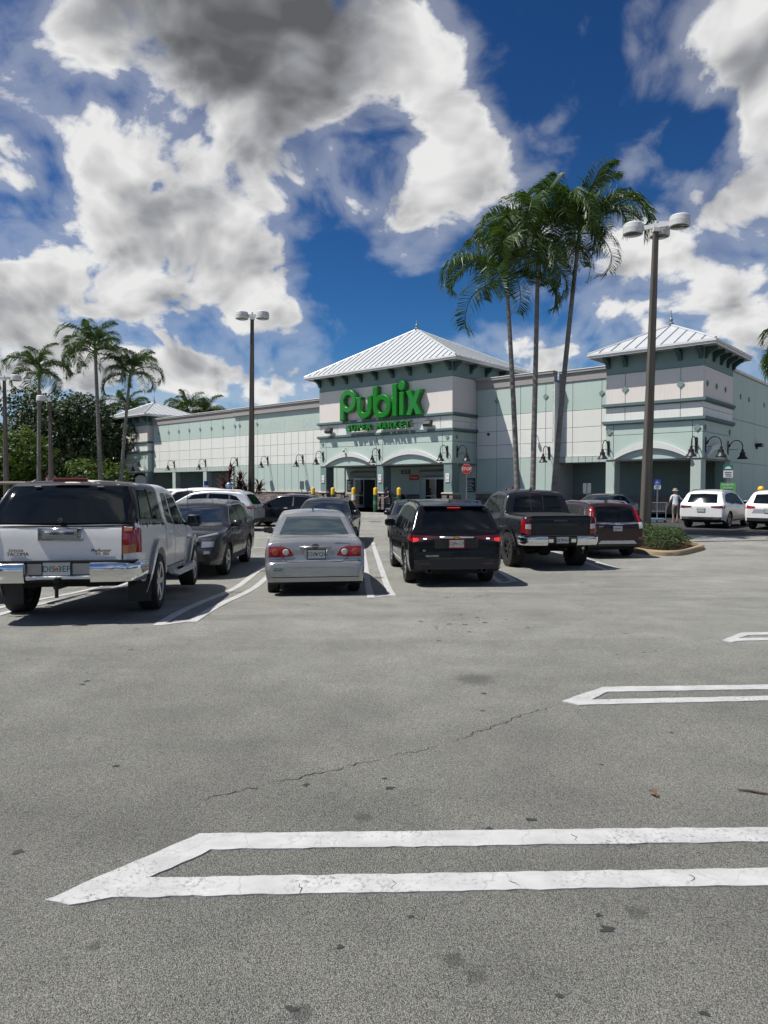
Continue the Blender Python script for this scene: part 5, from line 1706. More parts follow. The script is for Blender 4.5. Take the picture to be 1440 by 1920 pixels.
# ---- dark lifted pickup
M_pblueblack = paint('car_blue_black', (0.013, 0.015, 0.019), 0.3, 0.24, 0.015, 0.3)
def dark_pickup():
    lift = 0.16
    prof = [(0.06, 0.60), (0.06, 0.66), (0.07, 1.10), (0.10, 1.135), (0.9, 1.14), (1.55, 1.15), (1.60, 1.17), (1.74, 1.62), (1.86, 1.68), (2.3, 1.73), (2.8, 1.73), (3.25, 1.64), (3.88, 1.18), (4.05, 1.13), (4.6, 1.09), (5.0, 1.02), (5.2, 0.85), (5.25, 0.6), (5.25, 0.5)]
    prof = [(y, z + lift) for y, z in prof]
    c = Car('pickup_truck', 'dark grey lifted pickup with open bed and chrome rear bumper', (3.80, 16.45), R(8.0), prof, 1.86, (1.13 + lift, 1.06 + lift), 0.42 + lift, 3.24, 1.14, 0.425, M_pblueblack, tum=0.27, tw=0.31, ra=0.50, plan_r=0.10, corner=0.10, waist=0.95, shoulder=0.02, cat='pickup truck', scale=0.94, zscale=1.0, sill=0.03)
    r = c.root; ye = c.y0; L = lift
    c.patch('bed_liner', 'top', [(-0.74, 0.14), (0.74, 0.14)], [(-0.74, 1.52), (0.74, 1.52)], M_plast, off=0.002)
    c.patch('rear_window', 'rear', [(-0.66, 1.20 + L), (0.66, 1.20 + L)], [(-0.56, 1.60 + L), (0, 1.615 + L), (0.56, 1.60 + L)], M_glass, off=0.006)
    for x in (-0.17, 0.17):
        c.patch('window_divider', 'rear', [(x - 0.008, 1.20 + L), (x + 0.008, 1.20 + L)], [(x - 0.008, 1.60 + L), (x + 0.008, 1.60 + L)], M_plast, off=0.010)
    c.patch('windscreen', 'front', [(-0.70, 1.20 + L), (0, 1.2 + L), (0.70, 1.20 + L)], [(-0.58, 1.60 + L), (0, 1.62 + L), (0.58, 1.60 + L)], M_glass, off=0.006)
    for s in ('left', 'right'):
        c.patch('window', s, [(1.86, 1.16 + L), (2.55, 1.14 + L)], [(1.98, 1.60 + L), (2.5, 1.62 + L)], M_glass2, off=0.006)
        c.patch('window', s, [(2.66, 1.14 + L), (3.66, 1.12 + L)], [(2.62, 1.62 + L), (3.18, 1.56 + L)], M_glass2, off=0.006)
        for pts in ([(1.66, 0.62 + L), (1.66, 1.14 + L)], [(2.60, 0.62 + L), (2.60, 1.62 + L)], [(3.72, 0.7 + L), (3.78, 1.1 + L)]):
            c.seam(s, pts)
        c.patch('tail_light', s, [(0.08, 0.74 + L), (0.17, 0.74 + L)], [(0.09, 1.08 + L), (0.20, 1.06 + L)], M_tail, off=0.008)
    c.mirror_patch('tail_light', 'rear', [(0.73, 0.70 + L), (0.885, 0.72 + L)], [(0.73, 0.95 + L), (0.885, 0.95 + L)], M_tail, off=0.012)
    c.mirror_patch('tail_lens', 'rear', [(0.735, 0.83 + L), (0.87, 0.84 + L)], [(0.735, 0.95 + L), (0.86, 0.95 + L)], M_clearlens, off=0.018)
    c.mirror_patch('tail_light', 'rear', [(0.73, 0.955 + L), (0.885, 0.955 + L)], [(0.73, 1.09 + L), (0.86, 1.07 + L)], M_taild, off=0.012)
    for pts in ([(-0.71, 0.68 + L), (-0.71, 1.12 + L)], [(0.71, 0.68 + L), (0.71, 1.12 + L)], [(-0.71, 0.68 + L), (0.71, 0.68 + L)]):
        c.seam('rear', pts, 0.018)
    MB().cbox(-0.17, 0.17, ye - 0.02, ye + 0.02, 0.98 + L, 1.045 + L, 0.012).build('tailgate_handle', M_plast, r)
    MB().cbox(-0.72, 0.72, ye - 0.012, ye + 0.05, 1.128 + L, 1.152 + L, 0.008).build('tailgate_cap', M_plast, r)
    MB().cbox(-0.14, 0.14, ye + 1.70, ye + 1.76, 1.645 + L, 1.69 + L, 0.01).build('brake_light', M_taild, r)
    b = MB()
    for s in (1, -1):
        bumper_sweep(c, 'bumper_end', [(s * 0.36, ye - 0.075), (s * 0.66, ye - 0.07), (s * 0.84, ye - 0.03), (s * 0.885, ye + 0.05), (s * 0.90, ye + 0.26)], 0.45 + L, 0.665 + L, M_chrome, 0.075)
    MB().box(-0.92, 0.92, ye - 0.10, ye + 0.10, 0.663 + L, 0.68 + L).build('bumper_step', M_plast, r)
    MB().cbox(-0.357, 0.357, ye - 0.11, ye + 0.10, 0.50 + L, 0.64 + L, 0.01).build('bumper_centre', M_plast, r)
    for x in (-0.28, 0.28):
        MB().box(x - 0.06, x + 0.06, ye - 0.118, ye - 0.111, 0.52 + L, 0.60 + L).build('bumper_inset', M_chrome, r)
    c.plate(0.0, ye - 0.125, 0.575 + L, ('2BT', 'M64'))
    MB().tube([(-0.75, 0, 0.42), (0.75, 0, 0.42)], 0.06, 8).build('rear_axle', M_under, r)
    MB().lathe([(0.02, -0.14), (0.16, -0.08), (0.18, 0.04), (0.08, 0.16)], 14, 'y', center=(0, 0, 0.42)).build('differential', M_under, r, 40)
    MB().tube([(0.1, ye + 0.3, 0.52), (0.1, ye - 0.1, 0.52)], 0.035, 8).build('tow_bar', M_under, r)
    MB().tube([(0.3, 1.6, 0.55), (0.62, 0.4, 0.62), (0.70, ye + 0.3, 0.50)], 0.035, 8).build('exhaust', M_alu, r)
    MB().prism([(ye + 2.0, 1.75 + L), (ye + 2.15, 1.755 + L), (ye + 2.05, 1.82 + L)], -0.018, 0.018, 'x').build('antenna', M_black, r)
    c.arch_trim(M_pblueblack, 0.08, 0.03)
    c.wheels(M_darkrim, 6, 0.58, chunky=True, inset=-0.05, lug=30); c.mirrors(3.62, 1.15 + L, M_plast, (0.24, 0.11, 0.19), 0.17); c.handles((2.1, 2.85), 0.99 + L, M_pblueblack)
    return c
dark_pickup()

# ---- maroon SUV
def maroon_suv():
    prof = [(0.05, 0.38), (0.0, 0.48), (0.0, 0.66), (0.03, 0.74), (0.05, 0.98), (0.12, 1.07), (0.36, 1.48), (0.44, 1.56), (0.58, 1.60), (1.2, 1.655), (1.9, 1.66), (2.5, 1.60), (2.8, 1.52), (3.55, 1.06), (3.8, 1.01), (4.25, 0.90), (4.48, 0.72), (4.55, 0.5), (4.55, 0.4)]
    c = Car('maroon_suv', 'dark red SUV with tall red tail lamps beside the hedge island', (5.93, 18.75), R(9), prof, 1.82, (1.05, 0.96), 0.28, 2.62, 0.98, 0.35, M_pmaroon, tum=0.36, tw=0.225, scale=0.87, zscale=1.02, plan_r=0.18, cat='car', waist=0.7)
    r = c.root; ye = c.y0
    c.patch('rear_window', 'rear', [(-0.60, 1.10), (0, 1.09), (0.60, 1.10)], [(-0.56, 1.52), (0, 1.54), (0.56, 1.52)], M_glass, off=0.006)
    for s in ('left', 'right'):
        c.patch('window', s, [(0.58, 1.16), (0.98, 1.08)], [(0.80, 1.44), (1.05, 1.52)], M_glass2, off=0.006)
        c.patch('window', s, [(1.08, 1.07), (1.95, 1.05)], [(1.15, 1.53), (1.92, 1.56)], M_glass2, off=0.006)
        c.patch('window', s, [(2.05, 1.04), (3.2, 1.01)], [(2.02, 1.56), (2.62, 1.50)], M_glass2, off=0.006)
        c.patch('window_trim', s, [(0.52, 1.16), (0.56, 1.13)], [(0.76, 1.46), (1.02, 1.55)][:1], M_chrome, off=0.009)
        c.patch('tail_light', s, [(0.16, 1.06), (0.24, 1.08)], [(0.38, 1.50), (0.46, 1.50)], M_tail, off=0.008)
    c.mirror_patch('tail_light', 'rear', [(0.695, 1.08), (0.775, 1.08)], [(0.635, 1.53), (0.695, 1.53)], M_tail, off=0.012)
    c.mirror_patch('reverse_light', 'rear', [(0.70, 0.88), (0.83, 0.89)], [(0.68, 1.06), (0.81, 1.07)], M_clearlens, off=0.012)
    h, D = c.hit('rear', (0, 1.02))
    c.patch('chrome_bar', 'rear', [(-0.68, 1.03), (-0.3, 1.005), (0, 0.995), (0.3, 1.005), (0.68, 1.03)], [(-0.68, 1.06), (-0.3, 1.055), (0, 1.05), (0.3, 1.055), (0.68, 1.06)], M_chrome, off=0.022)
    em = MB(); y = h.y - 0.045
    for s in (1, -1):
        em.tube([(s * 0.05, y, 1.06), (s * 0.035, y, 0.99)], 0.008, 6)
    em.tube([(-0.04, y, 1.02), (0.04, y, 1.02)], 0.008, 6); em.build('emblem', M_chrome, r)
    c.plate(0.0, c.hit('rear', (0, 0.90))[0].y - 0.012, 0.885, ('JSB', 'M17'))
    text_obj('CR-V', 'badge', M_chrome, r, (-0.52, c.hit('rear', (-0.5, 0.94))[0].y - 0.006, 0.945), (R(90), 0, 0), 0.06, 0.003)
    c.patch('bumper_trim', 'rear', [(-0.84, 0.40), (0.84, 0.40)], [(-0.86, 0.54), (0.86, 0.54)], M_plast, off=0.010)
    c.patch('skid_plate', 'rear', [(-0.62, 0.44), (0.62, 0.44)], [(-0.52, 0.535), (0.52, 0.535)], M_alloy, off=0.02)
    c.mirror_patch('reflector', 'rear', [(0.68, 0.56), (0.82, 0.56)], [(0.68, 0.64), (0.82, 0.64)], M_tail, off=0.010)
    h, D = c.hit('rear', (-0.55, 1.17))
    MB().box(-0.58, -0.44, h.y - 0.012, h.y - 0.007, 1.11, 1.155).build('window_sticker', M_signw, r)
    for s in (1, -1):
        MB().tube([(s * 0.60, ye + 0.55, 1.585), (s * 0.63, ye + 0.8, 1.655), (s * 0.64, ye + 1.8, 1.675), (s * 0.62, ye + 2.4, 1.62)], 0.018, 6).build('roof_rail', M_alloy, r, 50)
    MB().prism([(ye + 0.7, 1.61), (ye + 0.88, 1.63), (ye + 0.74, 1.70)], -0.016, 0.016, 'x').build('antenna', M_black, r)
    MB().tube([(0, ye + 0.72, 1.63), (0, ye + 0.60, 1.80)], 0.006, 5).build('antenna_mast', M_black, r)
    c.wheels(M_alloy, 5, 0.68); c.mirrors(3.15, 1.03, M_pmaroon, (0.22, 0.11, 0.16), 0.13); c.arch_trim(M_plast, 0.05, 0.006)
    return c
maroon_suv()

# ---- graphite SUV facing the camera
def graphite_suv():
    prof = [(0.05, 0.45), (0.0, 0.55), (0.02, 0.80), (0.10, 1.08), (0.42, 1.55), (0.58, 1.61), (1.2, 1.68), (2.0, 1.69), (2.6, 1.62), (2.8, 1.56), (3.50, 1.10), (3.75, 1.07), (4.25, 1.0), (4.45, 0.92), (4.58, 0.72), (4.62, 0.5), (4.58, 0.38)]
    wbv = 2.70; oh = 0.98
    fx, fy = -4.17, 14.75                       # front axle on the ground
    hd = R(180 + 1.5)
    dv = Vector((-math.sin(hd), math.cos(hd)))
    loc = (fx - dv.x * wbv * 0.95, fy - dv.y * wbv * 0.95)
    c = Car('grey_suv', 'graphite SUV facing the camera, parked nose out behind the white pickup', loc, hd, prof, 1.84, (1.12, 1.05), 0.27, wbv, oh, 0.355, M_pgray, tum=0.38, tw=0.235, scale=0.95, zscale=0.97, plan_f=0.28, waist=0.72)
    r = c.root; yf = c.y1
    c.patch('windscreen', 'front', [(-0.72, 1.12), (0, 1.11), (0.72, 1.12)], [(-0.58, 1.54), (0, 1.57), (0.58, 1.54)], M_glassw, off=0.006)
    c.patch('rear_window', 'rear', [(-0.62, 1.12), (0.62, 1.12)], [(-0.54, 1.50), (0.54, 1.50)], M_glass, off=0.006)
    for s in ('left', 'right'):
        c.patch('window', s, [(0.62, 1.20), (1.05, 1.13)], [(0.80, 1.46), (1.1, 1.55)], M_glass, off=0.006)
        c.patch('window', s, [(1.15, 1.12), (1.98, 1.10)], [(1.18, 1.56), (1.95, 1.58)], M_glass, off=0.006)
        c.patch('window', s, [(2.06, 1.10), (3.22, 1.07)], [(2.03, 1.58), (2.68, 1.52)], M_glass, off=0.006)
        c.patch('pillar_trim', s, [(1.0, 1.135), (2.1, 1.10)], [(1.08, 1.545), (2.1, 1.575)], M_plast, off=0.004)
        for pts in ([(2.02, 0.5), (2.02, 1.1)], [(3.22, 0.5), (3.24, 1.06)], [(1.1, 0.9), (1.1, 1.1)]):
            c.seam(s, pts)
        c.patch('lower_trim', s, [(1.4, 0.30), (3.2, 0.30)], [(1.4, 0.42), (3.2, 0.42)], M_plast, off=0.008)
        c.patch('roof_strip', s, [(0.7, 1.575), (2.6, 1.57)], [(0.75, 1.60), (2.6, 1.60)], M_alloy, off=0.01)
    c.mirror_patch('running_light', 'front', [(0.40, 0.905), (0.78, 0.975)], [(0.40, 0.935), (0.78, 1.015)], M_headl, off=0.012)
    c.mirror_patch('headlight', 'front', [(0.50, 0.70), (0.80, 0.72)], [(0.50, 0.83), (0.80, 0.83)], M_headl, off=0.010)
    c.mirror_patch('air_duct', 'front', [(0.76, 0.50), (0.83, 0.52)], [(0.76, 0.84), (0.83, 0.86)], M_plast, off=0.014)
    c.patch('grille', 'front', [(-0.30, 0.56), (0, 0.54), (0.30, 0.56)], [(-0.44, 0.90), (0, 0.91), (0.44, 0.90)], M_plast, off=0.012)
    c.patch('lower_grille', 'front', [(-0.62, 0.40), (0.62, 0.40)], [(-0.5, 0.52), (0.5, 0.52)], M_plast, off=0.012)
    g_ = MB(); yv = c.hit('front', (0, 0.72))[0].y + 0.02
    g_.tube([(-0.40, yv - 0.05, 0.90), (-0.26, yv, 0.60), (0, yv, 0.575), (0.26, yv, 0.60), (0.40, yv - 0.05, 0.90)], 0.018, 8); g_.build('grille_frame', M_chrome, r, 50)
    c.mirror_patch('fog_light', 'front', [(0.55, 0.56), (0.68, 0.57)], [(0.55, 0.63), (0.68, 0.63)], M_headl, off=0.008)
    c.seam('front', [(-0.78, 1.03), (-0.55, 0.93), (0.55, 0.93), (0.78, 1.03)])
    c.wheels(M_alloy, 5, 0.70); c.mirrors(3.18, 1.12, M_pgray, (0.25, 0.13, 0.16), 0.14); c.handles((1.4, 2.25), 0.98, M_pgray)
    c.arch_trim(M_plast, 0.05, 0.006)
    h, D = c.hit('front', (0.52, 1.16))
    MB().box(0.50, 0.58, h.y + 0.01, h.y + 0.014, 1.13, 1.19).build('windscreen_sticker', M_signw, r)
    MB().tube([(-0.45, c.y1 - 1.35, 1.62), (-0.45, c.y1 - 1.37, 1.80)], 0.005, 5).build('antenna', M_black, r)
    return c
graphite_suv()

# ---- generic parked cars further off
SEDAN = [(0.05, 0.36), (0.0, 0.46), (0.0, 0.64), (0.04, 0.88), (0.12, 0.98), (0.60, 1.02), (1.15, 1.33), (1.5, 1.40), (2.1, 1.43), (2.6, 1.40), (2.85, 1.34), (3.6, 0.94), (3.9, 0.90), (4.4, 0.80), (4.66, 0.64), (4.75, 0.5), (4.75, 0.38)]
SUVP = [(0.05, 0.40), (0.0, 0.50), (0.0, 0.70), (0.04, 0.92), (0.12, 1.04), (0.42, 1.46), (0.55, 1.55), (0.72, 1.585), (1.3, 1.63), (2.0, 1.635), (2.5, 1.58), (2.8, 1.50), (3.55, 1.05), (3.8, 1.01), (4.25, 0.92), (4.48, 0.75), (4.58, 0.55), (4.58, 0.42)]
def generic(name, label, loc, hd, kind, mat, tail=None, glass=None, rim=None, trim=True, scale=1.0, plate=('HKL', '482'), spokes=5, tum=None):
    sed = kind == 'sedan'
    c = Car(name, label, loc, hd, SEDAN if sed else SUVP, 1.83 if sed else 1.86, (0.93, 0.86) if sed else (1.03, 0.96), 0.24 if sed else 0.28, 2.78 if sed else 2.70, 1.02 if sed else 0.96, 0.325 if sed else 0.355, mat, tum=tum or (0.45 if sed else 0.38), tw=0.22, scale=scale, step=0.075)
    gl = glass or M_glass; r = c.root
    zt0, zt1 = (0.985, 1.35) if sed else (1.00, 1.55)
    if sed:
        c.patch('rear_window', 'rear', [(-0.64, 1.05), (0, 1.045), (0.64, 1.05)], [(-0.50, 1.30), (0, 1.32), (0.50, 1.30)], gl, off=0.006)
        c.patch('windscreen', 'front', [(-0.68, 0.97), (0, 0.965), (0.68, 0.97)], [(-0.52, 1.32), (0, 1.345), (0.52, 1.32)], M_glassw, off=0.006)
        W_ = [([(0.98, 0.98), (1.95, 0.955)], [(1.36, 1.29), (1.98, 1.355)]), ([(2.03, 0.955), (3.25, 0.93)], [(2.03, 1.355), (2.72, 1.29)])]
    else:
        c.patch('rear_window', 'rear', [(-0.62, 1.09), (0, 1.08), (0.62, 1.09)], [(-0.55, 1.47), (0, 1.49), (0.55, 1.47)], gl, off=0.006)
        c.patch('windscreen', 'front', [(-0.70, 1.08), (0, 1.07), (0.70, 1.08)], [(-0.56, 1.48), (0, 1.51), (0.56, 1.48)], M_glassw, off=0.006)
        W_ = [([(0.55, 1.16), (0.98, 1.07)], [(0.78, 1.40), (1.05, 1.48)]), ([(1.08, 1.06), (1.95, 1.04)], [(1.12, 1.49), (1.92, 1.525)]), ([(2.05, 1.035), (3.2, 1.0)], [(2.02, 1.525), (2.62, 1.46)])]
    for s in ('left', 'right'):
        c.patch('pillar_trim', s, [W_[0][0][0], W_[-1][0][-1]], [W_[0][1][0], W_[0][1][1], W_[-1][1][0], W_[-1][1][1]], M_plast, off=0.004)
        for lo, hi in W_:
            c.patch('window', s, lo, hi, gl, off=0.006)
        c.seam(s, [(2.0, 0.42), (2.0, zt0)]); c.seam(s, [(3.2, 0.46), (3.22, zt0 - 0.05)])
        if trim:
            c.patch('lower_trim', s, [(1.45, 0.27), (3.1, 0.27)], [(1.45, 0.36), (3.1, 0.36)], M_plast, off=0.006)
    if tail is None:
        c.mirror_patch('tail_light', 'rear', [(0.44, 0.80), (0.80, 0.80)] if sed else [(0.50, 0.90), (0.84, 0.88)], [(0.46, 0.90), (0.80, 0.91)] if sed else [(0.52, 0.99), (0.83, 1.03)], M_tail, off=0.010)
        for s in ('left', 'right'):
            c.patch('tail_light', s, [(0.09, 0.80), (0.32, 0.82)] if sed else [(0.09, 0.88), (0.40, 0.93)], [(0.10, 0.91), (0.32, 0.90)] if sed else [(0.11, 1.02), (0.40, 1.0)], M_tail, off=0.008)
    c.mirror_patch('headlight', 'front', [(0.44, 0.60), (0.78, 0.64)], [(0.46, 0.71), (0.76, 0.76)], M_headl, off=0.010)
    c.patch('grille', 'front', [(-0.36, 0.46), (0.36, 0.46)], [(-0.40, 0.68), (0.40, 0.68)], M_plast, off=0.010)
    c.patch('bumper_trim', 'rear', [(-0.80, 0.38), (0.80, 0.38)], [(-0.82, 0.50), (0.82, 0.50)], M_plast, off=0.008)
    h, D = c.hit('rear', (0, 0.76))
    c.plate(0.0, h.y - 0.012, 0.72 if sed else 0.80, plate)
    c.wheels(rim or M_alloy, spokes, 0.68); c.mirrors(3.12, 0.96 if sed else 1.03, mat, (0.22, 0.11, 0.15), 0.13); c.handles((1.4, 2.3), 0.84 if sed else 0.92, M_chrome if sed else mat)
    return c
AL = math.atan2(0.750, 0.661)                 # heading that follows the store front, to the left
ALONG = R(48.6)
# saloon facing us beyond the silver one
generic('dark_sedan', 'dark charcoal saloon facing the camera, straight ahead of the silver saloon', (-1.78, 23.9), R(178), 'sedan', M_pdark, scale=1.02)
generic('dark_sedan', 'dark saloon peeping out left of the black SUV, facing the camera', (0.98, 25.0), R(181), 'sedan', M_pgray, scale=0.95)
generic('black_sedan', 'black saloon parked side-on behind the light silver SUV', (-2.9, 31.2), R(78), 'sedan', M_pblack2, scale=1.0)
sv = generic('silver_suv', 'light silver SUV side-on with red tail lamp, beyond the graphite SUV', (-6.05, 28.7), R(84), 'suv', M_psilver2, scale=1.0)
for s in (1, -1):
    MB().tube([(s * 0.60, sv.y0 + 0.75, 1.57), (s * 0.63, sv.y0 + 1.0, 1.65), (s * 0.64, sv.y0 + 2.1, 1.66), (s * 0.62, sv.y0 + 2.6, 1.60)], 0.018, 6).build('roof_rail', M_alloy, sv.root)
generic('white_suv', 'white SUV mostly hidden behind the light silver SUV', (-8.0, 33.4), R(80), 'suv', M_pwhite2, scale=1.05)
generic('white_suv', 'white SUV farthest off, below the left arcade', (-12.6, 43.6), ALONG, 'suv', M_pwhite2, scale=1.0)
generic('pale_sedan', 'pale grey saloon cut off by the left edge of the picture', (-9.95, 16.6), R(4), 'sedan', M_psilver2, scale=1.0)
INTO = math.atan2(-0.661, 0.750)              # heading straight at the store front
gl = generic('white_suv', 'white SUV with dark wraparound tail lamps, beside the man with the trolley', (14.20, 30.4), INTO, 'suv', M_pwhite2, scale=1.0, tail='own')
gl.mirror_patch('tail_light', 'rear', [(0.40, 0.905), (0.86, 0.87)], [(0.40, 0.955), (0.85, 0.985)], M_taild, off=0.012)
for s in ('left', 'right'):
    gl.patch('tail_light', s, [(0.07, 0.87), (0.34, 0.92)], [(0.09, 0.98), (0.34, 0.96)], M_taild, off=0.010)
gl.patch('chrome_trim', 'rear', [(-0.66, 0.435), (0.66, 0.435)], [(-0.70, 0.475), (0.70, 0.475)], M_chrome, off=0.02)
gl.mirror_patch('exhaust_trim', 'rear', [(0.50, 0.40), (0.78, 0.41)], [(0.50, 0.485), (0.80, 0.50)], M_chrome, off=0.024)
for s in (1, -1):
    MB().tube([(s * 0.62, gl.y0 + 0.75, 1.57), (s * 0.64, gl.y0 + 0.95, 1.645), (s * 0.65, gl.y0 + 2.1, 1.655), (s * 0.63, gl.y0 + 2.5, 1.60)], 0.018, 6).build('roof_rail', M_plast, gl.root)
rv = generic('white_suv', 'white SUV cut off by the right edge of the picture', (16.35, 29.05), INTO, 'suv', M_pwhite, scale=1.0)
rv.patch('rear_panel', 'rear', [(-0.62, 0.70), (0.62, 0.70)], [(-0.56, 0.86), (0.56, 0.86)], M_psilver2, off=0.006)
generic('dark_sedan', 'dark saloon in the shade of the right tower, behind the light pole', (11.55, 34.8), INTO + math.pi, 'sedan', M_pdark, scale=1.0)
# dark flatbed truck with a ladder rack, far left
def rack_truck():
    prof = [(0.05, 0.62), (0.0, 0.70), (0.0, 1.25), (0.05, 1.30), (2.2, 1.30), (2.25, 1.35), (2.4, 1.80), (2.6, 1.88), (3.6, 1.88), (4.3, 1.30), (4.6, 1.24), (5.3, 1.12), (5.5, 0.9), (5.5, 0.6)]
    c = Car('rack_truck', 'dark truck with a pipe rack above its bed at the far left edge', (-13.3, 24.5), R(95), prof, 1.98, (1.28, 1.2), 0.5, 3.6, 1.1, 0.40, M_pdark, tum=0.2, tw=0.25, ra=0.48, waist=0.9, cat='truck')
    for s in ('left', 'right'):
        c.patch('window', s, [(2.5, 1.36), (4.0, 1.32)], [(2.6, 1.78), (3.5, 1.78)], M_glass, off=0.006)
    m = MB()
    for x in (-0.85, 0.85):
        m.tube([(x, c.y0 + 0.05, 1.95), (x, c.y0 + 4.0, 1.95)], 0.07, 6)
        for y in (0.2, 2.0):
            m.tube([(x, c.y0 + y, 1.28), (x, c.y0 + y, 1.95)], 0.03, 6)
    for y in (0.1, 1.3, 2.6, 3.8):
        m.tube([(-0.85, c.y0 + y, 1.95), (0.85, c.y0 + y, 1.95)], 0.03, 6)
    m.build('ladder_rack', pmat('rack_wood', (0.20, 0.17, 0.14), 0.8), c.root)
    c.wheels(M_darkrim, 6, 0.6)
rack_truck()

# ------------------------------------------------------------------ vegetation
def leaf_mat(name, c0, c1, trans=0.25, rough=0.55):
    def fn(t, b):
        g_ = t.n('ShaderNodeNewGeometry')
        col = t.mix(g_.outputs['Random Per Island'], c0, c1)
        col = t.mix(t.mr(t.noise(t.obj(), 0.5, 3, 0.5), 0.3, 0.7), t.mix(1.0, col, (0.72, 0.75, 0.70), 'MULTIPLY'), col)
        t.set(b.inputs['Base Color'], col)
        tr = t.n('ShaderNodeBsdfTranslucent')
        t.set(tr.inputs[0], t.mix(1.0, col, (1.5, 1.6, 0.7), 'MULTIPLY'))
        mx = t.n('ShaderNodeMixShader')
        mx.inputs[0].default_value = trans
        t.t.links.new(b.outputs[0], mx.inputs[1]); t.t.links.new(tr.outputs[0], mx.inputs[2])
        out = [q for q in t.t.nodes if q.type == 'OUTPUT_MATERIAL'][0]
        t.t.links.new(mx.outputs[0], out.inputs[0])
    return pmat(name, c0, rough, spec=0.35, fn=fn)
M_palm = leaf_mat('palm_leaf', (0.028, 0.066, 0.014), (0.085, 0.135, 0.028), 0.22, 0.42)
M_palmold = leaf_mat('palm_leaf_yellowing', (0.08, 0.085, 0.02), (0.14, 0.11, 0.035), 0.2, 0.5)
M_shaft = pmat('crownshaft_green', (0.08, 0.13, 0.05), 0.5, fn=mottled((0.085, 0.13, 0.055), 0.25, 3, 20, 0.1))
def trunk_fn(t, b):
    p = t.obj(); x, y, z = t.xyz(p)
    ringn = t.m('SINE', t.m('MULTIPLY', t.m('ADD', z, t.m('MULTIPLY', t.noise(p, 2.0, 2, 0.5), 0.12)), 26.0))
    col = t.mix(t.mr(ringn, 0.55, 1.0, 0.0, 0.55), (0.17, 0.158, 0.142), (0.085, 0.078, 0.068))
    col = t.mix(t.mr(t.noise(p, 3.5, 5, 0.6), 0.4, 0.75, 0.0, 0.6), col, (0.25, 0.24, 0.225))
    t.set(b.inputs['Base Color'], col)
    bump(t, b, t.m('ADD', t.m('MULTIPLY', ringn, -0.4), t.noise(p, 30, 4, 0.6)), 0.5, 0.02)
M_ptrunk = pmat('palm_trunk', (0.24, 0.22, 0.2), 0.9, fn=trunk_fn)
M_bark = pmat('bark', (0.10, 0.085, 0.07), 0.95, fn=mottled((0.10, 0.085, 0.07), 0.35, 4, 18, 0.8))

def frond_mesh(seed, L=2.9, rise=0.55, droop=1.5, leaf=0.95, n=72, old=False):
    """pinnate palm frond: arching rachis along +x with two ranks of hanging leaflets"""
    rr = random.Random(seed); m = MB()
    pts = []
    ang = rise; x = z = 0.0; k = 24; dl = L / k
    for i in range(k + 1):
        pts.append(Vector((x, 0.04 * math.sin(i * 0.5 + seed), z)))
        x += dl * math.cos(ang); z += dl * math.sin(ang)
        ang -= droop / k * (0.35 + 1.5 * i / k)
    m.tube(pts, [0.035 * (1 - 0.85 * i / k) for i in range(k + 1)], 5, cap=False)
    def P(t):
        f = t * k; i = min(k - 1, int(f)); return pts[i].lerp(pts[i + 1], f - i), (pts[i + 1] - pts[i]).normalized()
    for s in (1, -1):
        for j in range(n):
            t = 0.16 + 0.84 * (j + rr.random() * 0.6) / n
            t = min(t, 0.999)
            p, d = P(t)
            up = Vector((0, 1, 0)).cross(d).normalized() * -1
            if up.z < 0:
                up = -up
            side = Vector((0, s, 0))
            env = math.sin(math.pi * min(1.0, 0.12 + 0.88 * (0.18 + 0.82 * t))) ** 0.5
            ll = leaf * (0.35 + 0.65 * env) * rr.uniform(0.85, 1.1)
            lift = rr.uniform(0.05, 0.75)
            d0 = (side * 1.0 + d * rr.uniform(0.5, 0.85) + up * lift).normalized()
            w = 0.022 * rr.uniform(0.8, 1.2)
            wd = d.cross(d0).normalized().lerp(d, 0.55).normalized()
            q0 = p; q1 = p + d0 * ll * 0.5; d1 = (d0 + Vector((0, 0, -rr.uniform(0.7, 1.5)))).normalized()
            q2 = q1 + d1 * ll * 0.5
            a = [q0 - wd * w * 0.4, q0 + wd * w * 0.4, q1 + wd * w, q1 - wd * w, q2]
            m.add(a, [(0, 1, 2, 3), (3, 2, 4)])
    return m.mesh('frond', M_palmold if old else M_palm)
FRONDS = [frond_mesh(i, 2.9 + 0.12 * (i % 3), 1.0 - 0.14 * (i % 4), 2.3 + 0.3 * (i % 3)) for i in range(6)]
FRONDS_UP = [frond_mesh(20 + i, 2.3, 1.05, 1.5 + 0.3 * i, 0.75) for i in range(2)]
FROND_OLD = frond_mesh(40, 2.2, -0.2, 1.6, 0.5, 30, True)
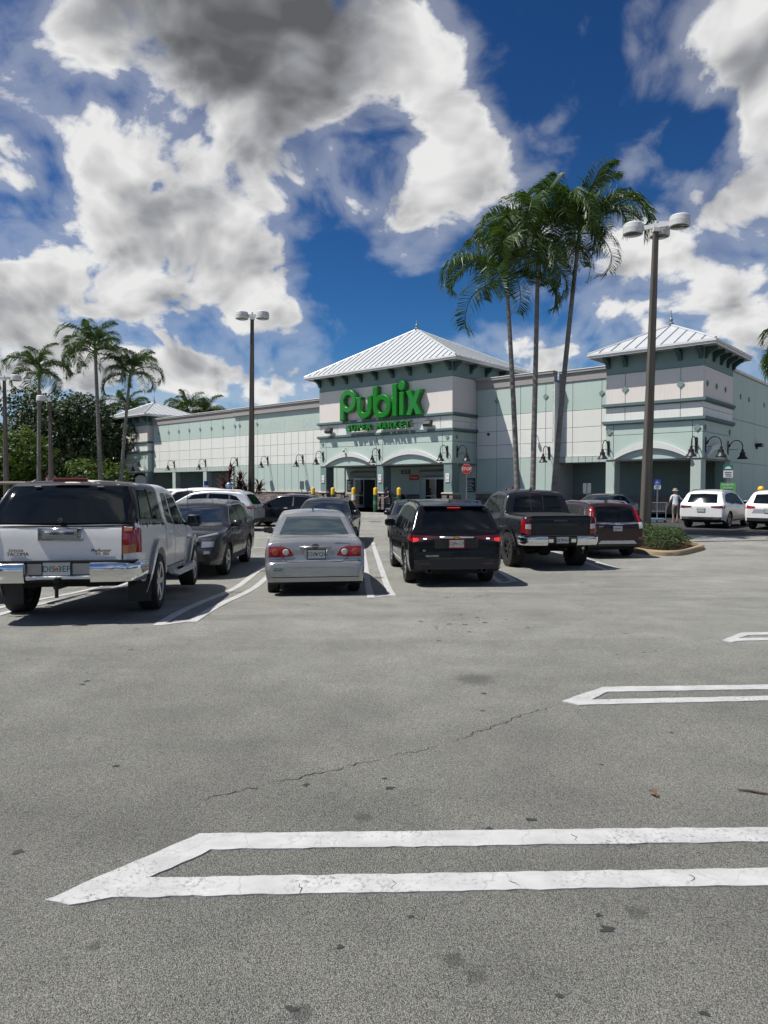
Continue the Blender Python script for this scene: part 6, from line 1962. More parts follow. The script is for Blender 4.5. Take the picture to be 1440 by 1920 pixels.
def palm(label, x, y, h, lean=(0, 0), r0=0.19, r1=0.10, crown=1.0, nf=17, seed=0, fruit=False, bend=0.35, z=None, group='palms in the car park', base_flare=1.25):
    rr = random.Random(seed)
    z0 = gz(y) if z is None else z
    o = thing('palm_tree', (x, y, z0), label, 'palm', group=group)
    n = 16; pts = []; rad = []
    for i in range(n + 1):
        t = i / n
        f = t * (1 - bend) + bend * t * t if bend >= 0 else t
        pts.append((lean[0] * f, lean[1] * f, h * t - 0.05 * (i == 0)))
        rad.append(r1 + (r0 - r1) * (1 - t) ** 0.7 + (base_flare - 1) * r0 * max(0, 1 - t * 9) ** 2)
    MB().tube(pts, rad, 12).build('trunk', M_ptrunk, o, 60)
    tip = Vector(pts[-1])
    d = (Vector(pts[-1]) - Vector(pts[-2])).normalized()
    cs = 0.85 * crown
    MB().tube([tip, tip + d * 0.25 * cs, tip + d * cs], [r1 * 1.05, r1 * 1.35, r1 * 0.6], 12).build('crownshaft', M_shaft, o, 60)
    top = tip + d * cs * 0.92
    for k in range(nf):
        a = 2.399963 * k + rr.uniform(-0.25, 0.25)
        t = k / max(1, nf - 1)
        pit = 0.35 - 0.85 * t + rr.uniform(-0.12, 0.12)        # young fronds stand, old ones hang
        me = FRONDS_UP[k % 2] if t < 0.16 else FRONDS[rr.randrange(len(FRONDS))]
        s = crown * rr.uniform(0.86, 1.08)
        f = link('frond', me, o, tuple(top - d * cs * 0.5 * t), (rr.uniform(-0.35, 0.35), -pit, a))
        f.scale = (s, s * rr.choice((1, -1)), s)
    MB().tube([tuple(top), tuple(top + d * 1.1 * crown + Vector((rr.uniform(-.1, .1), 0, 0)))], [0.02, 0.004], 5).build('spear_leaf', M_palm, o)
    if rr.random() < 0.6:
        link('frond', FROND_OLD, o, tuple(tip - d * 0.1), (0, 0.5, rr.uniform(0, 6.28))).scale = (0.7 * crown,) * 3
    if fruit:
        m = MB()
        for k in range(60):
            a = rr.uniform(0, 6.28); l = rr.uniform(0.3, 0.75)
            e = tip + Vector((math.cos(a) * l * 0.8, math.sin(a) * l * 0.8, rr.uniform(-0.75, 0.1)))
            m.tube([tuple(tip), tuple(tip.lerp(e, 0.6) + Vector((0, 0, 0.12))), tuple(e)], 0.012, 4, cap=False)
        m.build('flower_stalks', pmat('flower_stalk', (0.16, 0.17, 0.07), 0.8), o)
    return o
palm('leftmost tall palm of the group of three in front of the store, short crown', 4.98, 25.6, 8.9, (-0.48, 0.0), 0.112, 0.066, 1.03, 16, 1, group='three tall palms before the store')
palm('middle straight-trunked palm of the group of three in front of the store', 5.42, 25.4, 10.4, (0.18, 0.1), 0.112, 0.066, 1.03, 17, 2, group='three tall palms before the store', bend=0.0)
palm('rightmost palm of the group of three in front of the store, trunk leaning right', 6.18, 25.7, 10.7, (0.95, 0.1), 0.116, 0.066, 1.05, 17, 3, True, group='three tall palms before the store', bend=0.25)
palm('palm at the right edge, only its frond tips in view', 16.42, 26.0, 6.6, (-0.1, 0), 0.17, 0.1, 0.9, 15, 4)
palm('left palm of the trio by the left tower', -24.9, 50.0, 9.5, (0.2, 0), 0.15, 0.09, 1.0, 15, 5, group='palms by the left tower')
palm('tallest middle palm of the trio by the left tower', -20.35, 50.0, 10.9, (-0.3, 0), 0.17, 0.10, 1.12, 18, 6, group='palms by the left tower', bend=0)
palm('right palm of the trio by the left tower, trunk leaning right', -19.45, 51.0, 9.5, (0.85, 0), 0.14, 0.09, 1.0, 14, 7, group='palms by the left tower')
palm('palm cut off by the left edge of the picture', -30.0, 50.5, 9.0, (-0.3, 0), 0.16, 0.10, 1.0, 13, 8, group='palms by the left tower')
palm('palm rising behind the hip roof of the left tower', -34.5, 93.0, 11.2, (0.3, 0), 0.22, 0.13, 1.5, 15, 9, z=-0.2, group='palms behind the store')
palm('left of the two bushy palms above the left wing parapet', -27.6, 97.0, 11.3, (0.2, 0), 0.22, 0.13, 1.55, 17, 10, z=-0.2, group='palms behind the store')
palm('right of the two bushy palms above the left wing parapet', -24.9, 96.0, 10.7, (0.4, 0), 0.22, 0.13, 1.45, 15, 11, z=-0.2, group='palms behind the store')

def leaf_cloud(lobes, n, size, seed, flat=0.0, aspect=0.55, jit=0.16):
    """leaf-sized faces spread through the lobes' outer shells, denser at the surface"""
    rr = random.Random(seed); m = MB(); tot = sum(l[3] ** 2 for l in lobes)
    for (cx, cy, cz, r, sq) in lobes:
        for _ in range(int(n * r * r / tot)):
            d = Vector((rr.gauss(0, 1), rr.gauss(0, 1), rr.gauss(0, 1))).normalized()
            q = Vector((d.x * r, d.y * r, d.z * r * sq)) * (0.62 + 0.40 * rr.random() ** 0.5)
            k = 1.0 + 0.30 * mnoise.noise(Vector((cx + q.x, cy + q.y, cz + q.z)) * (2.4 / r))
            if mnoise.noise((Vector((cx, cy, cz)) + q) * (3.4 / r) + Vector((seed, 0, 0))) < -0.22:
                continue
            p = Vector((cx, cy, cz)) + q * k
            s = size * rr.uniform(0.6, 1.35)
            a = Vector((rr.gauss(0, 1), rr.gauss(0, 1), rr.gauss(0, 0.7))).normalized()
            nn = (d + Vector((rr.gauss(0, .6), rr.gauss(0, .6), rr.gauss(0.25, .6)))).normalized()
            b_ = nn.cross(a).normalized(); a = b_.cross(nn)
            m.add([p - a * s, p + b_ * s * aspect, p + a * s, p - b_ * s * aspect], [(0, 1, 2, 3)])
    return m
M_oak = leaf_mat('oak_leaf', (0.016, 0.034, 0.011), (0.050, 0.075, 0.022), 0.12)
M_lime = leaf_mat('sea_grape_leaf', (0.030, 0.068, 0.010), (0.105, 0.150, 0.020), 0.28)
M_hedge = leaf_mat('hedge_leaf', (0.020, 0.048, 0.011), (0.062, 0.10, 0.024), 0.2)
def tree(label, x, y, h, lobes, mat, n, size, seed, tr=0.35, group='trees left of the store'):
    o = thing('broadleaf_tree', (x, y, gz(y)), label, 'tree', group=group)
    rr = random.Random(seed)
    MB().tube([(0, 0, -0.1), (0.1, 0, h * 0.2), (0.0, 0.1, h * 0.42)], [tr * 1.3, tr, tr * 0.75], 10).build('trunk', M_bark, o, 60)
    for (cx, cy, cz, r, sq) in lobes[:6]:
        st = Vector((0.0, 0.05, h * (0.22 + 0.15 * rr.random()))); e = Vector((cx, cy, cz))
        MB().tube([st, st.lerp(e, 0.5) + Vector((0, 0, 0.4)), e], [tr * 0.5, tr * 0.3, tr * 0.08], 6).build('limb', M_bark, o, 60)
    leaf_cloud(lobes, n, size, seed).build('crown', mat, o)
    return o
def lobes_of(seed, w, h, n, r, base):
    rr = random.Random(seed); out = []
    for i in range(n):
        a = 2 * math.pi * i / n + rr.uniform(-.3, .3); q = w * (0.35 + 0.5 * rr.random())
        out.append((q * math.cos(a), q * math.sin(a) * 0.7, base + h * (0.25 + 0.75 * rr.random()), r * rr.uniform(0.75, 1.15), 0.78))
    out.append((0, 0, base + h * 0.55, r * 1.3, 0.85))
    return out
tree('tall dark oak behind the palms at left, topmost crown of the trees', -38.5, 80.0, 12, lobes_of(1, 6.5, 8.0, 11, 3.2, 3.6), M_oak, 17000, 0.22, 1)
tree('dark oak beside the left tower, right end of the trees', -34.0, 86.0, 10, lobes_of(2, 5.0, 7.0, 9, 3.0, 2.6), M_oak, 15000, 0.22, 2)
tree('dark tree at the left edge behind the light pole', -50.0, 84.0, 9, lobes_of(3, 6, 5.5, 8, 3.0, 2.5), M_oak, 11000, 0.23, 3)
tree('broad light green tree below the oaks, left of the palms', -35.8, 64.0, 6, lobes_of(4, 4.8, 4.0, 10, 2.4, 1.3), M_lime, 16000, 0.19, 4)
tree('low light green tree right of the broad one, in front of the oak', -29.4, 66.5, 5, lobes_of(5, 3.8, 2.2, 8, 1.9, 0.7), M_lime, 10000, 0.19, 5)
# the wood beyond, and the wood across the road behind the viewer, read as single masses
def wood(name, spots, n, seed, label):
    lob = []
    rr = random.Random(seed)
    for (x, y, w) in spots:
        for i in range(5):
            lob.append((x + rr.uniform(-w, w), y + rr.uniform(-2, 2), rr.uniform(1.5, 6.0), rr.uniform(2.4, 3.6), 0.85))
    leaf_cloud(lob, n, 0.55, seed).build(name, M_oak, kind='stuff', label=label)
wood('far_wood', [(-70 + 7 * i, 108 + (i % 3) * 5, 4) for i in range(6)], 9000, 3, 'dark wood far behind the car park')
wood('roadside_wood', [(-75 + 8.5 * i, -42 - (i % 3) * 5, 5) for i in range(19)] + [(50 + (i % 2) * 4, -34 + 8 * i, 4) for i in range(7)] + [(-52 - (i % 2) * 4, -34 + 8 * i, 4) for i in range(6)], 40000, 4, 'dark trees round the car park, behind and beside the viewer')

# ---- hedge island with kerb, round the right light pole
ISL = [(7.05, 19.9), (7.20, 19.0), (7.55, 18.62), (8.1, 18.72), (9.55, 20.5), (9.72, 21.2), (9.55, 23.2), (9.2, 26.6), (7.0, 26.6)]
def smooth_loop(poly, it=2):
    for _ in range(it):
        o = []
        for i in range(len(poly)):
            a, c = Vector(poly[i]), Vector(poly[(i + 1) % len(poly)])
            o += [tuple(a * 0.8 + c * 0.2), tuple(a * 0.2 + c * 0.8)]
        poly = o
    return poly
def island(poly, hed, name_l, kmat=None):
    lp_ = smooth_loop(poly)
    cx = sum(p[0] for p in lp_) / len(lp_); cy = sum(p[1] for p in lp_) / len(lp_)
    def sc_(k):
        out = []
        for p in lp_:
            d = Vector((p[0] - cx, p[1] - cy)); l = d.length
            out.append((cx + d.x * (l - k) / l, cy + d.y * (l - k) / l))
        return out
    i1 = sc_(0.04); i2 = sc_(0.16)
    n = len(lp_); v = []; zz = lambda p, h: (p[0], p[1], gz(p[1]) + h)
    v += [zz(p, -0.05) for p in lp_] + [zz(p, 0.10) for p in lp_] + [zz(p, 0.14) for p in i1] + [zz(p, 0.14) for p in i2] + [zz(p, 0.02) for p in i2]
    f = [(k * n + i, k * n + (i + 1) % n, (k + 1) * n + (i + 1) % n, (k + 1) * n + i) for k in range(4) for i in range(n)]
    MB().add(v, f).build('island_kerb', kmat or M_kyel, kind='structure', smooth=40)
    MB().add([zz(p, 0.07) for p in i2], [tuple(range(n))]).build('island_soil', M_mulch, kind='structure')
def mulch_fn(t, b):
    p = t.pos()
    col = t.mix(t.noise(p, 40, 4, 0.7), (0.035, 0.015, 0.008), (0.16, 0.075, 0.04))
    t.set(b.inputs['Base Color'], col); bump(t, b, t.noise(p, 60, 4, 0.7), 0.8, 0.03)
M_mulch = pmat('mulch', (0.08, 0.04, 0.02), 0.95, fn=mulch_fn)
island(ISL, None, '')
hg = thing('hedge', (8.2, 21.2, gz(21.2)), 'low clipped green hedge in the yellow-kerbed island', 'hedge')
rr = random.Random(9); m = MB()
HP = [(7.55, 19.55), (7.7, 19.0), (8.05, 19.15), (9.25, 20.75), (9.3, 21.6), (9.0, 25.8), (7.35, 25.8)]
def inside(p, poly):
    c = False; j = len(poly) - 1
    for i in range(len(poly)):
        if (poly[i][1] > p[1]) != (poly[j][1] > p[1]) and p[0] < (poly[j][0] - poly[i][0]) * (p[1] - poly[i][1]) / (poly[j][1] - poly[i][1]) + poly[i][0]:
            c = not c
        j = i
    return c
def edge_d(p, poly):
    b_ = 9
    for i in range(len(poly)):
        a = Vector(poly[i]); c = Vector(poly[(i + 1) % len(poly)]); q = Vector(p)
        t = max(0, min(1, (q - a).dot(c - a) / (c - a).length_squared)); b_ = min(b_, (q - (a + (c - a) * t)).length)
    return b_
cnt = 0
while cnt < 17000:
    x, y = rr.uniform(7.1, 9.6), 18.8 + 7.2 * rr.random() ** 1.5
    if not inside((x, y), HP):
        continue
    e = edge_d((x, y), HP)
    top = 0.54 * min(1.0, 0.25 + (e / 0.38) ** 0.6) * (0.92 + 0.22 * mnoise.noise(Vector((x * 2.2, y * 2.2, 0)))) + 0.08 * mnoise.noise(Vector((x * 6, y * 6, 2)))
    z = top * (1 - 0.30 * rr.random() ** 2) if rr.random() < 0.8 else top * rr.random()
    s = rr.uniform(0.018, 0.036)
    a = Vector((rr.gauss(0, 1), rr.gauss(0, 1), rr.gauss(0, .6))).normalized(); nn = Vector((rr.gauss(0, .6), rr.gauss(-.2, .6), 1)).normalized()
    b_ = nn.cross(a).normalized(); a = b_.cross(nn); p = Vector((x - 8.2, y - 21.2, z + gz(y) - gz(21.2) + 0.07))
    m.add([p - a * s, p + b_ * s * 0.6, p + a * s, p - b_ * s * 0.6], [(0, 1, 2, 3)])
    cnt += 1
m.build('foliage', M_hedge, hg)
m = MB()
for i in range(60):
    x, y = rr.uniform(7.4, 9.3), rr.uniform(19.0, 25.5)
    if inside((x, y), HP):
        z = gz(y) - gz(21.2)
        m.tube([(x - 8.2, y - 21.2, z), (x - 8.2 + rr.uniform(-.1, .1), y - 21.2 + rr.uniform(-.1, .1), z + 0.45)], 0.008, 4, cap=False)
m.build('stems', M_bark, hg)
# far island of the left pole, and the palms' island
island([(-7.3, 33.6), (-6.2, 33.3), (-6.0, 35.6), (-7.2, 35.8)], None, '', M_kerb)
island([(4.3, 24.6), (6.9, 24.8), (6.95, 26.3), (4.3, 26.3)], None, '', M_kerb)
# dark red cordyline
cp_ = thing('cordyline_plant', (-7.05, 33.9, gz(33.9)), 'spiky dark red plant at the foot of the left light pole', 'plant')
cp_.scale = (1.3, 1.3, 1.42)
M_cord = leaf_mat('cordyline_leaf', (0.035, 0.006, 0.010), (0.10, 0.018, 0.022), 0.25, 0.4)
rr = random.Random(12)
stems = MB(); lf = MB()
for k in range(9):
    bx_, by_ = rr.uniform(-0.55, 0.55), rr.uniform(-0.3, 0.3); hh = rr.uniform(0.8, 1.75)
    e = Vector((bx_ * 1.5, by_ * 1.5, hh)); stems.tube([(bx_ * 0.5, by_ * 0.5, 0), tuple(e)], 0.025, 6)
    for j in range(34):
        a = rr.uniform(0, 6.28); pit = rr.uniform(-0.25, 1.3); l = rr.uniform(0.38, 0.62)
        d = Vector((math.cos(a) * math.cos(pit), math.sin(a) * math.cos(pit), math.sin(pit))); sd = d.cross(Vector((0, 0, 1))).normalized() * 0.032
        p = e - Vector((0, 0, rr.uniform(0, 0.4))); q = p + d * l * 0.55; e2 = q + (d + Vector((0, 0, -0.45))).normalized() * l * 0.45
        lf.add([p - sd * 0.4, p + sd * 0.4, q + sd, q - sd, e2], [(0, 1, 2, 3), (3, 2, 4)])
stems.build('stem', M_bark, cp_); lf.build('foliage', M_cord, cp_)

# ------------------------------------------------------------------ light poles
def pole_fn(t, b):
    p = t.obj(); x, y, z = t.xyz(p)
    st = t.noise(t.comb(t.m('MULTIPLY', x, 14.0), t.m('MULTIPLY', y, 14.0), t.m('MULTIPLY', z, 0.6)), 1.0, 5, 0.65)
    col = t.mix(t.mr(st, 0.35, 0.7), (0.060, 0.052, 0.043), (0.135, 0.120, 0.100))
    t.set(b.inputs['Base Color'], col); bump(t, b, t.noise(p, 50, 4, 0.6), 0.3, 0.01)
M_pole = pmat('pole_concrete', (0.18, 0.16, 0.135), 0.9, fn=pole_fn)
M_lampw = pmat('lamp_housing', (0.60, 0.60, 0.575), 0.45, fn=mottled((0.60, 0.60, 0.575), 0.1, 5, 30, 0.0, 0.2))
M_lens = pmat('lamp_lens', (0.10, 0.10, 0.095), 0.15, coat=0.3)
def light_pole(label, x, y, h, heads, rz, lean=0.0, z=None, bw_=0.155, tw_=0.078):
    o = thing('light_pole', (x, y, gz(y) if z is None else z), label, 'street lamp', group='car park light poles', rot=(0, lean, rz))
    m = MB(); c = 0.22
    rings = []
    for (zz, w) in ((-0.1, bw_), (h, tw_)):
        k = w * c
        rings += [[(-w + k, -w, zz), (w - k, -w, zz), (w, -w + k, zz), (w, w - k, zz), (w - k, w, zz), (-w + k, w, zz), (-w, w - k, zz), (-w, -w + k, zz)]]
    m.add(rings[0] + rings[1], [(i, (i + 1) % 8, 8 + (i + 1) % 8, 8 + i) for i in range(8)] + [tuple(range(8, 16))])
    m.build('shaft', M_pole, o)
    MB().box(-tw_ * 1.3, tw_ * 1.3, -tw_ * 1.3, tw_ * 1.3, h - 0.02, h + 0.10).build('shaft_cap', M_lampw, o)
    MB().tube([(0, 0, h + 0.1), (0, 0, h + 0.34)], 0.05, 8).build('tenon', M_lampw, o)
    for (a, r, dz_) in heads:
        ca, sa = math.cos(a), math.sin(a)
        arm = MB(); nx, ny = -sa * 0.05, ca * 0.05
        vv = []
        for q in (0.03, r - 0.26):
            for s in (1, -1):
                for zz in (h + 0.10 + dz_, h + 0.24 + dz_):
                    vv.append((ca * q + nx * s, sa * q + ny * s, zz))
        arm.add(vv, [(0, 1, 3, 2), (4, 6, 7, 5), (0, 4, 5, 1), (2, 3, 7, 6), (1, 5, 7, 3), (0, 2, 6, 4)])
        am = arm.build('arm', M_lampw, o)
        cx, cy = ca * r, sa * r
        hd = MB().lathe([(0.27, 0.32), (0.31, 0.28), (0.32, 0.13), (0.31, 0.12), (0.325, 0.11), (0.32, -0.02), (0.28, -0.03)], 32, center=(cx, cy, h + 0.05 + dz_)).build('lamp_head', M_lampw, o, 40)
        MB().lathe([(0.28, -0.032), (0.25, -0.05), (0.02, -0.055)], 24, center=(cx, cy, h + 0.05 + dz_)).build('lens', M_lens, hd, 40)
    return o
light_pole('tall concrete light pole with three round lamps in the hedge island', 8.62, 22.9, 10.15, [(R(148), 0.72, 0), (R(-32), 0.72, 0.0), (R(58), 0.62, 0.0)], 0, R(1.3))
light_pole('tall concrete light pole with two round lamps in front of the left wing', -6.60, 34.4, 10.0, [(R(175), 0.52, 0), (R(-5), 0.52, 0)], 0, R(0.7))
light_pole('light pole at the far left edge with two round lamps', -24.6, 45.2, 8.65, [(R(180), 0.62, 0), (R(10), 0.72, 0)], 0)
light_pole('far left light pole with one round lamp, behind the palms', -22.2, 46.3, 7.45, [(R(180), 0.55, 0)], 0)

# ------------------------------------------------------------------ bollards
M_yel = pmat('bollard_yellow', (0.75, 0.44, 0.02), 0.45)
M_bgreen = pmat('bollard_green', (0.014, 0.085, 0.045), 0.45, fn=mottled((0.014, 0.085, 0.045), 0.3, 5, 30, 0.0))
M_post = pmat('poster_print', (0.7, 0.7, 0.68), 0.45)
def bollard(label, u, w, wrap=False, h=1.72):
    o = thing('bollard', bw(u, w, 0.0), label, 'bollard', group='yellow-topped bollards at the entrance')
    r = 0.145
    MB().lathe([(r, h - 0.50), (r, h - 0.10), (r * 0.86, h - 0.035), (r * 0.5, h), (0.01, h + 0.008)], 16).build('yellow_cap', M_yel, o, 40)
    MB().lathe([(r + 0.004, 0.0), (r + 0.004, h - 0.505)], 16).build('sleeve', M_post if wrap else M_bgreen, o, 40)
    if wrap:
        MB().lathe([(r + 0.007, 0.002), (r + 0.007, 0.30)], 16).build('wrap_band', pmat('teal_print', (0.02, 0.16, 0.15), 0.5), o, 40)
        MB().lathe([(r + 0.007, 0.62), (r + 0.007, 0.82)], 16).build('wrap_picture', pmat('picture_print', (0.35, 0.12, 0.06), 0.5), o, 40)
    else:
        MB().lathe([(r + 0.007, 0.55), (r + 0.007, 0.80)], 16).build('wrap_band', pmat('light_green_print', (0.06, 0.22, 0.08), 0.5), o, 40)
for i, (px_, lab, wr) in enumerate([((-9.86, -4.25), 'leftmost yellow-topped green bollard, at the mint wall', False), ((-7.73, -4.25), 'second yellow-topped bollard from the left, before the left entrance pillar', False), ((-5.61, -4.25), 'yellow-topped bollard wrapped in a white printed poster', True), ((-3.5, -4.25), 'yellow-topped green bollard before the middle entrance pillar', False), ((-1.36, -4.25), 'rightmost yellow-topped green bollard of the entrance row', False)]):
    bollard(lab, px_[0], px_[1], wr)

# ------------------------------------------------------------------ signs
M_spost = pmat('sign_post', (0.25, 0.26, 0.26), 0.5, metal=0.5)
M_sback = pmat('sign_back', (0.30, 0.33, 0.35), 0.55, metal=0.3)
M_blue = pmat('sign_blue', (0.012, 0.06, 0.36), 0.45)
M_sgreen = pmat('sign_bright_green', (0.12, 0.42, 0.10), 0.5)
def octagon(r, y0, y1, mb, cz):
    mb.prism([(r * math.cos(math.pi / 8 + math.pi / 4 * k), cz + r * math.sin(math.pi / 8 + math.pi / 4 * k)) for k in range(8)], y0, y1, 'y')
def stop_sign(label, x, y, z, h, r, rz, front=True):
    o = thing('stop_sign', (x, y, z), label, 'sign', rz)
    MB().box(-0.03, 0.03, 0.0, 0.05, 0.0, h + r * 0.5).build('post', M_spost, o)
    mb = MB(); octagon(r, -0.012, -0.002, mb, h)
    a = mb.build('sign_border', M_signw, o)
    mb = MB(); octagon(r * 0.95, -0.016, -0.0125, mb, h)
    a = mb.build('sign_face', M_signr, o)
    text_obj('STOP', 'lettering', M_signw, a, (0, -0.019, h - 0.01), (R(90), 0, 0), r * 0.78, 0.002, offset=0.006)
    return o
fx_, fy_ = 5.35, 45.0
stop_sign('red stop sign in front of the right end of the entrance', fx_, fy_, BZ, 2.93, 0.335, math.atan2(-fx_, fy_))
stop_sign('small red stop sign far left beyond the white pickup', -23.5, 49.0, BZ, 2.3, 0.36, R(20))
def plate_sign(name, label, x, y, z, rz, plates, ph, cat='sign'):
    o = thing(name, (x, y, z), label, cat, rz)
    MB().box(-0.03, 0.03, 0.0, 0.05, 0.0, ph).build('post', M_spost if name != 'sign_dark' else M_black, o)
    for (x0, x1, z0, z1, mt) in plates:
        MB().cbox(x0, x1, -0.012, -0.001, z0, z1, 0.003).build('sign_plate', mt, o)
    return o
# disabled-parking sign by the man with the trolley
o = plate_sign('parking_sign', 'blue and white disabled-parking sign right of the tall light pole', 13.7, 34.75, BZ, R(-15), [(-0.155, 0.155, 1.86, 2.14, M_blue), (-0.155, 0.155, 1.66, 1.855, M_signw)], 2.1)
m = MB(); m.tube([(-0.02, -0.02, 2.09), (-0.03, -0.02, 2.0), (0.05, -0.02, 1.99), (0.075, -0.02, 1.93)], 0.011, 5)
m.tube([(-0.03 + 0.055 * math.cos(a), -0.02, 1.955 + 0.055 * math.sin(a)) for a in [R(100 + 22 * i) for i in range(11)]], 0.010, 5); m.build('wheelchair_symbol', M_signw, o)
for i in range(3):
    MB().box(-0.11, 0.11 - 0.03 * i, -0.016, -0.0125, 1.80 - 0.05 * i, 1.825 - 0.05 * i).build('sign_line', M_blue, o)
o = plate_sign('pickup_sign', 'green and white pickup sign above a bright green notice, beside the white SUV', 17.25, 34.8, BZ, R(-15), [(-0.22, 0.22, 2.60, 2.88, pmat('sign_teal', (0.01, 0.17, 0.11), 0.5)), (-0.22, 0.22, 2.24, 2.595, M_signw), (-0.35, 0.35, 1.10, 1.98, M_sgreen)], 2.85)
m = MB(); m.prism([(-0.15, 2.68), (0.12, 2.68), (0.15, 2.72), (0.10, 2.75), (0.06, 2.80), (-0.06, 2.80), (-0.10, 2.75), (-0.16, 2.74)], -0.017, -0.0125, 'y'); m.build('car_symbol', M_signw, o)
for i in range(3):
    MB().box(-0.16 + 0.02 * i, 0.15 - 0.02 * (i % 2), -0.016, -0.0125, 2.48 - 0.09 * i, 2.52 - 0.09 * i).build('sign_line', M_signk, o)
text_obj('RESERVED', 'lettering', M_signw, o, (0, -0.018, 1.87), (R(90), 0, 0), 0.12, 0.002)
text_obj('PICKUP', 'lettering', M_signw, o, (0, -0.018, 1.72), (R(90), 0, 0), 0.13, 0.002)
for i in range(4):
    MB().box(-0.26 + 0.03 * (i % 2), 0.26 - 0.05 * (i % 3), -0.016, -0.0125, 1.54 - 0.1 * i, 1.58 - 0.1 * i).build('sign_line', M_signw, o)
plate_sign('sign_back', 'narrow grey back of a road sign in front of the mint wall', -5.5, 46.5, BZ, R(20), [(-0.15, 0.15, 1.60, 2.15, M_sback)], 2.15)
plate_sign('sign_back', 'pale back of a double sign above the maroon SUV', 9.95, 34.0, BZ, R(-10), [(-0.19, -0.035, 1.45, 1.95, M_sback), (0.035, 0.19, 1.45, 1.95, M_sback)], 1.95)
o = plate_sign('parking_sign', 'small blue parking sign by the left arcade', -18.2, 71.0, BZ, R(30), [(-0.22, 0.22, 1.9, 2.35, M_blue), (-0.22, 0.22, 1.55, 1.895, M_signw)], 2.3)
o = thing('sign_back', (-24.2, 69.0, BZ), 'grey back of a stop sign before the left tower', 'sign', R(20))
MB().box(-0.04, 0.04, 0.0, 0.05, 0, 2.4).build('post', M_spost, o); mb = MB(); octagon(0.55, -0.012, -0.002, mb, 2.4); mb.build('sign_plate', M_sback, o)

# ------------------------------------------------------------------ trolleys, rail
M_wire = pmat('trolley_wire', (0.45, 0.47, 0.48), 0.3, metal=0.8)
M_bluep = pmat('trolley_blue', (0.07, 0.17, 0.33), 0.45)
def trolley(label, x, y, z, rz, green=False):
    o = thing('shopping_trolley', (x, y, z), label, 'trolley', rz, group='shopping trolleys')
    m = MB(); r = 0.011
    L0, L1, wd = -0.42, 0.45, 0.27
    def rect(zz, k, a, c):
        return [(-k, a, zz), (k, a, zz), (k, c, zz), (-k, c, zz), (-k, a, zz)]
    m.tube(rect(1.0, wd, L0, L1), r, 5); m.tube(rect(0.56, wd * 0.82, L0 + 0.05, L1 - 0.12), r, 5)
    for i in range(11):
        t = i / 10
        for s in (1, -1):
            m.tube([(s * wd, L0 + (L1 - L0) * t, 1.0), (s * wd * 0.82, L0 + 0.05 + (L1 - L0 - 0.17) * t, 0.56)], 0.006, 4, cap=False)
        m.tube([(-wd * 0.82, L0 + 0.05 + (L1 - L0 - 0.17) * t, 0.56), (wd * 0.82, L0 + 0.05 + (L1 - L0 - 0.17) * t, 0.56)], 0.006, 4, cap=False)
    m.build('basket', M_wire, o)
    f = MB()
    for s in (1, -1):
        f.tube([(s * 0.24, L0 - 0.05, 1.02), (s * 0.25, L0 + 0.02, 0.55), (s * 0.26, L0 + 0.02, 0.14), (s * 0.20, L1 + 0.02, 0.14)], 0.016, 6)
    f.tube([(-0.26, L0 + 0.02, 0.14), (0.26, L0 + 0.02, 0.14)], 0.016, 6)
    f.build('frame', M_wire, o)
    MB().cbox(-0.22, 0.22, L0 + 0.1, L1, 0.16, 0.22, 0.02).build('lower_tray', M_bluep, o)
    MB().tube([(-0.27, L0 - 0.08, 1.04), (0.27, L0 - 0.08, 1.04)], 0.02, 8).build('handle', M_bgreen if green else M_black, o)
    for (wx, wy) in ((-0.24, L0 + 0.05), (0.24, L0 + 0.05), (-0.18, L1), (0.18, L1)):
        MB().lathe([(0.02, -0.018), (0.062, -0.016), (0.062, 0.016), (0.02, 0.018)], 12, 'x', center=(wx, wy, 0.062)).build('castor', M_black, o)
trolley('wire shopping trolley with a blue lower tray beside the man in white', 13.62, 34.55, gz(34), R(70))
trolley('shopping trolley leaned on by the woman at the entrance', *bw(-3.9, -2.0, 0.0), BROT + R(120), True)
o = thing('trolley_rail', (17.3, 33.4, gz(33)), 'white pipe rail between the two white SUVs at right', 'rail', R(-6))
for zz in (0.50, 1.0):
    MB().tube([(-0.6, 0, zz), (2.6, 0, zz)], 0.035, 8).build('rail_pipe', M_signw, o)
for xx in (0.0, 2.4):
    MB().tube([(xx, 0.0, 0), (xx, 0, 1.08)], 0.075, 10).build('post', M_black, o)
bo = thing('bollard', (18.15, 33.4, gz(33)), 'yellow round-topped bollard behind the white SUV at the right edge', 'bollard')
MB().lathe([(0.10, 0.0), (0.10, 1.55)], 14).build('shaft', M_yel, bo, 40); MB().lathe([(0.10, 1.552), (0.145, 1.60), (0.15, 1.68), (0.11, 1.78), (0.01, 1.82)], 16).build('ball_top', M_yel, bo, 50)
# balloon by the red plant
o = thing('foil_balloon', (-7.35, 32.9, gz(33)), 'small round white and blue balloon in front of the dark red plant', 'balloon')
MB().lathe([(0.01, -0.16), (0.10, -0.13), (0.165, 0.0), (0.10, 0.13), (0.01, 0.16)], 16, 'y', center=(0, 0, 1.84)).build('foil', pmat('foil', (0.6, 0.62, 0.65), 0.2, metal=0.3, fn=lambda t, b: t.set(b.inputs['Base Color'], t.mix(t.mr(t.noise(t.obj(), 7, 2, 0.5), 0.46, 0.54), (0.08, 0.20, 0.42), (0.72, 0.72, 0.72)))), o, 60)
MB().tube([(0, 0, 0.1), (0, 0, 1.7)], 0.008, 5).build('stick', M_signw, o)
